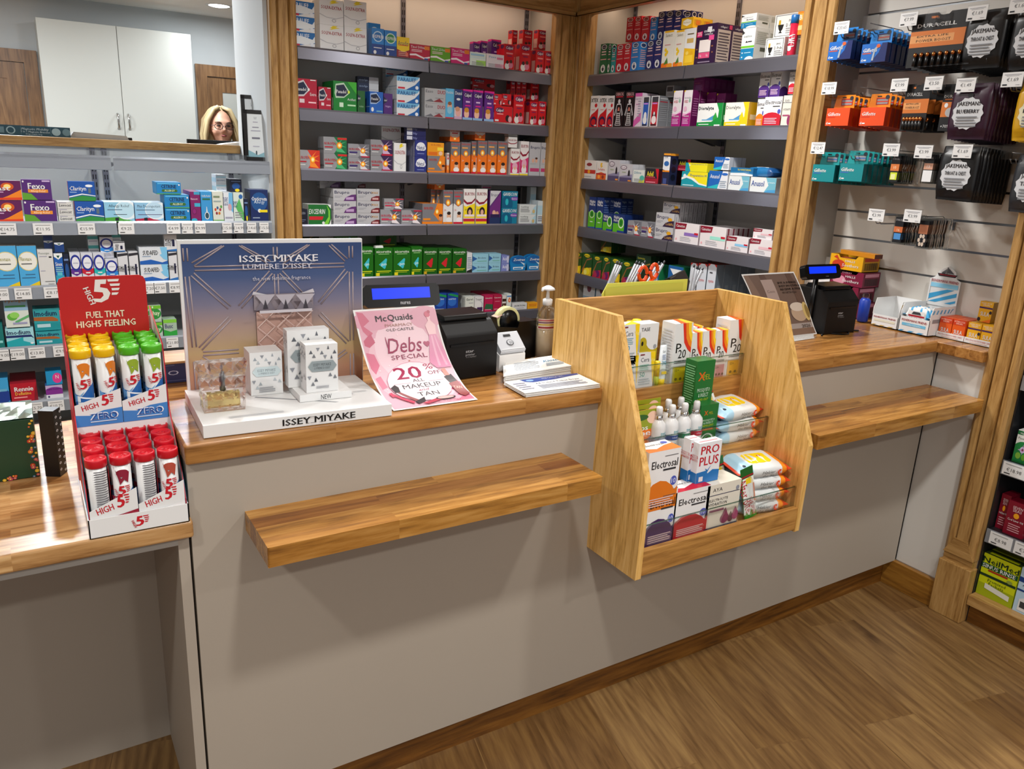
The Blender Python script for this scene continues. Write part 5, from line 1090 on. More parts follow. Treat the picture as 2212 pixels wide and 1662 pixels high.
K('easo', 'silver grey cold tablet box', 't Easo .22 .8 .2 #4a4c52 w=.34;t DUO .8 .78 .24 #a01c2c w=.36 b=.02;p .0,.1 .3,.3 .45,.1 #6a6c72;p .4,.1 .7,.35 .9,.1 #8a3038;r .5 .35 .9 .38 #777', '#a9abae')
K('parkid', 'light blue baby medicine box', 't Paralink .5 .88 .09 W w=.85;e .5 .42 .28 .14 #d8a890;e .5 .3 .3 .12 #8ac0d8;r 0 0 1 .07 #c03040;e .5 .52 .24 .06 #8a5a3a', '#58acd6', obj='syrup_box')
K('dozol', 'white blue baby medicine box', 'r 0 .4 1 1 #20356c;t Dozol .5 .88 .11 W w=.85 b=.02;e .5 .68 .25 .04 W;e .5 .26 .36 .16 #e0a8a0;e .4 .36 .3 .08 #c89070;r 0 0 1 .12 #c8a0b8', '#c8ccd8', obj='syrup_box')
SUN = 'e {x} {y} {r} {q} #e8701a;e {x} {y} {s} {u} #f5c83a;e {x} {y} {v} {w} #fff0c0;'
def sun(x, y, r, asp=1.7): return SUN.format(x=x, y=y, r=r, q=r*asp, s=r*.72, u=r*asp*.72, v=r*.4, w=r*asp*.4)
NU = 'p .45,0 .7,.5 .45,1 1,1 1,0 {c};p .55,.12 .95,.05 .68,.45 .98,.4 .72,.55 .98,.75 .66,.6 .85,.95 .6,.62 .45,.8 .56,.5 {r};'+sun(.68, .5, .12)+'t NUROFEN .28 .6 .16 {t} w=.5 b=.02;r .05 .35 .4 .42 {t};r .05 .2 .35 .24 W'
K('nur', 'silver orange ibuprofen box', NU.format(c='#c8301c', r='#f08a2a', t='#b02030'), '#97979b', side='r 0 .2 1 .3 #c33')
K('nug', 'silver green ibuprofen box', NU.format(c='#146a3c', r='#48b070', t='#b02030')+';r .6 .85 1 .97 #c22', '#8d8e92', side='r 0 .2 1 .3 #555')
K('nup', 'silver violet ibuprofen box', NU.format(c='#6c6c74', r='#d8d8dc', t='#b02030')+';r .05 .3 .42 .42 #3a2a6c;r .6 0 1 .1 #b01c3c', '#8f9096', side='r 0 .2 1 .3 #555')
K('nud', 'silver dark purple ibuprofen box', NU.format(c='#34204c', r='#c8a8c8', t='#b02030')+';r .5 0 1 .12 #b01c3c', '#8a8b90', side='r 0 .2 1 .3 #555')
K('nupk', 'silver pink ibuprofen box', NU.format(c='#5c5c64', r='#e8e0e4', t='#c03050')+';r .05 .3 .6 .36 #c83a58;r .6 .9 1 1 #b01c3c', '#94959a', side='r 0 .2 1 .3 #666')
K('nytol', 'navy box white cloud', 'e .5 .62 .38 .26 #e4e8f0;e .3 .52 .22 .16 #e4e8f0;e .72 .52 .22 .16 #e4e8f0;t Nytol .5 .55 .24 #1c2a6c w=.6 b=.02;r .2 .15 .8 .2 #7a88c0', '#26307c', left='r .1 0 .3 1 #e0e0e4;r .5 0 .7 1 #d0d4dc')
K('nytold', 'dark navy flat box', 'r .02 .1 .3 .9 #c8ccd8;t Ny .45 .5 .5 #8a94c8 w=.2', '#1c2058')
K('nukf', 'yellow orange children tablet box', 't NUROFEN .5 .82 .12 #b04020 w=.6;r .6 .4 .95 .65 #f5d83a;r .05 .05 .6 .3 #d86a14;e .8 .2 .12 .16 #e8c0a0', '#e89a1c')
K('nuko', 'orange silver children ibuprofen box', 'p 0,1 .72,1 .55,.5 .85,.14 0,.14 #77787e;r 0 0 1 .14 #e8821c;'+sun(.72, .62, .11, 1.5)+'t NUROFEN .3 .78 .13 #c03020 w=.44 b=.02;r .04 .2 .4 .3 #e88a1c;e .9 .3 .09 .14 #c89070;e .9 .44 .09 .07 #3a2420', '#e8821c', left='r 0 .1 1 .2 #e8821c;r 0 .2 1 1 #707278')
NUK = 'p 0,1 1,1 1,.62 .5,.52 0,.62 #6f7076;t NUROFEN .5 .93 .06 #c03020 w=.9 b=.02;r .1 .8 .7 .84 {a};'+sun(.5, .64, .24, .42)+'t 3+ .2 .42 .06 W w=.2;e .6 .24 .22 .09 #dcae90;e .6 .33 .2 .05 #2e1e1a;e .6 .13 .3 .08 #e8e8e8;r 0 0 1 .07 {b};'
K('nuk', 'orange children ibuprofen syrup box', NUK.format(a='#e8a050', b='#c8102e'), '#e8741a', left='r 0 .55 1 1 #6a6b70;r .2 .1 .8 .5 #f0d8c0', obj='syrup_box')
K('nukw', 'white orange children syrup box', NUK.format(a='#e8a050', b='#e8821c').replace('W w', '#c33 w'), '#dcdcdc', left='r 0 .55 1 1 #6a6b70', obj='syrup_box')
K('nukwr', 'white red children syrup box', NUK.format(a='#c83040', b='#c8102e').replace('W w', '#c33 w'), '#dcdcdc', left='r 0 .55 1 1 #6a6b70', obj='syrup_box')
K('nuks', 'small orange white children box', 't NUROFEN .5 .88 .12 #c03020 w=.85 b=.02;r .2 .68 .8 .78 #c83040;p 0,.5 .5,.28 1,.5 1,0 0,0 #e8741a;'+sun(.5, .25, .2, .8), '#d8d8d8', left='r 0 0 1 .4 #e8741a')
BUK = 't BUKYIN .5 .86 .09 #8c1430 w=.84 b=.02;p 0,.72 .3,.62 .7,.64 1,.75 1,.69 .7,.58 .3,.56 0,.64 #8c1430;'
K('bup', 'white pink ibuprofen syrup box', BUK+'p 0,.1 1,.1 1,.55 .7,.5 .2,.45 0,.5 #c8306c;e .5 .35 .3 .14 #e0a8c0;e .5 .18 .3 .12 #e8e4e4;e .5 .28 .14 .06 #dcb094;r 0 0 1 .06 #e8d020', '#e0dede', obj='syrup_box')
K('buy', 'white yellow ibuprofen syrup box', BUK+'p 0,.18 1,.18 1,.6 .7,.56 .2,.5 0,.54 #ecd41c;e .56 .36 .26 .13 #2a1c1c;e .56 .34 .14 .08 #d8ac94;r .1 .22 .95 .28 #e8dce0;r 0 .08 1 .16 #c0203c;r 0 0 1 .08 #ecd41c;t 6+ .2 .42 .06 #333 w=.18', '#e4e2e0', obj='syrup_box')
K('bups', 'small white maroon syrup box', 't BUKYIN .5 .7 .16 #8c1430 w=.84 b=.02;p 0,.5 .3,.4 .7,.42 1,.55 1,.46 .7,.34 .3,.32 0,.4 #8c1430', '#dcdcdc')
K('brt', 'silver white syrup box pink band', 't Brupro .5 .85 .08 #2a2c50 w=.85 b=.01;e .35 .46 .12 .06 #d8a890;e .65 .46 .12 .06 #d8a890;e .65 .53 .12 .03 #4a2a1c;r .1 .14 .95 .24 #b83a6c;r .1 .36 .6 .38 #aaa', '#b4b5ba', obj='syrup_box')
K('brp', 'silver purple syrup box', 'p 1,.95 .3,.6 0,.45 0,.2 1,.2 #6c2a78;p 0,.55 .3,.68 1,1 0,1 #c4c4ca;t Brupro .45 .88 .08 #2a2c50 w=.75;e .4 .34 .16 .08 #d8a890;e .7 .32 .14 .07 #c89480;r .05 .2 .95 .3 #2a1c4c;r 0 0 1 .2 #20305c', '#5c2c74', obj='syrup_box')
K('excedrin', 'white green headache box', 'p 0,0 .9,0 1,.3 1,.8 .85,1 0,1 #176a2c;p .65,0 .85,0 .95,.3 .95,.7 .8,1 .88,.7 .88,.4 #7ac83c;t EXCEDRIN .38 .66 .24 W w=.72 b=.02 i=.2;p .03,.25 .6,.25 .66,.42 .03,.42 #c8202c;e .65 .1 .06 .07 W', '#dfe2df')
K('darknavy', 'dark navy painkiller box', 't SOLFEN .4 .75 .14 #a0a4b4 w=.7;r .1 .3 .8 .36 #5a6080;r .1 .2 .6 .24 #5a6080', '#15182c')
BR = 't Brupro .38 .72 .26 #22264c w=.64 b=.01;t Bru .22 .72 .26 {m} w=.01;r .06 .38 .4 .42 #9a9ca4;r .06 .28 .3 .32 #9a9ca4;'
K('bru', 'silver plum ibuprofen box', BR.format(m='#8c1c3c')+'p .45,0 .55,.3 .8,.52 1,.55 1,0 #5c2c6c;p .55,.1 .9,.1 .9,.34 .55,.3 #b89ac4', '#b6b7bb', side='r 0 .2 1 .3 #888')
K('brm', 'silver maroon ibuprofen box', BR.format(m='#8c1c3c')+'p .6,0 .65,.28 .85,.42 1,.42 1,0 #6c1420;t MAX .8 .68 .18 #c08a2c w=.28;r .68 .1 .95 .26 #c8a0a0', '#b2b3b7', side='r 0 .2 1 .3 #888')
K('brc', 'silver cold relief box lemon', BR.format(m='#8c1c3c')+'e .78 .55 .12 .14 #d8a01c;p .4,0 .55,.3 .8,.45 1,.5 1,0 #2e1c3c;t Cold&Flu .76 .22 .18 #d8a84a w=.42', '#bcbcc0', side='r .46 .2 .54 .8 #6a6b70;r 0 0 .06 1 #55565a')
K('gavi', 'teal sachets box', 'e .3 .2 .4 .5 #0c5a80;t GAVISCON .5 .82 .2 W w=.92 b=.03 i=.2;e .8 .55 .25 .12 #7c4aa8;t Extra .8 .55 .1 W w=.34;e .3 .35 .1 .2 #2ab0c0', '#157a9a', cat='box')
K('tub', 'white blue tube box', 'p .7,0 1,0 1,1 .8,.6 #a8cad8;t teething .3 .78 .2 #3a3c42 w=.45;'+lines(.06, .6, .2, .6, 3, '#7a7c82')+'e .84 .3 .08 .2 #c8b078', '#cfd4d4')
K('clearb', 'pale blue bottle box', 'r 0 .4 1 .8 #a8c8d8;'+lines(.1, .9, .1, .35, 3, '#667'), '#c4d0d6', obj='syrup_box')
NI = 't nicorette .5 .88 .1 #e0e8dc w=.82 b=.02;r .2 .78 .8 .8 #9c8;p .22,.42 .62,.64 .68,.6 .6,.3 .54,.26 {c};t gum .5 .44 .1 {d} w=.3;r .1 .17 .9 .2 #c8d41c;r .2 .12 .8 .14 #a8b81c;r .06 .02 .26 .13 {e}'
K('nib', 'dark green gum box turquoise wedge', NI.format(c='#38b8c8', d='#e0f4f4', e='#e0d01c'), '#16640f', left='r .1 .1 .9 .4 #2c7a1c;t nicorette .5 .8 .08 #cde w=.8', top='r .1 .1 .9 .9 #1c7416')
K('nir', 'dark green gum box red wedge', NI.format(c='#c8202c', d='#c8202c', e='#c8a01c'), '#12560f', left='r .1 .1 .9 .4 #2c7a1c', top='r .1 .1 .9 .9 #1c6416')
K('slimw', 'slim white drops box', lines(.1, .9, .2, .8, 6, '#7a8aa0')+'p 0,0 1,0 1,.2 0,.1 #222;', '#d0d4d8')
K('brol', 'pale blue eye drop box', 'p 0,.8 .3,.5 0,.2 #2a5c9c;t Brolene .6 .6 .2 #2a3c5c w=.5;r .3 .2 .9 .26 #6a8', '#8cc0d4')
K('acic', 'lilac cold sore box', 't Acic .45 .6 .4 #e4e4f0 w=.6 b=.02;r .7 .1 .95 .9 #c0c4dc', '#7a84c0')
K('cord', 'blue green mouthwash box', 'p .7,0 1,0 1,1 .85,.5 #1c8a4c;e .3 .65 .25 .16 #dfe8f0;e .3 .65 .2 .12 #1c4aa0;t mint .35 .3 .1 W w=.5;e .8 .15 .12 .07 W', '#1c4aa0')
K('cordb', 'blue round lozenge box', 'p .0,.95 .3,1 1,.9 1,.8 .3,.9 #1c8a4c;e .45 .6 .4 .2 #2a64b8;t corso .45 .75 .08 W w=.7;r .1 .25 .8 .3 #c8d4e8;e .8 .12 .16 .08 W', '#143c94')
K('earol', 'white leaf ear spray box', 't Earol .5 .84 .13 #3a4a3c w=.7 b=.01;r .4 .6 .9 .63 #889;p .3,.1 .5,.3 .6,.12 .8,.2 .6,.02 #4a9a3c;e .15 .15 .1 .06 #333', '#cdd2cc', left='r .2 .2 .3 .9 #a8aaa4;r .5 .2 .6 .9 #a8aaa4')
K('trop', 'white ear spray box purple badge', 't Tropax .45 .84 .12 #3a3c48 w=.7;e .5 .5 .42 .26 #b0b2b8;e .42 .5 .38 .24 #d8d8da;r .3 .12 .9 .34 #3c1c50', '#d0d0d2')
K('canp', 'magenta cream box', 't Canesten .5 .84 .09 W w=.8;p .0,.2 1,.1 1,.45 .2,.5 #2c5c3c;r .1 .12 .8 .16 #e8a;', '#b0184c')
K('canp2', 'crimson cream box', 't Canesten .5 .84 .09 W w=.8;r .2 .6 .8 .62 #e8a0b0;r .1 .12 .8 .16 #e8a0b0', '#a81640')
K('brown', 'slim white brown drops box', 'r 0 .62 1 .8 #3a2418;r 0 0 1 .5 #4a2c1c;r .3 .1 .5 .4 #e0d0c0', '#d4d0cc')
K('odrop', 'white box orange droplet', 'e .6 .62 .3 .13 #d8641c;e .6 .62 .14 .07 #f0c0a0;p .5,.72 .6,.85 .7,.72 #d8641c;r 0 .82 1 .9 #5a8ac0;p 0,0 1,0 1,.25 0,.18 #6aa05c', '#d4dcd8')
K('flatw', 'white flat pessary box', 't AYRTON .5 .62 .26 #3a3c40 w=.75 b=.02;r .3 .2 .8 .28 #99a', '#cfd1d3')
K('flaty', 'amber flat box', 't Anusol .5 .55 .28 #a02c1c w=.7;r .1 .7 .9 .8 #c8641c', '#e0a01c')
# right bay
def benylin(n, d, c, dk='#1c1c30'):
    K(n, d, 'e .5 .89 .36 .085 W;e .5 .89 .3 .065 %s;t Benylin .5 .89 .04 W w=.5;r .2 .72 .8 .76 #e8c8c8;r .2 .64 .8 .67 #e8c8c8;r .1 .48 .9 .51 #d8a0a0;e .5 .2 .3 .13 W;e .5 .2 .25 .11 W;p .42,.12 .58,.12 .66,.2 .54,.24 .54,.3 .46,.3 .46,.24 .34,.2 %s' % (dk, dk), c, side='e .5 .89 .36 .085 W;e .5 .89 .3 .065 %s;%s' % (dk, lines(.15, .85, .15, .75, 9, '#cfa0a8')), obj='syrup_box')
benylin('beng', 'green cough syrup box', '#17613a'); benylin('bent', 'teal cough syrup box', '#1c9090'); benylin('benr', 'red cough syrup box', '#c0182c', '#8a1420'); benylin('benb', 'light blue cough syrup box', '#2478c0', '#1c3c70'); benylin('benn', 'navy cough syrup box', '#1e2460', '#14183c')
K('hive', 'white honey syrup box orange fruit', 'r .1 .95 .9 1 #e8b01c;t Select .5 .88 .08 #6a5c3c w=.6;e .3 .5 .1 .05 #e8c01c;e .45 .44 .1 .05 #e8c01c;e .35 .38 .1 .05 #e8c01c;e .3 .08 .4 .08 #e8741a;p .2,.1 .5,.3 .6,.14 #4a7a2c;e .8 .06 .3 .08 #e89a2a;r .2 .62 .7 .64 #c88', '#e0dcd0', obj='syrup_box')
K('honey', 'yellow white honey syrup box', 'p 0,1 1,1 1,.45 0,.5 W;e .3 .36 .14 .05 #f0d060;e .7 .34 .14 .06 #e0a81c;r .2 .62 .8 .74 #c8a860;r .2 .84 .8 .87 #6a5c3c;r .15 .1 .85 .3 #f0c838', '#e6b41c', obj='syrup_box')
K('honeyu', 'yellow hexagon emblem box', 'p .15,.7 .5,.9 .85,.7 .85,.4 .5,.2 .15,.4 #f0ecd8;t Select .5 .55 .14 #a08a3c w=.6', '#e6b41c', side=lines(.1, .9, .2, .8, 6, '#c8862a')+'r .3 .3 .7 .7 #d8741a')
K('colla', 'dark purple collagen box', 'r .55 .93 .75 .8 W;t collagen .62 .84 .08 W w=.5 b=.03;t complex .62 .76 .06 W w=.4;p .04,.7 .3,.7 .3,.84 .04,.82 #d81e6a;t 20% .17 .78 .09 W w=.2;r .2 .32 .75 .62 #e6dcd8;r .2 .17 .75 .31 #d8507c;t 15g .3 .24 .05 W w=.1;t 25g .62 .24 .05 W w=.1;r .65 .6 .9 .72 #e04a8c;e .1 .4 .04 .02 #8a5a3c;e .12 .2 .05 .02 #8a5a3c;e .85 .45 .05 .02 #8a5a3c;e .88 .3 .04 .02 #8a5a3c;r .2 .06 .8 .09 #8a7a90', '#2c1438', side='r .08 .06 .95 .85 #b0a298;'+lines(.14, .88, .1, .8, 10, '#4a4048')+'t collagen_? .45 .92 .05 W w=.5;r .8 .88 1 .98 #c0305c', obj='supplement_box')
K('thorne', 'white green blue vitamin box', 'p 0,1 1,1 1,.4 0,.4 W;r 0 .40 1 .46 #6cb82c;r 0 0 1 .38 #1478a8;e .7 .02 .35 .12 W;t DIGESTION .45 .74 .05 #3a5a3c w=.6;p 0,.95 .2,.86 0,.8 #333;e .15 .25 .05 .02 W;e .15 .12 .05 .02 W;r .3 .24 .8 .26 #bde;p .3,.56 .4,.62 .5,.56 #333;r .5 .57 .8 .6 #333', '#d8dad6', side='r .45 .3 .85 .42 #55584a;'+lines(.1, .9, .5, .9, 7, '#b0b4a8'), obj='supplement_box')
K('d3', 'white vitamin box black mortar', 'r .05 .04 .95 .06 #333;r .05 .94 .95 .96 #333;r .05 .04 .07 .96 #333;r .93 .04 .95 .96 #333;p .15,.55 .4,.55 .36,.35 .3,.25 .36,.18 .2,.18 .26,.25 .2,.35 #1c1c1c;r .18 .55 .26 .75 #c8a01c;t D_.Probi .7 .5 .14 #2a2a2c w=.4;t ZINC .7 .7 .08 #555 w=.25;'+lines(.5, .9, .12, .4, 3, '#999'), '#dcdcd8', side='r .1 .2 .9 .24 #aaa', obj='supplement_box')
K('orange', 'orange vitamin box', 'r .1 .6 .9 .9 #f0a040;t B .5 .75 .2 W w=.4;r .1 .2 .9 .4 #f8c080', '#e8801c')
K('xtex', 'white red cough syrup box', 'p 0,0 1,0 1,.62 .6,.5 .2,.42 0,.3 #c41824;e .5 .2 .4 .16 #241c48;e .5 .18 .28 .1 #c41824;t XTEX .5 .86 .12 #111 w=.86 b=.04;e .7 .7 .16 .06 #c41824;r .2 .56 .6 .58 #d88;r .6 .06 .9 .1 W', '#dcdcdc', obj='syrup_box')
K('carb', 'black cough syrup box white figure', 't CABACOL .5 .92 .09 #d8a8a8 w=.8 b=.03;r .15 .83 .85 .86 #b02030;e .5 .72 .12 .06 #c8c8cc;p .3,.66 .7,.66 .95,.36 .85,.32 .72,.5 .66,.3 .8,.06 .2,.06 .34,.3 .28,.5 .15,.32 .05,.36 #c8c8cc;p .33,.63 .67,.63 .9,.36 .86,.36 .7,.54 .62,.3 .74,.08 .26,.08 .38,.3 .3,.54 .14,.36 .1,.36 K;p .44,.56 .56,.56 .6,.46 .4,.46 #c87a6c;'+lines(.3, .7, .1, .42, 6, '#d0d0d0'), '#0e0e10', obj='syrup_box')
K('expm', 'white magenta syrup box', 'p 0,0 1,.2 1,.45 0,.2 #c85aa0;r 0 .9 1 1 #c85aa0;t Exputex .5 .84 .07 #8a8c98 w=.85;r .2 .66 .8 .69 #b8a;'+lines(.5, .9, .3, .8, 7, '#99a'), '#d4c4d0', obj='syrup_box')
for n, c in (('nasb', '#2458b0'), ('nasr', '#c01c2c')):
    K(n, 'white %s bottle syrup box' % ('blue' if n == 'nasb' else 'red'), 'r .12 .05 .88 .8 %s;r .12 .8 .88 .97 #3a3a40;e .5 .36 .22 .14 %s;e .5 .24 .3 .13 %s;e .5 .44 .1 .06 %s;r .2 .74 .8 .78 #c8d;r .15 .06 .85 .1 #222' % (c, 'W' if n == 'nasb' else '#1c1c20', 'W' if n == 'nasb' else '#e8e0e0', 'W'), '#d4d4d6', side='r 0 0 1 1 #77787c;r .1 .8 .9 .83 #a02030;r .1 .9 .9 .93 #b8babc;'+lines(.1, .9, .2, .7, 8, '#8c8e92'), obj='syrup_box')
K('bron', 'white magenta leaf syrup box', 'p 0,.3 1,.4 1,0 0,0 #a41c78;p 0,.38 .5,.36 1,.46 1,.4 0,.3 #e0a0c8;p 0,1 .2,1 0,.94 #e0c01c;t broncho .5 .8 .06 #77707c w=.75;t KID .35 .7 .07 #b02030 w=.4 b=.02;e .75 .72 .12 .05 #8ab09a;e .3 .5 .2 .07 #d8a8c0;t ORIGINAL .5 .3 .05 W w=.7;'+lines(.1, .8, .08, .24, 4, '#d8a8d0'), '#dcd4d8', side='r 0 0 1 1 #5c0f48;'+lines(.2, .85, .3, .8, 8, '#9c5c8c'), obj='syrup_box')
K('bronm', 'dark magenta syrup box', 't broncho .5 .8 .08 #a86c9c w=.8;t KID .4 .62 .09 #b05c70 w=.5;'+lines(.2, .85, .1, .5, 5, '#84508c')+'p 0,1 .2,1 0,.93 #b09a1c', '#6c1458', side=lines(.2, .85, .3, .8, 6, '#7c3c6c'), obj='syrup_box')
K('grn', 'grey drops box', 'r .1 .5 .9 .9 #2c2c30;'+sm(), '#9a9ca0')
DI = 't Dioralyte .34 .8 .14 #3a3c44 w=.62 b=.01;p .35,.3 .72,.52 .72,.3 #4a90c0;r .2 .28 .7 .32 #5aa0cc;p .74,.62 .82,.4 .78,.28 .68,.28 .64,.38 {c};e .73 .34 .08 .1 {c};p 0,.2 .6,.22 .85,.4 .86,.7 .75,1 1,1 1,0 0,0 {b};r .72 .03 .95 .1 W;r .08 .1 .5 .13 #eee'
K('diog', 'white green rehydration box', DI.format(c='#2c9a3c', b='#178a3c')+';t Dioralyte .34 .8 .14 #3a3c44 w=.62 b=.01', '#e2e4e2', side='r 0 0 1 1 #178a3c;r .2 .3 .8 .5 #d0e8d4')
K('dioy', 'white yellow rehydration box', DI.format(c='#e8c81c', b='#ecc41c'), '#e4e2d8', side='r 0 0 1 1 #d8a814;r .2 .3 .8 .5 #f0e0b0')
for n, c, d in (('shp', '#4c2a78', 'white purple electrolyte box'), ('shr', '#c0162c', 'white red electrolyte box'), ('sho', '#e07a1c', 'white orange electrolyte box')):
    K(n, d, 'e .5 .1 .7 .38 %s;t Electrosal .5 .82 .13 #14151a w=.88 b=.012;r .5 .66 .9 .69 #333;e .88 .5 .09 .08 #4a57b0;%s' % (c, lines(.1, .8, .08, .3, 4, '#d8b8c8')), '#dedee0', side='e .5 .1 .6 .3 %s;r 0 0 1 .2 %s' % (c, c), obj='rehydration_box')
K('ayas', 'cream hydration box', 't aya .35 .85 .1 #6a6c74 w=.4;r 0 .76 1 .775 #2a3050;t HYDRATION .5 .55 .07 #55585c w=.8;e .7 .2 .16 .16 #8c2a5c;r .1 .33 .7 .38 #a04a6c', '#d8d4c8', obj='rehydration_box')
K('redstrip', 'white box with red band', 'e .5 .78 .2 .09 #8c2c34;r 0 .3 1 .5 #b83028;e .5 .4 .1 .1 #e8a01c;r .1 .12 .7 .16 #aaa', '#d8d4d0')
K('solub', 'white soluble box orange base', 'p 0,0 1,0 1,.35 .5,.45 0,.35 #d8641c;r 0 .3 1 .38 #b02028;p .4,.95 .6,.95 .5,.8 .65,.8 .4,.62 .48,.75 .38,.75 #e8b81c;t Soluble .5 .6 .12 #b82028 w=.7;e .3 .18 .12 .1 #f0a03c;e .7 .18 .12 .1 #8c2c20', '#dcd8d2')
K('benf', 'grey purple cold tablet box', 'r 0 0 1 .25 #4c4468;p 0,.25 1,.25 1,.45 0,.3 #8480a0;e .3 .8 .26 .12 #4a2440;e .3 .8 .22 .09 #d8d4dc;t Benylin .3 .8 .07 #4a2440 w=.36;p .68,.6 .75,.7 .82,.6 .84,.35 .66,.35 #1c1a24;r .2 .52 .5 .56 #9a8;r .7 .05 .95 .12 #e8943c', '#bdbcc2')
K('smallg', 'small white green tablet box', 't Difene .4 .8 .18 #2c7a9a w=.6;p .5,0 1,0 1,.5 .6,.3 #c8cc3c;e .8 .4 .2 .2 #4ab0a0;'+sm(), '#d4dad4', side='r 0 0 1 1 #6a6c70;r .2 .1 .3 .9 #d8d8d8;r .6 .1 .7 .9 #c8c8c8')
K('advil', 'dark red cold relief box', 't Advil .36 .66 .32 #e0cc2c w=.5 b=.04;r .05 .42 .75 .48 #c04050;r .0 .0 1 .38 #9c1c30;p .75,1 1,1 1,.2 .88,.5 #c0182c;r .08 .1 .8 .16 #d89', '#1c2028', side='r 0 .1 1 .9 #44161c;r .3 0 .36 1 #111')
K('otex', 'tall navy box orange top', 'p 0,.94 1,.94 1,1 0,1 #e89a2a;p 0,.5 1,.42 1,.9 0,.9 #dfe2e6;e .5 .68 .36 .08 #2a64a8;r 0 .42 1 .47 #e88a1c;t OX .4 .88 .06 #111 w=.5;r .2 .04 .7 .22 #3a4a84;r 0 0 1 .03 #e8a050', '#1c2444', side='r 0 .93 1 1 #e89a2a;e .5 .75 .3 .1 #0c1020;e .5 .5 .3 .1 #0c1020;e .5 .25 .3 .1 #0c1020', top='r 0 0 1 1 #e89a2a', obj='drops_box')
K('preph', 'yellow and teal ointment box', 'p .3,1 1,1 1,.2 .7,.3 .5,.55 .2,.7 #e8d81c;p .0,.45 .2,.6 .4,.5 .7,.2 1,.12 1,.2 .7,.3 .5,.58 .2,.74 0,.6 #e6e8e4;t Preparation_H .65 .78 .16 #1c5c8c w=.62 b=.01;e .12 .72 .06 .12 #dfe8ea;r .06 .1 .5 .16 #b8dce0', '#1494a4')
K('prepy', 'yellow suppository box', 't Preparation_H .62 .85 .12 #1c5c8c w=.7;e .15 .7 .08 .1 W;p 0,.0 .25,0 .12,1 0,1 #1494a4', '#e8d81c')
K('anub', 'blue white ointment box', 'p 0,0 .5,0 .72,1 0,1 #1c60b0;p 0,0 .5,0 .55,.3 0,.1 #2ab0b8;t Anusol .32 .7 .22 W w=.5 b=.02;e .84 .84 .16 .07 #2a64b8;'+lines(.62, .95, .1, .5, 4, '#9ab'), '#dcdfe4', side='r .45 0 .55 1 #b8bcc4')
K('anul', 'white and pale aqua cream box', 'p .6,1 1,1 1,0 .55,0 .72,.5 #6fb0c4;p .55,0 1,0 1,.25 .7,.2 #4a98c8;t Anusol .3 .6 .36 #2c4c94 w=.5 b=.02;t cream .82 .7 .1 #e8f4f4 w=.26', '#dce0e0')
K('rowa', 'dark blue yellow lettered box', 't ROWATANAL .62 .74 .22 #d8cc1c w=.6 b=.03;t cream .7 .5 .14 #9ac w=.25;p 0,.3 .6,.36 1,.2 1,0 0,0 #dfe4e8;p 0,.4 .6,.46 1,.28 1,.24 .6,.4 0,.34 #58a8d0', '#1c6aa0')
K('night', 'tall navy lime night syrup box', 'r 0 0 1 .52 #58b01c;r 0 .52 1 1 #16306c;p 0,.0 1,0 1,.06 0,.04 #2a50a0;t Night .5 .86 .09 W w=.8 b=.03;t Nurse .5 .77 .08 W w=.8 b=.03;e .5 .46 .36 .13 #e0eedc;e .5 .46 .3 .11 #58b01c;e .42 .49 .12 .04 #1a7a1c;e .58 .49 .12 .04 #1a7a1c;e .42 .43 .12 .04 #1a7a1c;e .58 .43 .12 .04 #1a7a1c;r .3 .2 .7 .23 #cec', '#16306c', side='t Night .5 .9 .07 #9ab w=.7;'+lines(.1, .9, .1, .8, 10, '#5a70a0'), obj='syrup_box')
K('nightf', 'navy lime night capsule box', 'r 0 0 1 .5 #58b01c;r .4 0 1 .12 #1c3c90;t Night .3 .84 .16 W w=.5 b=.03;t Nurse .3 .66 .14 W w=.5 b=.03;e .72 .56 .26 .3 #e0eedc;e .72 .56 .2 .24 #58b01c;e .68 .62 .08 .1 #1a7a1c;e .77 .62 .08 .1 #1a7a1c;e .68 .5 .08 .1 #1a7a1c;e .77 .5 .08 .1 #1a7a1c', '#16306c')
CA = 'p 0,1 .48,1 .44,.72 0,.66 #84122a;t Canesten .22 .86 .15 W w=.36 b=.02;e .08 .18 .03 .06 #e8a0a8;'
for n, c, d in (('canv', '#8a6cb8', 'white cream box violet stripe'), ('cant', '#9ce0d0', 'white cream box mint stripe'), ('canb', '#8ac4e8', 'white cream box sky stripe'), ('canw', '#e0b8c0', 'white cream box pink print')):
    K(n, d, CA+'r .4 .4 .98 .56 %s;%s;r .82 .5 .98 .6 #c01c34' % (c, lines(.24, .7, .1, .35, 3, '#b8b8c0')), '#e2dcde', side='r 0 0 1 1 #c8b8bc;r .3 0 .6 1 #7c2c3c')
LE = 'p 0,0 1,0 1,.4 .2,.3 #d8b01c;p 0,.2 .5,.75 1,.85 1,.78 .5,.68 .1,.1 #8c5c2c;e .5 .9 .3 .08 #e0c81c;t Lemsip .5 .9 .08 #1c4c1c w=.7 b=.02;e .6 .2 .26 .16 {f};e .4 .14 .16 .12 {g}'
K('leml', 'dark green lemon drink box', LE.format(f='#e8d41c', g='#e8e06c'), '#1d4a1c', side='r .2 0 .26 1 #3c6c2c;r .5 0 .56 1 #2a5a2c')
K('lemb', 'dark green berry drink box', LE.format(f='#5c1c5c', g='#a82c4c').replace('p 0,0 1,0 1,.4 .2,.3 #d8b01c', 'p 0,0 1,0 1,.4 .2,.3 #b01c3c'), '#1d4a1c', side='r .2 0 .26 1 #6c1c2c')
K('lemd', 'very dark green drink box', 't Lemsip .35 .9 .06 #a8a02c w=.5;p 0,.2 .5,.7 1,.8 1,.76 .5,.64 .1,.12 #8c6c2c', '#152e18', side='r .2 0 .28 1 #0c1c10;r .7 0 .74 1 #2a4a2c')
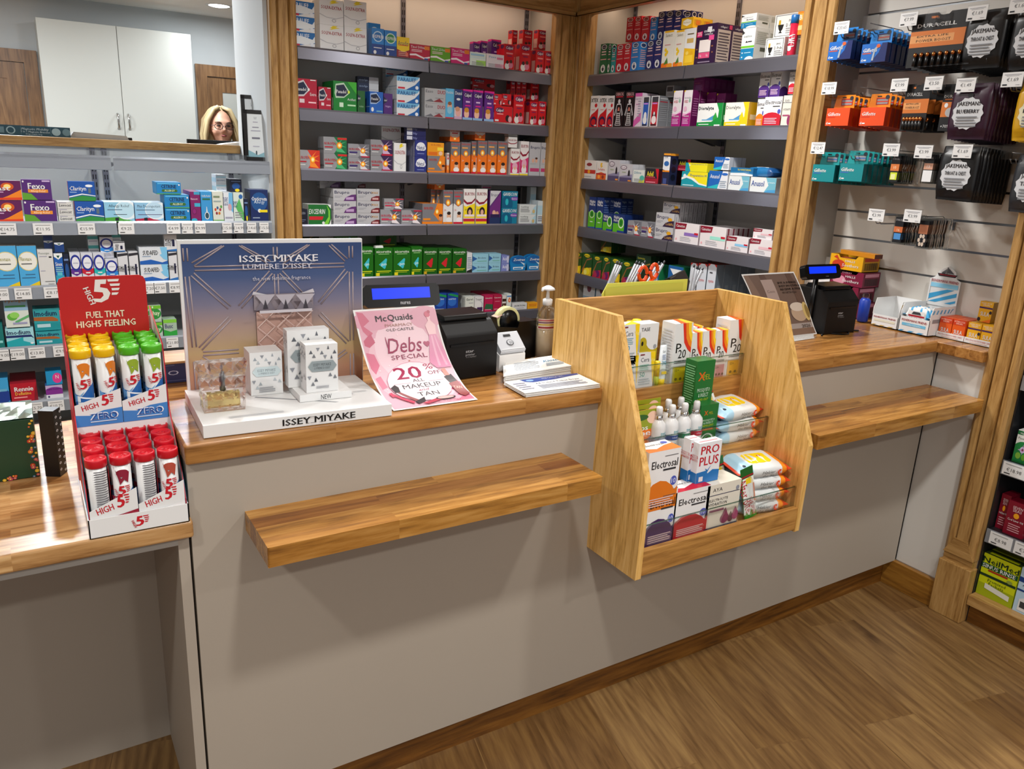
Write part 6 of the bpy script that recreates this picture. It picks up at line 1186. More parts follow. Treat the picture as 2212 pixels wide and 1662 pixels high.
K('cyst', 'white box blue wave', 'p 0,.93 .3,1 .7,1 1,.93 1,1 0,1 {t};e .2 .12 .24 .12 #1c5cb0;e .26 .16 .14 .07 W;e .75 .1 .26 .12 #1c5cb0;e .8 .15 .14 .06 W;r .25 .78 .6 .81 #3a3c44;t cysto .5 .6 .07 #c44 w=.6;t CYSTOPURIN .5 .03 .06 W w=.9'.replace('{t}', '#c8302c'), '#d0d6e0', side='r 0 0 1 1 #74808c;r .3 .1 .7 .5 #8a949e', top='r 0 0 1 1 #a83028')
K('vapo', 'green and blue vapour rub box', 'p 0,1 1,1 1,.3 .5,.2 0,.3 #1c5c9c;p .1,.9 .9,.9 .5,.6 #e4e8ec;t VapoRub .5 .5 .14 W w=.8 b=.02;r 0 0 1 .2 #1c7a4c', '#1c7a4c')
K('greyb', 'grey blue sinus box', 'r 0 .55 1 1 #a8aeb4;e .5 .8 .18 .12 #5c2c3c;p 0,.4 1,.2 1,0 0,0 #2c6a8c', '#6a8494')
# left bay
K('alfast', 'plum and orange allergy box', 'p .3,0 1,0 1,.55 .6,.2 #e8801c;p 0,0 1,0 1,.14 0,.08 #d8401c;'+'e .62 .7 .18 .2 #c8541c;e .62 .7 .1 .12 #f8d878;t allfast .34 .62 .26 W w=.7 b=.03;r .05 .38 .5 .43 #c8a0c8', '#5c1450', top='r .4 .2 .9 .8 #a89ab0')
K('fexo', 'purple and green allergy box', 'p 0,0 .5,0 .3,.3 0,.36 #5a9a2c;r .2 .36 .88 .52 #e08a2c;t Fexo .5 .68 .3 W w=.58 b=.03;t Allergy_Relief .54 .44 .1 #f4e4c8 w=.5;e .06 .9 .03 .05 W;r .7 .9 .97 .97 #c8b0d8', '#4e2470', top='r .1 .2 .8 .3 #6c3c90')
K('levo', 'small white antihistamine box', 't Levocet .5 .5 .44 #2a2c30 w=.8 b=.02 i=.2;r .1 .8 .6 .9 #99a', '#cfcfcc')
K('clar', 'royal blue allergy box', 'p 0,0 1,0 1,.2 .5,.28 0,.12 #2c8a3c;p 0,.16 .5,.32 1,.24 1,.28 .5,.38 0,.22 #e4e8e8;t Clarityn .36 .64 .22 W w=.62 b=.02 i=.15;e .78 .78 .14 .07 #e8ecf0;r .74 .4 .84 .66 #5a6c78;r .05 .42 .3 .46 #9ab8e0', '#1450a4', left='r 0 0 1 1 #c41c2c', top='r .1 .1 .9 .9 #1c5cb0')
K('arl', 'pale blue green allergy box', 'p 0,0 1,0 .5,.25 0,.2 #4ca03c;e .75 .6 .4 .5 #e0ecf2;e .7 .6 .32 .42 #b8dcec;t Allergy_Relief .5 .82 .14 #3a4c5c w=.7;r .1 .6 .6 .64 #5a7a94;r .3 .36 .75 .39 #3a4c5c;p .34,.05 .46,.05 .46,.22 .34,.2 #1c2430', '#8cc4e0', top='r 0 0 1 1 #c8dce8')
K('arr', 'pale blue red allergy box', 'p 0,0 1,0 .5,.2 0,.14 #b02040;e .75 .6 .4 .5 #e0ecf2;e .7 .6 .32 .42 #b8d8ec;t Plus_Decongestant .5 .82 .14 #3a4c5c w=.8;r .05 .6 .7 .64 #5a7a94;r .1 .36 .95 .39 #5a4c7c;p .3,.05 .42,.05 .42,.22 .3,.2 #1c2430', '#8cbfe0', top='r 0 0 1 1 #c8dce8')
K('cetr', 'sky blue allergy box olive badge', 'r .05 .84 .9 .94 #5ab0dc;t CETRINE .5 .66 .3 #14284c w=.62 b=.03;p .24,.2 .82,.2 .86,.3 .82,.42 .24,.42 .2,.3 #3c6c2c;t ALLERGY .53 .31 .15 #e0e8d0 w=.42 b=.02;e .93 .8 .03 .08 W;r 0 0 1 .08 #4c9a5c', '#1f80c0', left='r 0 0 1 1 #3c94c8;r .3 0 .4 1 #1c6c94;r .7 0 .8 1 #1c6c94', top='r 0 0 1 1 #3c9ad0')
K('nasac', 'plum nasal spray box', 'r .4 .9 1 1 #3c9cc0;t Nasacort .4 .76 .07 #e0c0d8 w=.7 b=.02;r .4 .5 1 .62 #40a8c8;e .35 .34 .22 .1 #5c1450;e .35 .34 .17 .08 #8a2070;e .3 .05 .3 .06 #30a8c8', '#7c1c60', left='r 0 .9 1 1 #6c2c80')
K('nasal', 'sky blue nasal spray box', 't Stuffy_Relief .5 .86 .06 W w=.8 b=.02;r .15 .72 .85 .78 #2c6c50;e .5 .2 .22 .13 W;e .5 .2 .17 .1 #2a4c5c;p .44,.33 .56,.33 .52,.5 .48,.5 W', '#3a94d0')
K('pollen', 'white spray box coloured dots', 'e .25 .4 .1 .05 #c8502c;e .45 .46 .1 .05 #3c5c8c;e .7 .4 .1 .05 #a03048;e .35 .28 .1 .05 #8c2c3c;e .6 .28 .1 .05 #c8701c;e .8 .5 .1 .05 #5c9a4c;r .1 .8 .7 .86 #7a8a6c;r .1 .66 .8 .7 #9aa;r .0 .0 1 .06 #7ab06c', '#d4d8cc')
K('becb', 'white and blue spray box', 'p .6,1 1,1 1,.3 .5,.5 #6cb0dc;t BECONASE .2 .7 .16 #2a3c7c r=90 w=.9;r .1 .1 .9 .16 #99a;e .65 .5 .2 .12 #c8a0a8', '#d8dee4')
K('bios', 'white green spray box', 'p .2,.5 .6,.8 1,.3 1,.0 .6,.2 #58b05c;e .75 .86 .2 .08 #2a64a8;t BIOTENE .18 .6 .14 #2a3c7c r=90 w=.6;'+sm(), '#cfdcd4')
K('whsm', 'small white blue tablet box', 't BISOMAG .5 .3 .2 #3a5a8c w=.8;r 0 .6 1 .8 #a8d0e0', '#d4dce4', left='r .1 .1 .9 .6 #9cc8dc')
K('navys', 'small navy box yellow spot', 'e .5 .45 .34 .26 #1c4c8c;e .6 .14 .2 .12 #e0c81c;r .1 .8 .9 .86 #6a84b0', '#101c38')
K('opt', 'navy eye drop box yellow tag', 'e .5 .62 .46 .3 #1c508c;t Opticrom .5 .72 .13 W w=.86 b=.03;t Allergy .5 .62 .1 #c8d8e8 w=.6;e .5 .34 .1 .06 W;r .5 .29 .95 .37 #e8d41c;r .1 .1 .5 .13 #9ab', '#14285c', left='r 0 .1 1 .9 #0c1830', obj='drops_box')
K('flix', 'sky blue nasal box yellow corner', 'e .5 .62 .5 .24 #d8c880;e .5 .62 .46 .22 #e6e6de;t Flixonase .4 .68 .1 #8c8a2c w=.6 b=.02;r .15 .54 .7 .57 #666;p .4,0 1,0 1,.12 #e0c01c;r .3 .28 .8 .3 #3a6c94;r .1 .2 .8 .22 #3a6c94', '#48a4d8', top='r 0 0 1 1 #a09a90')
K('phen', 'plain white elixir box', 't Phenergan .42 .9 .06 #5c6c5c w=.7;r .1 .8 .6 .82 #99a;r .72 .77 .9 .81 #1c1c1c;r .1 .4 .4 .42 #aab;r .3 .1 .95 .12 #777;r .5 .03 .9 .05 #999', '#d2d2d0', obj='syrup_box')
K('sinex', 'blue white nasal spray box', 'p .0,1 1,1 1,.9 .5,.8 0,.9 #e4e8e8;p .3,.93 .7,.93 .5,.84 #14503c;t Sinex .5 .66 .12 W w=.8 b=.02;'+lines(.1, .9, .4, .58, 3, '#9cc')+'r 0 0 1 .3 #2a9cb8;r .2 .3 .8 .4 #58b8c8', '#1c5cb0')
K('sinexc', 'blue white tube box', 'p .0,1 1,1 1,.85 .5,.7 0,.85 #d4d8dc;p .3,.9 .7,.9 .5,.75 #14503c', '#143c7c')
for n, c, d in (('otp', '#5c2c8c', 'violet'), ('otr', '#c01c34', 'red'), ('ott', '#20b0b0', 'aqua'), ('otb', '#2a84d0', 'blue')):
    K(n, 'white spray box navy ring %s' % d, 'p 0,.5 1,.5 1,.35 .5,.26 0,.35 %s;e .5 .68 .5 .26 #1c2c8c;e .5 .68 .36 .19 #e0e2e8;t otrivine .5 .68 .06 #2c3c8c w=.5;r .3 .34 .7 .38 W;%s' % (c, lines(.1, .8, .05, .24, 3, '#99a')), '#cdd0da', left='r .3 .5 .7 .9 #e4e4e8')
K('suds', 'slim white sinus spray box', 't SUDAFED .3 .45 .3 #1c1c20 r=82 w=.62 b=.02;p .0,.95 1,.98 1,.9 0,.86 #2c2c34;r .6 .25 .8 .6 #14183c;p 0,0 1,0 1,.12 0,.06 #2c6cb0', '#d2d4d8')
K('sudf', 'white blue sinus tablet box', 't SUDAFED .4 .68 .26 #111 w=.55 b=.03;p 0,0 1,0 1,.2 .8,.1 .4,.28 0,.2 #1c5cb0;p .75,1 1,1 1,.2 .85,.3 .72,.55 .8,.6 #7cc0e4;r .1 .45 .4 .49 #7a94b0', '#d4dae0')
K('tealw', 'white teal small spray box', 'r 0 .4 1 .75 #3c9c98;r .1 .15 .9 .25 #99a', '#cdd4d6')
K('fybo', 'green white fibre sachets box', 'p 0,.55 1,.55 1,1 0,1 #8ab0cc;t Fybogel .5 .88 .1 #b08040 w=.85 b=.02;r .05 .66 .9 .72 #3c8c4c;e .3 .35 .22 .12 #5caa3c;e .4 .4 .2 .1 #8ccc5c;p .4,.2 1,.4 1,.32 .4,.12 #5caa6c;r .3 .1 .9 .16 #99b', '#d0d8d0')
K('imod', 'teal diarrhoea relief box navy stripe', 't Imodium .46 .78 .24 #14204c w=.84 b=.03;p 0,.62 .9,.62 1,.4 .9,.5 0,.5 #1c2c64;p .0,.3 .6,.5 .6,.3 1,.1 1,0 0,0 #20a0a8;e .9 .15 .06 .05 W', '#9ad0d8', top='r .1 .1 .9 .9 #2a8c94')
K('imodb', 'teal diarrhoea relief box brown stripe', 't Imodium .46 .78 .24 #14204c w=.84 b=.03;p 0,.62 .7,.62 .9,.5 .9,.4 0,.46 #a05c2c;r 0 0 1 .36 #1c8c94;r .1 .15 .6 .3 #b0d0d8', '#2f98a0', top='r .1 .1 .9 .9 #1c7078')
K('tealb', 'deep teal capsule box', 'e .2 .55 .3 .2 #d8e8e4;r .1 .2 .9 .3 #8cc;', '#14706c')
K('seno', 'pale green laxative box', 'e .5 .5 .5 .34 #2c8c3c;t ehay .55 .55 .26 #e0e8c8 w=.7 b=.02;r 0 .8 1 1 #6cb82c;e .4 .9 .05 .06 W;p 0,0 1,0 1,.14 0,.2 #a8bcb0', '#b4c4b8')
K('busc', 'green antispasmodic box', 'p 0,0 1,0 1,.35 .5,.25 0,.4 #2a9c3c;t Busc .4 .6 .26 #3c2c6c w=.6 b=.02;r 0 .8 1 1 #7cc43c', '#a0b8a4')
K('emaz', 'maroon box', 't EMAZOLE .5 .5 .24 #e0c8d0 w=.8 b=.02;r 0 .1 1 .15 #c88', '#5c1230')
K('rennie', 'red antacid box', 't Rennie .5 .68 .24 W w=.72 b=.04;t Deflatine .46 .44 .17 #f0c04c w=.6 b=.02;r .1 .2 .6 .26 #f0a0a0;p .85,0 1,0 1,1 .9,.5 #7c1424', '#b0182c', top='r 0 0 1 1 #8c1424')
K('renb', 'blue antacid box', 'e .6 .3 .5 .3 #1c3c8c;r .1 .5 .9 .6 #6ac;t actu .3 .6 .2 W w=.5', '#3c9cd0')
K('lax', 'purple swirl control box', 'e .5 .5 .6 .36 #7c2c8c;t Laxe_Control .5 .72 .13 #3c1c5c w=.8 b=.02;r 0 0 1 .3 #dcdce4;e .15 .15 .06 .08 #2c2c5c', '#b8a8cc', top='r 0 0 1 1 #3c74b8')
K('laxb', 'blue pink small box', 'e .7 .5 .3 .4 #d83c8c;t N .7 .6 .3 W w=.2', '#1c8cc0')
# ---- stocking. F: front plane of each bay
BAY = {'m': (2.300, 'middle bay'), 'r': (2.732, 'right bay'), 'l': (2.302, 'left bay')}
ZB_ = {'m': ZS, 'r': ZS, 'l': ZL}
def stock(bay, si, rows, sz={}):
    """rows: (kind, px left, px right, py top, depth, n deep, n layers, setback, base(0 shelf | py bottom))"""
    pl, bn = BAY[bay]; z0 = ZB_[bay][si]
    for r in rows:
        kn, a, b, top = r[:4]; d, nd, nl, back, base = (list(r[4:])+[.06, 1, 1, 0, 0][len(r)-4:])
        z = z0+.0005
        if bay == 'r':
            X = pl+back; f = lambda px, py: at(px, py, x=X)
        else:
            Y = pl+back; f = lambda px, py: at(px, py, y=Y)
        if base: z = f((a+b)/2, base).z
        pyb = top+60
        for _ in range(3):
            q = f((a+b)/2, pyb); e = f((a+b)/2, pyb+1); pyb += (z-q.z)/(e.z-q.z)
        P, Q = f(a, pyb), f(b, pyb); zt = f((a+b)/2, top).z; h = (zt-z)/nl
        w_ = (P.y-Q.y if bay == 'r' else Q.x-P.x)-.0008
        for L in range(nl):
            for D in range(nd):
                off = D*(d+.0015)+random.uniform(0, .0012)
                loc = (X+off, P.y, z+L*h) if bay == 'r' else (P.x, Y+off, z+L*h)
                pack(kn, loc, -PI/2 if bay == 'r' else 0, w_, h-.0006, d, (bn, si), -P.y if bay == 'r' else P.x, L+(10 if base else 0), D+int(back*100))
random.seed(21)
m_ = 'm'
stock(m_, 0, [('paralief', 630, 681, 3, .02, 4, 3), ('solpa', 692, 743, -1, .05, 2, 2), ('solpa', 744.5, 792.5, 2, .05, 2, 2), ('disprin', 803.5, 830, 61, .03, 3), ('disping', 831, 857, 66, .03, 3), ('anadin', 857.5, 884.5, 80, .03, 2),
 ('tin5', 885, 929, 96, .02, 3), ('tin2', 930, 973, 101, .02, 3), ('tin7', 974, 1014, 104, .02, 3), ('palegreen', 1014.5, 1049, 113, .02, 2), ('palepink', 1050, 1088, 117, .02, 2),
 ('calpp', 1021, 1036, 90, .04, 1, 1, .08), ('calpp', 1038, 1052, 88, .04, 1, 1, .08), ('calpp', 1060, 1081, 85, .04, 1, 1, .08), ('calpr', 1088, 1110, 95, .045, 3), ('calpr', 1122, 1145, 95, .045, 4), ('calpr', 1156, 1174, 108, .045, 3), ('calpr', 1175, 1192, 110, .045, 3),
 ('disprin', 796, 822, 50, .03, 2, 1, .13)])
for (a, b) in ((1106, 1117), (1129, 1149), (1161, 1182)): stock(m_, 0, [('calpr', a, b, 65, .045, 1, 1, .10, 107)])
stock(m_, 1, [('panr', 638, 686, 170, .03, 2), ('panr', 689, 716, 188, .03, 3), ('pang', 721, 771, 176, .025, 6), ('pandg', 773, 789, 196, .03, 2), ('panb', 799, 828, 198, .025, 3), ('panp', 829, 848, 202, .03, 2), ('paralief2', 857, 906, 165, .02, 7, 3),
 ('solpb', 773, 818, 166, .03, 1, 6, .10), ('paralief2', 833, 880, 145, .02, 2, 6, .16), ('easo', 917, 962, 191, .02, 5, 2), ('parkid', 962, 980, 191, .035, 3), ('dozol', 981, 998, 193, .035, 3), ('calpp', 999, 1020, 193, .04, 2), ('calpp', 1021, 1042, 195, .04, 2), ('calpp', 1045, 1066, 197, .04, 2),
 ('calpf', 1067, 1106, 229, .03, 2), ('calpf', 1066, 1084, 203, .03, 1, 1, .0, 228), ('calpf', 1085, 1104, 203, .03, 1, 1, .0, 228), ('calpr', 1108, 1131, 205, .045, 2), ('calpr', 1143, 1160, 219, .045, 3), ('calpr', 1161, 1178, 219, .045, 3), ('calpf', 1018, 1066, 170, .02, 1, 5, .12)])
for (a, b) in ((1102, 1112), (1114, 1124), (1125, 1136), (1145, 1163), (1176, 1188)): stock(m_, 1, [('calpr', a, b, 173, .045, 1, 1, .09, 218)])
stock(m_, 2, [('nur', 643, 692, 324, .02, 3), ('nug', 700, 750, 296, .02, 4, 2), ('nup', 753, 799, 311, .02, 5, 2), ('nud', 801, 848, 302, .02, 4, 2), ('solpa', 851, 877, 309, .05, 1), ('solpa', 824, 866, 264, .05, 3, 2, .09), ('nytol', 896, 921, 303, .02, 6, 2),
 ('nytold', 878, 920, 274, .03, 1, 3, .0, 303), ('nuko', 923.5, 961, 337, .03, 3), ('nukf', 923.5, 959, 308, .03, 1, 1, 0, 337), ('nuk', 973, 993.5, 307, .045, 2), ('nuk', 995, 1015.5, 307, .045, 2), ('nuk', 1017, 1029, 305, .045, 1, 1, .02), ('nuk', 1031, 1051, 304, .045, 2), ('nuk', 1052, 1072, 304, .045, 2), ('nuk', 1073.5, 1094, 305, .045, 3),
 ('nuks', 965, 970, 330, .04, 2), ('bup', 1102, 1121, 321, .045, 3), ('bup', 1122, 1140, 305, .045, 3), ('bups', 1098, 1117, 296, .04, 1, 1, .0, 319), ('bups', 1098, 1118, 272, .04, 1, 1, .02, 295), ('brt', 1142, 1165, 307, .045, 2), ('brt', 1166, 1183, 308, .045, 2)])
stock(m_, 2, [('nuks', 972, 993, 281, .03, 4, 1, .03, 306), ('nuks', 1026, 1048, 275, .03, 4, 1, .03, 303)])
stock(m_, 3, [('darknavy', 647, 665, 452, .03, 2), ('excedrin', 667, 716, 442, .03, 3), ('bru', 721, 770, 408, .02, 9, 3), ('brm', 771.5, 820, 408, .02, 4, 3), ('nupk', 822, 866, 453, .02, 5, 1), ('nupk', 867, 911, 454, .02, 5), ('nupk', 830, 872, 429, .02, 1, 1, .01, 453),
 ('nuko', 912, 956, 440, .02, 8), ('nukw', 957, 977.5, 411, .045, 3), ('nukwr', 979, 999, 411, .045, 3), ('nukw', 943, 955, 409, .045, 1, 1, .05), ('nukw', 930, 942, 409, .045, 1, 1, .07), ('buy', 1000.5, 1025, 408, .045, 2), ('buy', 1027, 1051, 408, .045, 2), ('brp', 1057, 1080, 412, .045, 3), ('gavi', 1083, 1116, 413, .04, 3, 2), ('tub', 1121, 1157, 442, .03, 2, 2), ('clearb', 1160, 1175, 434, .04, 3), ('clearb', 1143, 1155, 404, .04, 1, 1, .08)])
stock(m_, 3, [('nuks', 939, 961, 385, .03, 3, 1, .04, 410), ('brt', 1040, 1062, 384, .04, 2, 1, .06, 410), ('bru', 691, 736, 381, .02, 2, 1, .12, 407), ('brm', 745, 790, 382, .02, 2, 1, .12, 407)])
stock(m_, 4, [('nib', 752, 779, 533, .05, 2), ('nib', 780.5, 807, 534, .05, 2), ('nib', 810, 848.5, 536, .05, 4), ('nib', 850, 887, 536, .05, 4), ('nib', 888, 912, 533, .05, 4), ('nir', 914, 945, 537, .05, 4), ('nir', 946.5, 975.5, 537, .05, 4), ('nir', 977, 1007, 538, .05, 4), ('slimw', 1008, 1019, 546, .03, 2),
 ('brol', 1020, 1054, 549, .03, 2, 2), ('brol', 1055.5, 1081, 548, .03, 2, 2), ('acic', 1082.5, 1099, 552, .03, 2, 2), ('nib', 728, 773, 497, .05, 1, 1, .12, 540), ('nir', 820, 857, 503, .05, 1, 1, .12, 535), ('lemd', 655, 690, 498, .05, 1, 1, .12, 540)])
tag(MB().prism([(0, 0), (.045, 0), (.04, .018), (0, .016)], 'y', 0, .03, 'paper').build('paper_slip', None, (at(812, 540, y=2.305).x, 2.31, at(812, 540, y=2.305).z+.002)), 'white torn paper slip lying on a green gum box', 'paper')
stock(m_, 5, [('cordb', 937, 964, 634, .04, 3), ('cordb', 966, 989, 634, .04, 3), ('earol', 1004.5, 1023.5, 641, .04, 3), ('trop', 1024.5, 1044, 641, .04, 3), ('canp', 1045.5, 1064, 638, .04, 4), ('canp2', 1065, 1083, 637, .04, 4), ('brown', 1084.5, 1092.5, 639, .04, 2), ('odrop', 1094, 1103.5, 635, .04, 3), ('flatw', 1106.5, 1138, 655, .04, 1), ('flaty', 1139.5, 1161, 654, .04, 1),
 ('cord', 858, 880, 607, .04, 2, 2, .04), ('cord', 882, 903, 607, .04, 2, 2, .04), ('earol', 905, 930, 640, .04, 2)])
# cold sore blister cards
for i, (a, b, yy) in enumerate(((1101, 1137, 2.302), (1137, 1168, 2.306), (1128, 1165, 2.345))):
    P, Q = at(a, 578, y=yy), at(b, 578, y=yy); w_ = Q.x-P.x; h = .088
    t = thing('blister_card', 'rounded blue cold sore blister card, '+('left front one', 'right front one', 'one behind')[i]+', fifth shelf of middle bay', 'card', (P.x, yy, ZS[4]+.0005), 0, 'blue blister cards')
    pts = [(w_*.08, 0), (w_*.92, 0), (w_, h*.5)]+[(w_/2+w_/2*math.cos(a_*PI/8), h*.62+h*.38*math.sin(a_*PI/8)) for a_ in range(9)]+[(0, h*.5)]
    mb = MB(); mb.prism(pts, 'y', 0, .012, '#1478b8'); mb.art((0, 0, 0), (w_, 0, 0), (0, 0, h), 'e .5 .7 .42 .26 #1a5ca0;t Zovirax .55 .72 .15 W w=.7 b=.03 i=.2;p .6,.6 .9,.3 .8,.2 .9,.45 #c8dce8;r .2 .1 .8 .26 #e0e8ec;r .25 .13 .7 .2 #1478b8'); mb.build('card', t, bevel=.003)
r_ = 'r'
stock(r_, 0, [('beng', 1293.5, 1309, 95, .035, 3), ('beng', 1310, 1317, 95, .035, 1), ('bent', 1318, 1327.5, 103, .035, 2), ('benr', 1328.5, 1343.5, 96, .035, 2), ('benr', 1344.5, 1359, 94, .035, 2), ('benb', 1360, 1377, 91, .05, 2), ('benn', 1393, 1408.5, 88, .035, 2), ('benn', 1410, 1426, 85, .035, 2),
 ('hive', 1427, 1451, 67, .05, 1), ('hive', 1452.5, 1473, 66, .05, 1), ('honey', 1474, 1497, 62, .05, 1), ('colla', 1498, 1541, 53, .09, 2), ('thorne', 1597, 1625, 61, .08, 2), ('d3', 1650, 1690, 82, .08, 2), ('thorne', 1600, 1632, 30, .08, 2, 1, 0, 60), ('d3', 1670, 1722, 30, .08, 1, 1, .05, 79)])
for i, (k_, a, b, tp) in enumerate((('benr', 1351, 1366, 38), ('benr', 1367.5, 1382, 36), ('benr', 1384, 1400, 36), ('benb', 1402, 1416, 38), ('benn', 1418, 1432, 26), ('benn', 1434, 1450, 24), ('benn', 1452, 1468, 23), ('benn', 1471, 1488, 25))): stock(r_, 0, [(k_, a, b, tp, .035, 2, 1, .07, 90)])
stock(r_, 0, [('honeyu', 1471, 1496, 38, .06, 2, 1, .03, 61), ('orange', 1718, 1733, 25, .06, 1, 1, .02, 75)])
p = at(1703, 115, x=2.735); t = simple('effervescent_tube', 'red tube with blue top standing at the right end of the top shelf', 'tube', (2.752, p.y, ZS[0]), [('tube_body', (lambda m: (cylart(m, .0172, .02, .1, 't ORS .5 .4 .5 W r=90 w=1.4 b=.03;e .5 .12 .25 .1 W', span=2), m)[1])(MB().lathe([(.0165, 0), (.017, .002), (.017, .125)], '#c01c3c', n=20))), ('cap', MB().lathe([(.0178, .125), (.0178, .155), (.016, .157)], '#1c6ab0', n=20))], rz=-PI/2)
stock(r_, 1, [('xtex', 1272, 1289.5, 207, .04, 3), ('xtex', 1290.5, 1307.5, 207, .04, 3), ('xtex', 1308.5, 1322, 207, .04, 3), ('carb', 1323, 1344, 197, .05, 3), ('carb', 1345.5, 1366, 197, .05, 3), ('expm', 1367, 1382, 201, .05, 2), ('nasb', 1384, 1398.5, 208, .06, 2), ('nasr', 1402, 1419, 207, .06, 3), ('bron', 1449, 1468, 196, .045, 2), ('bron', 1471, 1489, 195, .045, 3),
 ('bronm', 1498, 1518, 199, .035, 3, 1, .09), ('bronm', 1520, 1539, 200, .035, 2, 1, .09), ('bronm', 1541, 1560, 202, .035, 2, 1, .09), ('diog', 1504, 1557, 223, .05, 2), ('dioy', 1563, 1613, 221, .06, 2), ('sho', 1630, 1646, 214, .06, 1, 1, .03), ('shr', 1645, 1683, 209, .06, 2), ('ayas', 1685, 1709, 206, .06, 2)])
stock(r_, 1, [('bronm', 1497, 1519, 168, .035, 6, 1, .06, 199), ('grn', 1438, 1454, 185, .04, 2, 1, .05, 210), ('shp', 1637, 1659, 155, .05, 1, 1, .03, 211), ('shp', 1661, 1683, 152, .05, 2, 1, .03, 209), ('shr', 1701, 1717, 155, .05, 1, 1, .02, 203)])
stock(r_, 2, [('redstrip', 1257, 1285, 346, .04, 2), ('solub', 1286.5, 1308, 350, .04, 3), ('benf', 1312, 1336, 345, .04, 2), ('benf', 1337, 1364, 354, .04, 2), ('smallg', 1366, 1391, 367, .03, 5), ('advil', 1392.5, 1421, 364, .03, 5), ('otex', 1428, 1443, 331, .05, 1), ('preph', 1470, 1526, 371, .04, 3), ('anub', 1528, 1569, 369, .04, 3), ('anul', 1571.5, 1616, 380, .04, 2), ('anul', 1618, 1674, 383, .04, 2)])
stock(r_, 2, [('advil', 1463, 1490, 344, .03, 5, 1, .06, 369), ('prepy', 1480, 1527, 352, .04, 2, 1, .01, 371), ('anub', 1541, 1574, 339, .05, 2, 1, .01, 367), ('rowa', 1577, 1626, 362, .05, 1, 1, .0, 380), ('nasb', 1684, 1690, 340, .05, 1)])
stock(r_, 3, [('night', 1269, 1284, 425, .04, 3), ('night', 1285.5, 1300, 426, .04, 3), ('nightf', 1301, 1321, 461, .03, 2), ('nightf', 1322.5, 1347, 463, .03, 4), ('nup', 1354, 1382, 477, .025, 4), ('nup', 1383.5, 1411, 480, .025, 4), ('brc', 1412.5, 1452, 460, .028, 7, 2), ('canv', 1455, 1507, 483, .03, 2), ('cant', 1509, 1565, 490, .03, 5), ('canb', 1566.5, 1614, 512, .03, 2), ('canw', 1616, 1667, 517, .03, 2)])
stock(r_, 3, [('night', 1301, 1319, 427, .04, 2, 1, .07), ('night', 1320.5, 1338, 428, .04, 2, 1, .07), ('brc', 1431, 1468, 436, .028, 6, 1, .03, 461), ('canw', 1625, 1667, 495, .03, 1, 1, .01, 517)])
stock(r_, 4, [('leml', 1237, 1253.5, 545, .05, 4), ('leml', 1255, 1276, 547, .05, 4), ('lemb', 1278, 1297, 553, .05, 4), ('lemb', 1298.5, 1315, 555, .05, 4), ('leml', 1316, 1338, 558, .05, 4), ('lemb', 1340, 1362, 565, .05, 3), ('lemd', 1369, 1400, 550, .03, 6), ('vapo', 1438, 1470, 574, .04, 2), ('vapo', 1402, 1420, 572, .04, 2), ('cyst', 1484, 1499, 567, .05, 4), ('cyst', 1500.5, 1519, 568, .05, 5), ('cyst', 1520.5, 1539, 569, .05, 6), ('leml', 1297, 1320, 511, .05, 2, 1, .06, 545)])
stock(r_, 5, [('greyb', 1256, 1281, 605, .06, 2), ('greyb', 1283, 1306, 607, .06, 2)])
t = thing('wipes_pack', 'blue crinkled wipes pack lying on the pale aqua cream boxes', 'wipes', (2.80, at(1645, 380, x=2.78).y, at(1645, 384, x=2.735).z+.002), -PI/2)
mb = MB(); pillow(mb, .15, .09, .04, lambda u, a: '#1c6aa0' if u < .7 else '#184c84', seed=9); mb.build('pack', t)
MB().prism([(-.03, -.022), (.035, -.022), (.035, .022), (-.03, .022)], 'z', .0385, .0415, '#d4dade').build('lid_label', t)
l_ = 'l'
stock(l_, 1, [('alfast', -30, 52, 433, .03, 2), ('fexo', 55, 125, 433, .03, 3), ('levo', 128, 161, 436, .03, 3, 3), ('clar', 165, 227, 435, .03, 2), ('arl', 228, 292, 437, .04, 3), ('arr', 293.5, 355, 438, .04, 3), ('cetr', 358.5, 412, 421, .022, 5, 2), ('nasac', 414, 435.5, 414, .04, 4), ('nasal', 436.5, 460.5, 414, .04, 3), ('pollen', 461.5, 484.5, 414, .04, 3), ('becb', 485.5, 505.5, 416, .04, 3), ('bios', 506.5, 528, 416, .04, 3),
 ('navys', 529, 538, 430, .03, 2), ('opt', 543, 581, 410, .025, 4)])
stock(l_, 1, [('alfast', -30, 49, 390, .03, 1, 1, .0, 432), ('fexo', 50, 114, 388, .03, 2, 1, .0, 432), ('clar', 150, 208, 392, .03, 1, 1, .0, 434), ('cetr', 339, 392, 394, .022, 5, 1, .0, 420), ('whsm', 468, 490, 377, .03, 3, 2, .05, 414), ('navys', 498, 523, 387, .02, 5, 1, .03, 415)])
stock(l_, 2, [('flix', -4, 45, 531, .05, 2), ('flix', 46, 88, 531, .05, 2), ('phen', 89, 122, 539, .05, 2), ('sinex', 123, 142, 547, .04, 2), ('otp', 157, 180, 546, .04, 4), ('otr', 181, 206, 546, .04, 4), ('ott', 207, 231, 546, .04, 4), ('otb', 232, 258, 559, .04, 2), ('suds', 259, 281, 545, .04, 3), ('suds', 283, 303, 544, .04, 3), ('sudf', 306, 366, 534, .03, 3, 2), ('suds', 368, 386, 544, .04, 3),
 ('navys', 143, 155, 550, .04, 2)])
stock(l_, 2, [('sinexc', 96, 116, 502, .03, 1, 2, .03, 538), ('sinexc', 119, 140, 524, .03, 1, 1, .0, 545), ('tealw', 192, 215, 505, .03, 3, 2, .05, 545), ('otb', 219, 247, 512, .04, 2, 1, .02, 557), ('suds', 246, 271, 522, .04, 1, 1, .0, 544), ('tealw', 242, 262, 500, .03, 1, 1, .03, 522), ('suds', 357, 384, 500, .04, 1, 1, .0, 543)])
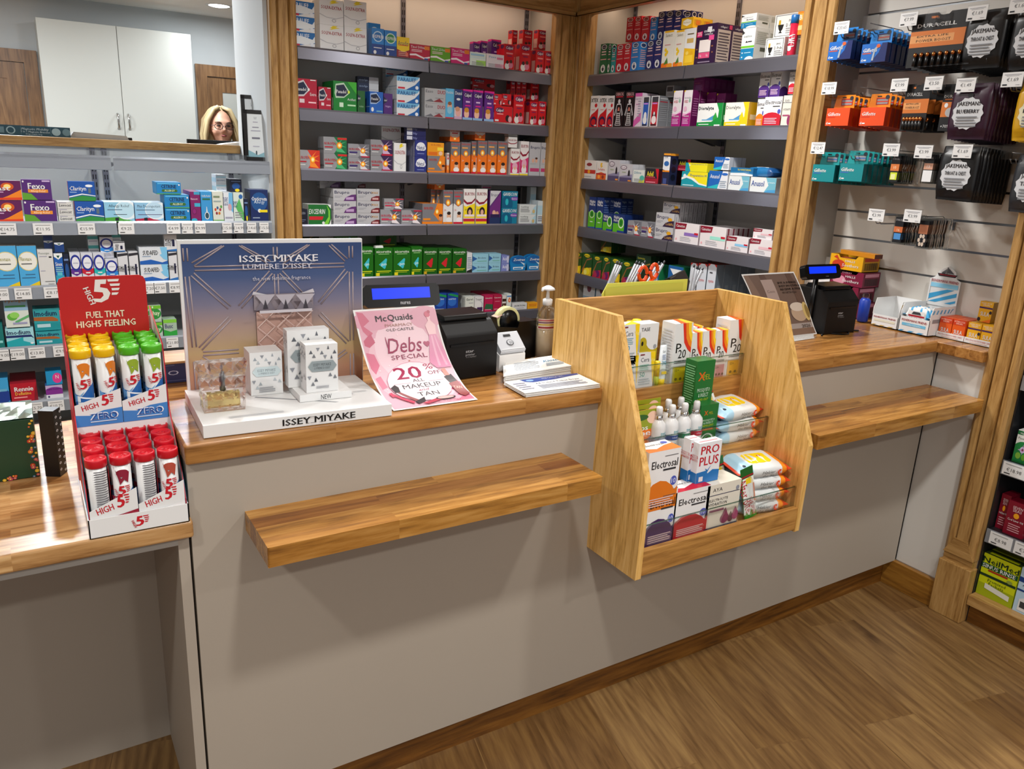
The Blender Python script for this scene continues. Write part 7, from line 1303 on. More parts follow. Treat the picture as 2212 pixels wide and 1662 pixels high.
stock(l_, 3, [('tealb', -20, 12, 700, .05, 2), ('imod', 16, 77, 709, .04, 3), ('imodb', 80, 137, 716, .04, 3), ('seno', 321, 353, 697, .04, 2), ('busc', 355, 384, 690, .04, 2)])
stock(l_, 3, [('fybo', 14, 66, 641, .05, 1, 1, .0, 707), ('imodb', 76, 134, 666, .04, 2, 1, .01, 714), ('seno', 320, 350, 660, .04, 2, 1, .0, 696)])
stock(l_, 4, [('renb', -20, 24, 820, .04, 3), ('rennie', 26, 84, 827, .03, 6), ('lax', 101, 138, 832, .04, 2), ('emaz', 364, 384, 770, .05, 2, 2)])
stock(l_, 4, [('laxb', 101, 136, 803, .04, 2, 1, .0, 831)])
stock(l_, 5, [('tealb', 118, 140, 905, .05, 2)])
for i, (px, py) in enumerate(((96, 912), (110, 905), (88, 918))):
    p = at(px, py, y=2.35+.05*i); simple('white_jar', 'white screw-top jar low in the left bay, '+('middle', 'right', 'left')[i], 'jar', (p.x, 2.36+.05*i, ZL[5]+.001), [('jar', MB().lathe([(.026, 0), (.028, .003), (.028, .07), (.02, .08)], 'white_plastic', n=20)), ('lid', MB().lathe([(.022, .08), (.022, .1), (.02, .102)], 'white_plastic', n=20))])
# ================================================================ hanging packs on the slatted wall
XF = 2.655
def pricetag(t, txt, w_=.062, h=.042):
    mb = MB()
    if txt:
        mb.box(-w_/2, -.001, -h/2, w_/2, 0, h/2, 'W'); mb.art((-w_/2, -.001, -h/2), (w_, 0, 0), (0, 0, h), 't %s .52 .5 .24 #5a5c60;r .1 .82 .9 .86 #9a9ca2;r .2 .74 .8 .77 #a9abb0;r .08 .1 .3 .2 #2a2c30;r .7 .12 .9 .16 #b0b2b8' % txt)
        mb.build('price_tag', t)
        MB().box(-w_/2-.001, .0005, -h/2, w_/2+.003, .0015, h/2+.004, 'clear_plastic').build('tag_holder', t)
    else: mb.box(-w_/2, -.001, -h/2, w_/2, 0, h/2+.004, 'clear_plastic'); mb.build('tag_holder', t)
def hook(px, py, txt, label):
    p = at(px, py, x=2.64); t = thing('price_hook', label, 'hook', tuple(p), -PI/2, 'wire hooks on the slatted wall'); L_ = 2.885-2.64
    gz_ = min(gs, key=lambda g: abs(g-(p.z-.03))); dz = -.03
    pricetag(t, txt)
    mb = MB(); mb.tube([(0, .001, 0), (0, L_*.75, -.002), (0, L_-.004, dz)], .0016, 'steel', n=6)
    for s_ in (-.008, .008): mb.tube([(s_, .01, dz+.012), (s_, .022, dz), (s_, L_-.004, dz)], .0018, 'steel', n=6)
    mb.build('wire', t); MB().box(-.016, L_-.006, dz-.018, .016, L_-.001, dz+.01, 'steel').build('back_plate', t)
    return p
def gill(cbase, cdark, clight, accent):
    b = MB(); b.box(0, 0, 0, .098, .022, .062, {'base': cdark, 'front': cbase, 'top': cdark})
    b.art((0, 0, 0), (.098, 0, 0), (0, 0, .062), 't Gillette .34 .66 .2 W w=.56 b=.03 i=.3;r .05 .46 .4 .52 %s;t 4 .07 .14 .17 W b=.02;r .13 .1 .24 .17 W;%s' % (accent, 'p .42,0 1,0 1,1 .8,1 .7,.5 %s;p .44,.1 .52,.1 .56,.6 .7,.85 .66,.95 .5,.7 #9aa4ae;e .66 .85 .08 .1 #c85a2a' % cdark if 'b' in cbase[-1] or cbase == '#1060b4' else ''))
    c = MB(); c.prism([(0, .0), (.098, 0), (.098, .108), (.02, .108), (.012, .062), (0, .062)], 'y', .0205, .022, clight)
    c.art((0, .0205, .062), (.098, 0, 0), (0, 0, .046), 'r .42 .2 .92 .72 %s;r .46 .26 .88 .62 #8c8c90;r .46 .4 .88 .48 %s;e .85 .75 .08 .16 #2a2c34;r .45 .78 .62 .86 #111' % (cdark, accent))
    return b.mesh('box'), c.mesh('hang_card')
GB = {'blue': gill('#1060b4', '#0c1f5c', '#1878c4', '#b8503c'), 'orange': gill('#e0480e', '#a8260a', '#e88408', '#c83010'), 'teal': gill('#0f8288', '#0a5458', '#1a8f90', '#3a6ab0')}
def hangset(meshes, nm, names, a, b, x0, n, pitch, label, cat, grp, zoff=0, rise=0):
    """n packs one behind another; a = photo corner bottom left, b = bottom right"""
    P, Q = at(*a, x=x0), at(*b, x=x0); k = (P.y-Q.y)/.098
    for i in range(n):
        t = thing(nm, '%s, %s' % (label, ('front one', 'second back', 'third back', 'fourth back', 'fifth back', 'sixth back', 'seventh back', 'eighth back', 'ninth back', 'tenth back')[i]), cat, (x0+i*pitch, P.y+random.uniform(-.002, .002), P.z+rise*i), -PI/2, grp)
        for mn, me in zip(names, meshes): o = bpy.data.objects.new(mn, me); C.objects.link(o); o.parent = t
for (c_, rows) in (('blue', (((1786, 131), (1838, 134)), ((1857, 137), (1914, 139)))), ('orange', (((1781, 272), (1833, 272)), ((1855, 272), (1912, 273)))), ('teal', (((1752, 391), (1800, 392)), ((1811, 390), (1866, 393))))):
    for k, (a, b) in enumerate(rows):
        hangset(GB[c_], 'razor_blade_pack', ('box', 'hang_card'), a, b, XF, 7, .029, '%s razor blade pack, %s column' % (c_, ('left', 'right')[k]), 'razor blades', '%s razor blade packs' % c_, rise=-.0015)
TAGS = [(1818, 60, '€20.65', 'upper hook with price 20.65 over the blue razor packs'), (1880, 50, None, 'upper hook with empty clear holder over the blue razor packs'), (1963, 42, '€7.99', 'upper hook with price 7.99 over the wide battery card'), (2022, 38, None, 'upper hook with empty clear holder over the wide battery card'), (2111, 28, '€1.69', 'upper hook with price 1.69 over the black sweet bags'), (2204, 12, '€1.69', 'upper hook at the right edge of the photo'),
 (1791, 191, '€18.99', 'middle row hook over the left orange razor packs'), (1857, 188, None, 'middle row hook with clear holder over orange razor packs'), (1943, 184, '€7.99', 'middle row hook over the slim battery cards'), (2017, 180, '€3.50', 'middle row hook with price 3.50'), (2086, 184, '€1.49', 'middle row hook over the purple sweet bags'), (2187, 172, '€1.69', 'middle row hook over the yellow sweet bags'),
 (1767, 320, '€12.47', 'lower row hook with price 12.47 over teal packs'), (1840, 325, None, 'lower row hook with clear holder over teal packs'), (1925, 324, '€3.99', 'lower row hook over the left clear battery packs'), (1995, 328, '€3.99', 'lower row hook over the right clear battery packs'), (2079, 327, '€1.69', 'lower row hook over the black sweet bags'), (2187, 330, None, 'lower row hook with clear holder at the photo edge'),
 (1893, 465, '€3.99', 'lowest row hook, left one of two'), (1971, 467, '€3.99', 'lowest row hook, right one of two')]
for a in TAGS: hook(*a)
def batt(w_, h, n, wide=False):
    c = MB(); r = .006; c.prism([(0, 0), (w_, 0), (w_, h-r), (w_-r, h), (w_*.6, h), (w_*.56, h-.008), (w_*.44, h-.008), (w_*.4, h), (r, h), (0, h-r)], 'y', 0, .001, '#121214')
    c.art((0, 0, 0), (w_, 0, 0), (0, 0, h), 'r 0 .38 1 .68 #c8702c;r 0 .46 .7 .6 #d8965a;t DURACELL .4 .78 .07 W w=.62 b=.02;t POWER_BOOST .38 .5 .05 #1a1410 w=.55;t EXTRA_LIFE .36 .58 .035 #3a2c20 w=.5;r .3 .9 .4 .94 #c8702c')
    b = MB()
    for i in range(n):
        x = w_*(.1+.8*(i+.5)/n); b.lathe([(.006, .004), (.006, .032)], '#0c0c0e', (x, -.006, 0), n=10); b.lathe([(.006, .032), (.006, .042), (.003, .043), (.003, .045)], '#b8703c:r.3:m', (x, -.006, 0), n=10)
    return c.mesh('card'), b.mesh('batteries')
bm = batt(.215, .165, 8); hangset(bm, 'battery_card', ('card', 'batteries'), (1955, 148), (2075, 145), XF, 5, .035, 'wide black and copper battery card', 'batteries', 'wide battery cards', rise=-.002)
bm = batt(.088, .15, 6); hangset(bm, 'battery_card', ('card', 'batteries'), (1943, 283), (1988, 283), XF, 4, .04, 'slim black and copper battery card, left column', 'batteries', 'slim battery cards')
c = MB(); c.box(0, 0, 0, .075, .001, .145, '#121214'); c.art((0, 0, 0), (.075, 0, 0), (0, 0, .145), 'r 0 .3 1 .62 #c8702c;t DURACELL .5 .74 .06 W w=.9 b=.02;e .4 .4 .2 .1 #b0b2b4;e .2 .55 .08 .05 W;t +70% .3 .1 .06 W w=.4;r .1 .66 .6 .69 #c8702c')
hangset((c.mesh('card'),), 'battery_card', ('card',), (2024, 283), (2062, 283), XF+.01, 3, .04, 'button battery card half hidden by a purple bag', 'batteries', 'button battery cards')
def strip(kind_):
    c = MB(); w_, h = .052, .098; c.box(.006, .0, .006, .038, .002, h-.004, '#16161a')
    c.art((.006, 0, .006), (.032, 0, 0), (0, 0, h-.01), {'a': 't DURACELL .5 .88 .07 #b8b8ba w=.8;r 0 .42 1 .68 #d0783c;t 10 .5 .55 .1 #f0d8b8 w=.3;r .1 .08 .9 .36 #c8d82c;r .2 .1 .7 .3 #e0e4a0', 'b': 't DURACELL .5 .88 .07 #b8b8ba w=.8;r 0 .45 1 .68 #c89880;r 0 0 1 .42 #e4e6e8;t 13 .5 .56 .1 W w=.3', 'c': 't DURACELL .5 .88 .07 #b8b8ba w=.8;r 0 .4 1 .62 #c86c3c;t 16 .5 .5 .1 #f0d8b8 w=.3;r .1 .12 .9 .36 #4a8ac8', 'd': 'r 0 .5 1 .85 #a86a4a;'+''.join('e %.2f %.2f .14 .08 #c8b8a8;' % (.5+.3*math.cos(a), .26+.17*math.sin(a)) for a in (0, 1.05, 2.1, 3.14, 4.2, 5.25))}[kind_])
    s_ = MB(); s_.prism([(0, 0), (w_, 0), (w_, h*.4), (w_-.004, h*.5), (w_, h*.6), (w_, h), (w_-.008, h+.004), (.004, h+.004), (0, h)], 'y', .002, .009, 'tray_plastic')
    return c.mesh('printed_card'), s_.mesh('clear_tray')
for kk, a, b, n_, lab in (('a', (1914, 396), (1948, 399), 8, 'clear battery tray, third hook row, left column'), ('b', (1985, 396), (2018, 399), 7, 'clear battery tray, third hook row, right column'), ('c', (1922, 526), (1945, 528), 9, 'clear battery tray, lowest hook row, left column'), ('d', (1974, 536), (2005, 538), 9, 'clear battery tray, lowest hook row, right column')):
    hangset(strip(kk), 'battery_tray', ('printed_card', 'clear_tray'), a, b, XF, n_, .0135, lab, 'batteries', lab.replace('tray', 'trays'))
def bag(cb, cl, t1, t2, w_=.13, h=.165):
    b = MB(); pillow(b, h-.02, w_, .028, lambda u, a: cb, nu=12, nv=14, crimp=.012, seed=len(t2))
    b.v = [(y+w_/2, z-.028, x+h/2) for x, y, z in b.v]
    L_ = MB(); k = 26; pts = [(.5+.37*math.cos(2*PI*i/k)*(1+.05*(-1)**i), .46+.29*math.sin(2*PI*i/k)*(1+.05*(-1)**i)) for i in range(k)]
    L_.art((0, -.0285, 0), (w_, 0, 0), (0, 0, h), 'p '+' '.join('%.3f,%.3f' % p for p in pts)+' %s;e .5 .79 .07 .04 #1c1c1e;t JAKEMANS .5 .64 .075 #1c1a20 w=.56 b=.02;t %s .5 .5 .07 #1c1a20 w=.55 b=.03;%s' % (cl, t2, lines(.24, .76, .2, .42, 4, '#7a7c80')), off=.0006)
    L_.box(.04, -.0289, h*.06, w_-.04, -.028, h*.15, 'clear_plastic')
    return b.mesh('bag'), L_.mesh('label')
for cb, cl, t2, a, b, n_, lab in (('#0c0c0e', '#c9ccd0', 'THROAT_&_CHEST', (2078, 150), (2150, 150), 9, 'black sweet bag, upper hook row'), ('#0c0c0e', '#c9ccd0', 'THROAT_&_CHEST', (2176, 152), (2260, 152), 8, 'black sweet bag, upper hook row, far right'),
                                  ('#2e0f26', '#c9ccd0', 'BLUEBERRY', (2048, 300), (2128, 298), 10, 'purple sweet bag, middle hook row'), ('#c8980a', '#d8d4b8', 'HONEY', (2186, 303), (2270, 303), 5, 'yellow sweet bag, middle hook row, photo edge'),
                                  ('#0e0e10', '#c9ccd0', 'THROAT_&_CHEST.', (2022, 428), (2098, 432), 10, 'black sweet bag, lower hook row'), ('#26282c', '#c9ccd0', 'THROAT', (2180, 455), (2260, 458), 6, 'dark grey sweet bag, lower hook row, photo edge')):
    hangset(bag(cb, cl, 'J', t2), 'sweet_bag', ('bag', 'label'), a, b, XF+.02, n_, .021, lab, 'sweets', lab+' group', rise=-.001)

# ================================================================ shelf unit beyond the nearest post
t = thing('wall_unit', 'oak and black shelf unit right of the nearest post with nasal rinse boxes', 'shelving', (2.742, -.279, 0), -PI/2)
MB().box(0, .30, 0, 1.3, .32, 2.4, '#1a1b1e').build('back_panel', t)
MB().box(-.0025, -.0, 0, .004, .30, 2.4, '#1a1b1e').build('side_panel', t)
MB().box(.004, -.03, .075, 1.3, .30, .112, 'oak_x').build('bottom_board', t, bevel=.002)
MB().box(.004, .0, 0, 1.3, .018, .075, 'skirt_x').build('plinth', t)
for i, (z, prs) in enumerate(((.36, (('€8.98', .05), ('€7.87', .13))), (.61, (('€18.98', .04), ('€18.98', .12))), (.90, ()), (1.2, ()), (1.5, ()))):
    s_ = thing('display_shelf', 'black shelf with white price strip, %s from the floor in the right unit' % ('first', 'second', 'third', 'fourth', 'fifth')[i], 'shelf', (2.742, -.285, z), -PI/2)
    MB().box(0, .0, -.02, 1.29, .295, 0, '#1c1d20').build('shelf_board', s_)
    mb = MB(); mb.box(0, -.012, -.045, 1.29, -.008, .004, 'rail_clear'); mb.build('price_rail', s_)
    for tx, u in prs: mb = MB(); mb.box(u-.036, -.0135, -.042, u+.036, -.0125, .002, 'W'); mb.art((u-.036, -.0135, -.042), (.072, 0, 0), (0, 0, .044), 't %s .5 .45 .26 #555;r .1 .82 .8 .87 #999;r .1 .1 .35 .18 #333' % tx); mb.build('price_label', s_)
kind('sinrin', '', 'box', 'r 0 0 1 .3 #9aa814;t NeilMed .5 .86 .13 #0c3018 w=1.0 b=.03;r .0 .66 1 .78 #0f4a20;t SINUS_RINSE .48 .72 .09 W w=.92 b=.02;r .2 .61 .75 .65 #a02018;r 0 .47 1 .53 #16351c;t Premixed .5 .41 .07 #1c3c14 w=.5;t Packets .5 .33 .07 #1c3c14 w=.42;p .2,.2 .9,.12 .9,.24 .2,.32 #d8dad0;e .82 .56 .08 .04 #8a9a3c', '#c2cc10', top='r 0 0 1 .5 #3a4a1c;r .1 .1 .9 .3 #c2cc10', obj='rinse_box')
kind('sinflo', '', 'box', 't NeilMed .6 .88 .13 #0c0e14 w=1.0 b=.03;r .0 .68 1 .79 #123a7c;t SINUFLO .6 .735 .08 W w=.7 b=.02;t ALL_NATURAL .5 .62 .05 #16202c w=.8;r 0 .48 1 .52 #123a7c;p .1,.05 .42,.05 .42,.3 .3,.36 .22,.36 .1,.3 #dcdedf;r .22 .36 .32 .46 #111;r .14 .12 .38 .26 #3a3c40;t SINUS .7 .42 .06 #b02030 w=.3;p .5,0 1,0 1,.3 #8ac0e0', '#b0cce0', top='r 0 0 1 .6 #8aa8c0', obj='rinse_box')
kind('cod', '', 'box', 't SEVEN .5 .84 .08 #e0c8cc w=.5;t SEAS .5 .75 .08 #e0c8cc w=.44;e .5 .6 .14 .08 #e8a01c;t Cod_Liver_Oil .5 .46 .06 W w=.8 b=.02;'+lines(.2, .8, .1, .36, 4, '#c89098'), '#7c0c24', side='t Oil .5 .6 .1 #e0c8cc w=.5', left='t Oil .5 .6 .1 #e0c8cc w=.5', obj='supplement_box')
kind('flower', '', 'box', 'r 0 .86 .7 .98 #1c6a3c;t vogel .34 .92 .07 W w=.4;t Passiflora .45 .76 .07 #555 w=.7;e .5 .25 .7 .42 #1c7a3c;e .5 .42 .16 .1 #c8b8d8;p .2,.4 .5,.46 .8,.4 .5,.36 #b8a0c8;p .5,.6 .55,.42 .5,.25 .45,.42 #b8a0c8;e .5 .42 .06 .04 #7c2c4c;e .3 .22 .16 .1 #7ab03c;e .65 .2 .14 .1 #5a9a2c;r 0 0 1 .06 #17642f', '#dcdeda', obj='supplement_box')
a_ = at(2098, 1288, x=2.752); 
pack('sinrin', (2.754, -.285, .1125), -PI/2, .118, .155, .09, label='lime green nasal rinse box on the bottom board by the post')
pack('sinflo', (2.754, -.408, .1125), -PI/2, .13, .16, .09, label='pale blue nasal rinse box at the bottom right photo edge')
pack('cod', (2.775, -.287, .3605), -PI/2, .03, .125, .06, label='crimson cod liver oil box nearest the post')
pack('cod', (2.757, -.321, .3605), -PI/2, .062, .118, .05, label='crimson cod liver oil box beside the white-bottomed bottle')
pack('flower', (2.757, -.298, .6105), -PI/2, .05, .11, .05, label='white and green herbal box with purple flower, left one')
pack('flower', (2.757, -.350, .6105), -PI/2, .05, .11, .05, label='white and green herbal box with purple flower at photo edge')
for i, (dx, dy) in enumerate(((0, 0), (.06, .0), (.06, .055))):
    mb = MB(); mb.lathe([(.024, 0), (.026, .004), (.026, .075), (.02, .085)], '#7c0c24', n=22); mb.lathe([(.0265, .002), (.0265, .012)], 'W', n=22); mb.lathe([(.0265, .064), (.0265, .07)], 'W', n=22)
    cylart(mb, .0265, .005, .06, 't SEVEN .5 .85 .14 #e8d0d0 w=.5;t SEAS .5 .66 .14 #e8d0d0 w=.4;t Cod_Liver_Oil .5 .42 .12 W w=.8;r .2 .16 .8 .28 #e8a01c', span=2.6)
    simple('pill_bottle', 'crimson pill bottle with white band on the dark shelf, '+('front one', 'behind the front one', 'behind the crimson box')[i], 'bottle', (2.79+dx, -.41+dy, .3605), [('bottle', mb), ('cap', MB().lathe([(.022, .085), (.022, .105), (.019, .108)], '#5c0a1c', n=22))], 'cod liver oil bottles', rz=-PI/2)

# ================================================================ dispensary seen over the ledge
YC = 5.2; x0, xm, x1 = .284, .778, 1.278; zb, zt_ = 1.38, 2.266
t = thing('wall_cabinet', 'white two-door wall cabinet in the dispensary behind the hatch', 'cabinet', (x0, YC, zb))
MB().box(0, .018, 0, x1-x0, .298, zt_-zb, 'cabinet_white').build('body', t)
for k, (a, b, hx_) in enumerate(((0, xm-x0-.002, xm-x0-.04), (xm-x0+.002, x1-x0, xm-x0+.032))):
    d_ = MB().box(a, 0, 0, b, .017, zt_-zb, 'cabinet_white').build('door', t, bevel=.0015)
    zh = at(258, 262, y=YC).z-zb; mb = MB(); mb.tube([(hx_, .0, zh+.05), (hx_, -.014, zh+.048), (hx_, -.024, zh+.03), (hx_, -.027, zh), (hx_, -.024, zh-.03), (hx_, -.014, zh-.048), (hx_, 0, zh-.05)], [.009, .008, .006, .0075, .006, .008, .009], 'chrome', n=10); mb.build('handle', d_)
def door(n, x0, x1, zt_, glass_):
    t = thing('door_%d' % n, None, None, (x0, YF, 0)); t['kind'] = 'structure'; f = .085
    mb = MB(); W2 = x1-x0; mb.prism([(0, 0), (0, zt_), (W2, zt_), (W2, 0), (W2-f, 0), (W2-f, zt_-f), (f, zt_-f), (f, 0)], 'y', -.025, 0, 'door_wood'); mb.build('architrave', t, bevel=.003)
    mb = MB(); a, b = f+.004, W2-f-.004; z1 = zt_-f-.004; r = .11
    mb.box(a, -.012, 0, a+r, 0, z1, 'door_wood'); mb.box(b-r, -.012, 0, b, 0, z1, 'door_wood'); mb.box(a+r, -.012, z1-r, b-r, 0, z1, 'door_wood'); mb.box(a+r, -.012, 0, b-r, 0, .2, 'door_wood'); mb.build('leaf', t)
    MB().box(a+r, -.006, .2, b-r, -.001, z1-r, '#b9bcb6:r.4' if glass_ else 'door_wood').build('panel', t)
    MB().tube([(b-.05, -.012, 1.0), (b-.05, -.05, 1.0), (b-.16, -.05, 1.0)], .009, 'chrome').build('handle', t)
door(1, -.62, .275, 2.073, False); door(2, 1.35, 2.25, 2.09, True)
# bench, monitors, box and papers
tag(MB().box(-1.4, 3.0, .88, 2.6, 3.62, .92, 'table_top').build('bench_top'), 'dispensary bench behind the hatch ledge', 'bench')
struct(MB().box(-1.4, 3.55, 0, 2.6, 3.6, .88, 'grey_laminate').build('trim_1'))
def monitor(xa, xb, zt_, y, label, tilt=0):
    t = thing('monitor', label, 'monitor', ((xa+xb)/2, y, .921)); w_ = xb-xa; h = .30; z1 = zt_-.921
    MB().box(-w_/2, -.012, z1-h, w_/2, .012, z1, 'black_plastic').build('screen', t, bevel=.003)
    MB().box(-.03, -.02, .01, .03, -.008, z1-.1, 'black_matte').build('stand', t); MB().box(-.11, -.09, 0, .11, .07, .012, 'black_matte').build('foot', t, bevel=.004); return t
a, b = at(403, 299, y=3.3), at(522, 307, y=3.3); monitor(a.x, b.x+.02, (a.z+b.z)/2, 3.3, 'black monitor with its back to the hatch in front of the woman')
a, b = at(165, 292, y=3.3), at(285, 298, y=3.3); monitor(a.x, b.x, b.z, 3.3, 'black monitor at the middle of the hatch ledge')
t = thing('box_file', 'long dark teal box lying on the hatch ledge at the left', 'box', (-.35, 2.89, 1.4925)); mb = MB(); mb.box(0, 0, 0, .64, .09, .044, '#16404e')
mb.art((0, 0, 0), (.64, 0, 0), (0, 0, .044), 'e .63 .5 .028 .38 #8fa8ae;e .63 .5 .02 .28 #16404e;t Magnetic_Mobility .78 .7 .22 #b8c8cc w=.17 i=.3;t 5_in_1_Magnetic_Bracelet .78 .42 .18 #b8c8cc w=.18;t Disposable_bag .77 .18 .13 #b8c8cc w=.1;e .91 .5 .028 .38 #8fa8ae;e .975 .5 .026 .36 #5c7a84;r .69 .1 .692 .9 #5c7a84;r .875 .1 .877 .9 #5c7a84'+';r .56 .2 .59 .8 #5c7a84', off=.0004); mb.build('box', t, bevel=.001)
tag(MB().prism([(0, 0), (.26, 0), (.25, .02), (.02, .028)], 'y', 0, .1, '#8f9498').build('keyboard', None, (at(150, 290, y=2.96).x, 2.99, 1.4925)), 'grey ribbed device lying behind the teal box on the ledge', 'keyboard')
mb = MB(); P = [(0, 0), (.2, .0), (.22, .012), (.1, .018), (.02, .006)]; mb.prism(P, 'y', 0, .12, 'paper'); tag(mb.build('papers', None, (at(478, 312, y=2.9).x, 2.9, 1.4925)), 'white papers on the ledge beside the photo frame', 'papers')
# picture frames on the clear shelf
def frame(x, y, z, w_, h, rz, back, label):
    t = thing('picture_frame', label, 'frame', (x, y, z), rz); t.rotation_euler = (math.radians(-back), 0, rz); f = .017
    mb = MB(); mb.prism([(0, 0), (w_, 0), (w_, h), (0, h)], 'y', .004, .02, 'black_matte')
    for q in ((0, 0, w_, f), (0, h-f, w_, h), (0, 0, f, h), (w_-f, 0, w_, h)): mb.box(q[0], 0, q[1], q[2], .004, q[3], 'black_plastic')
    mb.build('frame', t); mb = MB(); mb.art((f, .0035, f), (w_-2*f, 0, 0), (0, 0, h-2*f), 'r 0 0 1 1 #d4dadc;p 0,0 1,0 1,.12 .6,.05 0,.16 #7aa8b4;t W .5 .9 .07 #8a9298 w=.2;r .35 .8 .65 .82 #99a;r .3 .68 .7 .7 #778;r .2 .6 .8 .62 #99a;r .25 .42 .75 .46 #667;r .3 .24 .7 .26 #aab;e .5 .1 .05 .05 #3a4c54', off=.0003); mb.build('certificate', t)
frame(.966, 2.40, ZL[0]+.004, .105, .228, math.radians(-14), 8, 'black framed certificate standing in front at the end of clear shelf')
frame(1.0, 2.56, ZL[0]+.004, .10, .30, math.radians(-8), 6, 'taller black framed certificate standing behind the front one')
pack('damask', (1.034, 2.50, ZL[0]+.004), -.1, .022, .20, .02, label='pale booklet wedged behind the front picture frame') if False else None

# ---- the woman behind the monitor
px_, py_ = 1.188, 3.95
W0 = thing('person', 'blonde woman in glasses and dark top looking down behind the monitor', 'person', (px_, py_, 0), math.radians(4))
def ell(mb, c, r, k='skin', n=18, m=12, rot=0):
    pr = []; 
    vs = []; fs = []
    for j in range(m+1):
        th = PI*j/m
        for i in range(n):
            a = 2*PI*i/n; x, y, z = r[0]*math.sin(th)*math.cos(a), r[1]*math.sin(th)*math.sin(a), r[2]*math.cos(th)
            if rot: y, z = y*math.cos(rot)-z*math.sin(rot), y*math.sin(rot)+z*math.cos(rot)
            vs.append((c[0]+x, c[1]+y, c[2]+z))
    for j in range(m):
        for i in range(n): fs.append((j*n+i, j*n+(i+1) % n, (j+1)*n+(i+1) % n, (j+1)*n+i))
    mb.add(vs, [f[::-1] for f in fs], k, True)
MC['skin'] = bsdf('skin', lin('#b98a74'), .5); MC['hair'] = bsdf('hair', lin('#ab9a74'), .45); MC['hair_dark'] = bsdf('hair_dark', lin('#84704f'), .5); MC['cloth_navy'] = bsdf('cloth_navy', lin('#1c2233'), .8)
def limb(mb, pts, k='skin', n=12):
    for (a, ra), (b, rb) in zip(pts, pts[1:]):
        mb.tube([a, tuple((Vector(a)+Vector(b))/2), b], [ra, (ra+rb)/2, rb], k, n=n); ell(mb, b, (rb, rb, rb), k)
HZc = 1.600
b = MB(); ell(b, (0, 0, HZc+.012), (.072, .09, .098)); ell(b, (0, -.03, HZc-.045), (.054, .055, .06)); ell(b, (0, -.055, HZc-.085), (.026, .026, .02)); ell(b, (-.036, -.055, HZc-.03), (.028, .03, .03)); ell(b, (.036, -.055, HZc-.03), (.028, .03, .03)); ell(b, (0, -.078, HZc+.025), (.05, .02, .016))
b.tube([(0, -.086, HZc+.012), (0, -.103, HZc-.022), (0, -.098, HZc-.032)], [.008, .012, .009], 'skin'); ell(b, (-.011, -.092, HZc-.03), (.008, .008, .007)); ell(b, (.011, -.092, HZc-.03), (.008, .008, .007))
for s_ in (-1, 1): ell(b, (s_*.074, .005, HZc-.01), (.01, .018, .028))
limb(b, [((0, .02, HZc-.06), .05), ((0, .03, 1.44), .052)]); ell(b, (0, .03, 1.38), (.15, .075, .07)); ell(b, (0, .02, 1.22), (.14, .095, .17)); ell(b, (0, .02, 1.02), (.13, .085, .14)); ell(b, (0, .03, .90), (.155, .1, .13))
for s_ in (-1, 1):
    limb(b, [((s_*.15, .03, 1.39), .05), ((s_*.19, .0, 1.14), .04), ((s_*.13, -.22, 1.02), .027), ((s_*.12, -.25, 1.01), .024)])
    ell(b, (s_*.115, -.30, 1.005), (.036, .045, .016))
    for i in range(4): q = s_*(.088+.02*i); L3 = (.055, .068, .063, .05)[i]; b.tube([(q, -.335, 1.006), (q, -.335-L3*.5, 1.01), (q, -.335-L3, .995)], [.009, .0085, .007], 'skin')
    b.tube([(s_*.085, -.29, 1.0), (s_*.066, -.315, 1.0), (s_*.06, -.345, .993)], [.011, .01, .008], 'skin')
    limb(b, [((s_*.08, .03, .88), .085), ((s_*.085, .02, .48), .055), ((s_*.085, .04, .09), .036)]); b.tube([(s_*.085, .07, .035), (s_*.09, -.02, .04), (s_*.095, -.15, .022)], [.034, .036, .028], 'skin')
o = b.build('body', W0); r_m = o.modifiers.new('remesh', 'REMESH'); r_m.mode = 'VOXEL'; r_m.voxel_size = .009; r_m.use_smooth_shade = True
s_m = o.modifiers.new('smooth', 'SMOOTH'); s_m.iterations = 3
g = MB(); ell(g, (0, .03, 1.375), (.16, .085, .072), 'cloth_navy'); ell(g, (0, .02, 1.22), (.152, .107, .18), 'cloth_navy'); ell(g, (0, .02, 1.02), (.145, .1, .15), 'cloth_navy'); ell(g, (0, .03, .90), (.17, .115, .14), 'cloth_navy')
for s_ in (-1, 1): limb(g, [((s_*.15, .03, 1.385), .058), ((s_*.19, .0, 1.14), .05), ((s_*.145, -.16, 1.045), .04)], 'cloth_navy'); limb(g, [((s_*.08, .03, .88), .095), ((s_*.085, .02, .48), .068), ((s_*.085, .04, .12), .055)], 'cloth_navy')
o = g.build('tunic_and_trousers', W0); r_m = o.modifiers.new('remesh', 'REMESH'); r_m.mode = 'VOXEL'; r_m.voxel_size = .012; r_m.use_smooth_shade = True
h = MB(); rnd = random.Random(8)
ell(h, (0, .022, HZc+.035), (.084, .088, .092), 'hair'); ell(h, (0, .05, HZc-.04), (.088, .07, .12), 'hair')
for s_ in (-1, 1):
    for i in range(15):
        f = i/14; ph = .15+f*2.1; sx_ = s_*math.sin(ph); sy = -math.cos(ph)
        st = (s_*.01, -.045+f*.07, HZc+.122-.02*abs(f-.4)); m1 = (s_*.05, -.062+f*.09, HZc+.100-.01*f); m2 = (s_*(.082+.006*rnd.random()), -.052+f*.10, HZc+.035); m3 = (s_*(.092+.012*rnd.random()), -.046+f*.10, HZc-.05); e = (s_*(.105+.02*rnd.random()-.02*f), -.045+f*.10, HZc-.20-.05*rnd.random())
        h.tube([st, m1, m2, m3, e], [.009, .014, .014, .013, .005], 'hair_dark' if i % 5 == 3 else 'hair', n=7)
h.build('hair', W0)
e_ = MB()
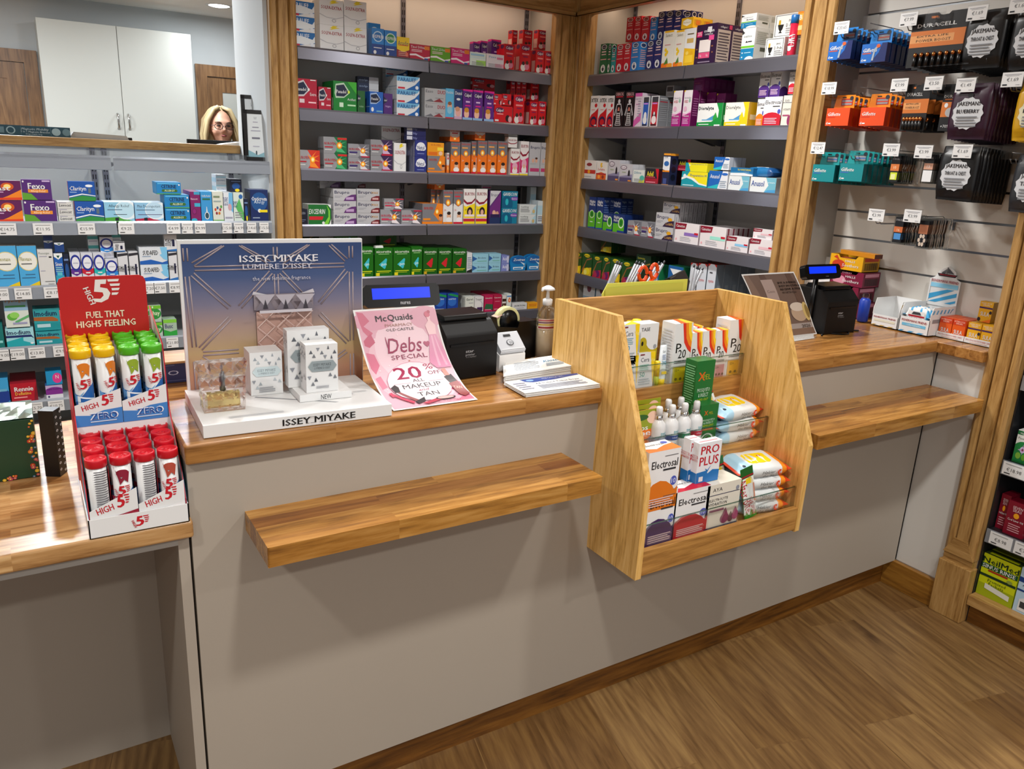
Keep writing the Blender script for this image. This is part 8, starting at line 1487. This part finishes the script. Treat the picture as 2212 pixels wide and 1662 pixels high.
for s_ in (-1, 1):
    ell(e_, (s_*.031, -.0865, HZc+.004), (.012, .004, .0055), '#2a2020', n=10, m=6); e_.tube([(s_*.016, -.096, HZc+.022), (s_*.032, -.095, HZc+.027), (s_*.05, -.082, HZc+.022)], .0028, '#4a3828', n=6)
e_.build('eyes_and_brows', W0)
m_b = MB(); ell(m_b, (0, -.0855, HZc-.056), (.018, .006, .006), '#8c4a4a', n=12, m=8); m_b.build('lips', W0)
gl = MB()
for s_ in (-1, 1):
    gl.tube([(s_*.033+.025*math.cos(a*PI/8), -.104+.006*abs(math.cos(a*PI/8)), HZc+.0+.019*math.sin(a*PI/8)) for a in range(16)], .0022, '#2c1414', n=6, closed=True); gl.tube([(s_*.058, -.097, HZc+.004), (s_*.078, -.04, HZc+.004), (s_*.08, .0, HZc-.004)], .002, '#2c1414', n=6)
gl.tube([(-.009, -.106, HZc+.002), (.009, -.106, HZc+.002)], .0022, '#2c1414', n=6); gl.build('glasses', W0)
# ================================================================ finish: labels of the shelf packs
ordw = ['leftmost', 'second', 'third', 'fourth', 'fifth', 'sixth', 'seventh', 'eighth', 'ninth', 'tenth']
layw = ['bottom', 'second layer', 'third layer', 'fourth layer', 'fifth layer', 'sixth layer']
depw = ['at front', 'one back', 'two back', 'three back', 'four back', 'five back', 'six back', 'seven back', 'eight back']
# packs that no one at or beside the camera can see are left out
HID = set()  # CULLCODE
for r in '1-3 5-7 9-11 17 24-25 27 29-30 32-33 38 40 46 49-50 53 55-56 63 66 74 79 84-86 101-103 107-110 123 128 133-134 138 140 142 146 149 153-155 162 177-178 193-195 260-265 285-287 289-291 298-299 331-332 337 384 388 392 430 432 440 442 444 448 450 464 470 472 474 487 489-490 500 503 505 509-511 517 519 522 524 549-550 599-604 622-623 635-637 656 674-675 681 685 734-735 781 792 797-798'.split():
    a_ = [int(q) for q in r.split('-')]; HID.update(range(a_[0], a_[-1]+1))
for i in HID: bpy.data.objects.remove(LAB[i][0])
LAB = [e for i, e in enumerate(LAB) if i not in HID]
groups = {}
for e in LAB: groups.setdefault((e[1], e[2]), []).append(e)
for (desc, place), es in groups.items():
    xs = []
    for e in sorted(es, key=lambda e: e[3]):
        if not xs or e[3]-xs[-1] > .004: xs.append(e[3])
    def col(v): return min(range(len(xs)), key=lambda i: abs(xs[i]-v))
    info = []
    for e in es: info.append([e, col(e[3])])
    for c in range(len(xs)):
        sub_ = [i[0] for i in info if i[1] == c]
        ls = sorted({e[4] for e in sub_}); ds = sorted({e[5] for e in sub_})
        for e in sub_:
            w_ = []
            if len(xs) > 1: w_.append(ordw[min(c, 9)] if c else 'leftmost')
            if len(ls) > 1: w_.append(layw[ls.index(e[4])])
            if len(ds) > 1: w_.append(depw[min(ds.index(e[5]), 8)])
            lab = desc+', %s shelf of %s' % (ORD[place[1]], place[0])
            if w_:
                if c and len(xs) > 1 and len((lab+' '+' '.join(w_)).split()) <= 14: w_[0] += ' from left'
                lab += ', '+', '.join(w_)
            e[0]['label'] = lab
            if len(es) > 1: e[0]['group'] = '%s boxes on the %s shelf of the %s' % (desc, ORD[place[1]], place[0])
            if len(lab.split()) > 16: print('LONG', lab)
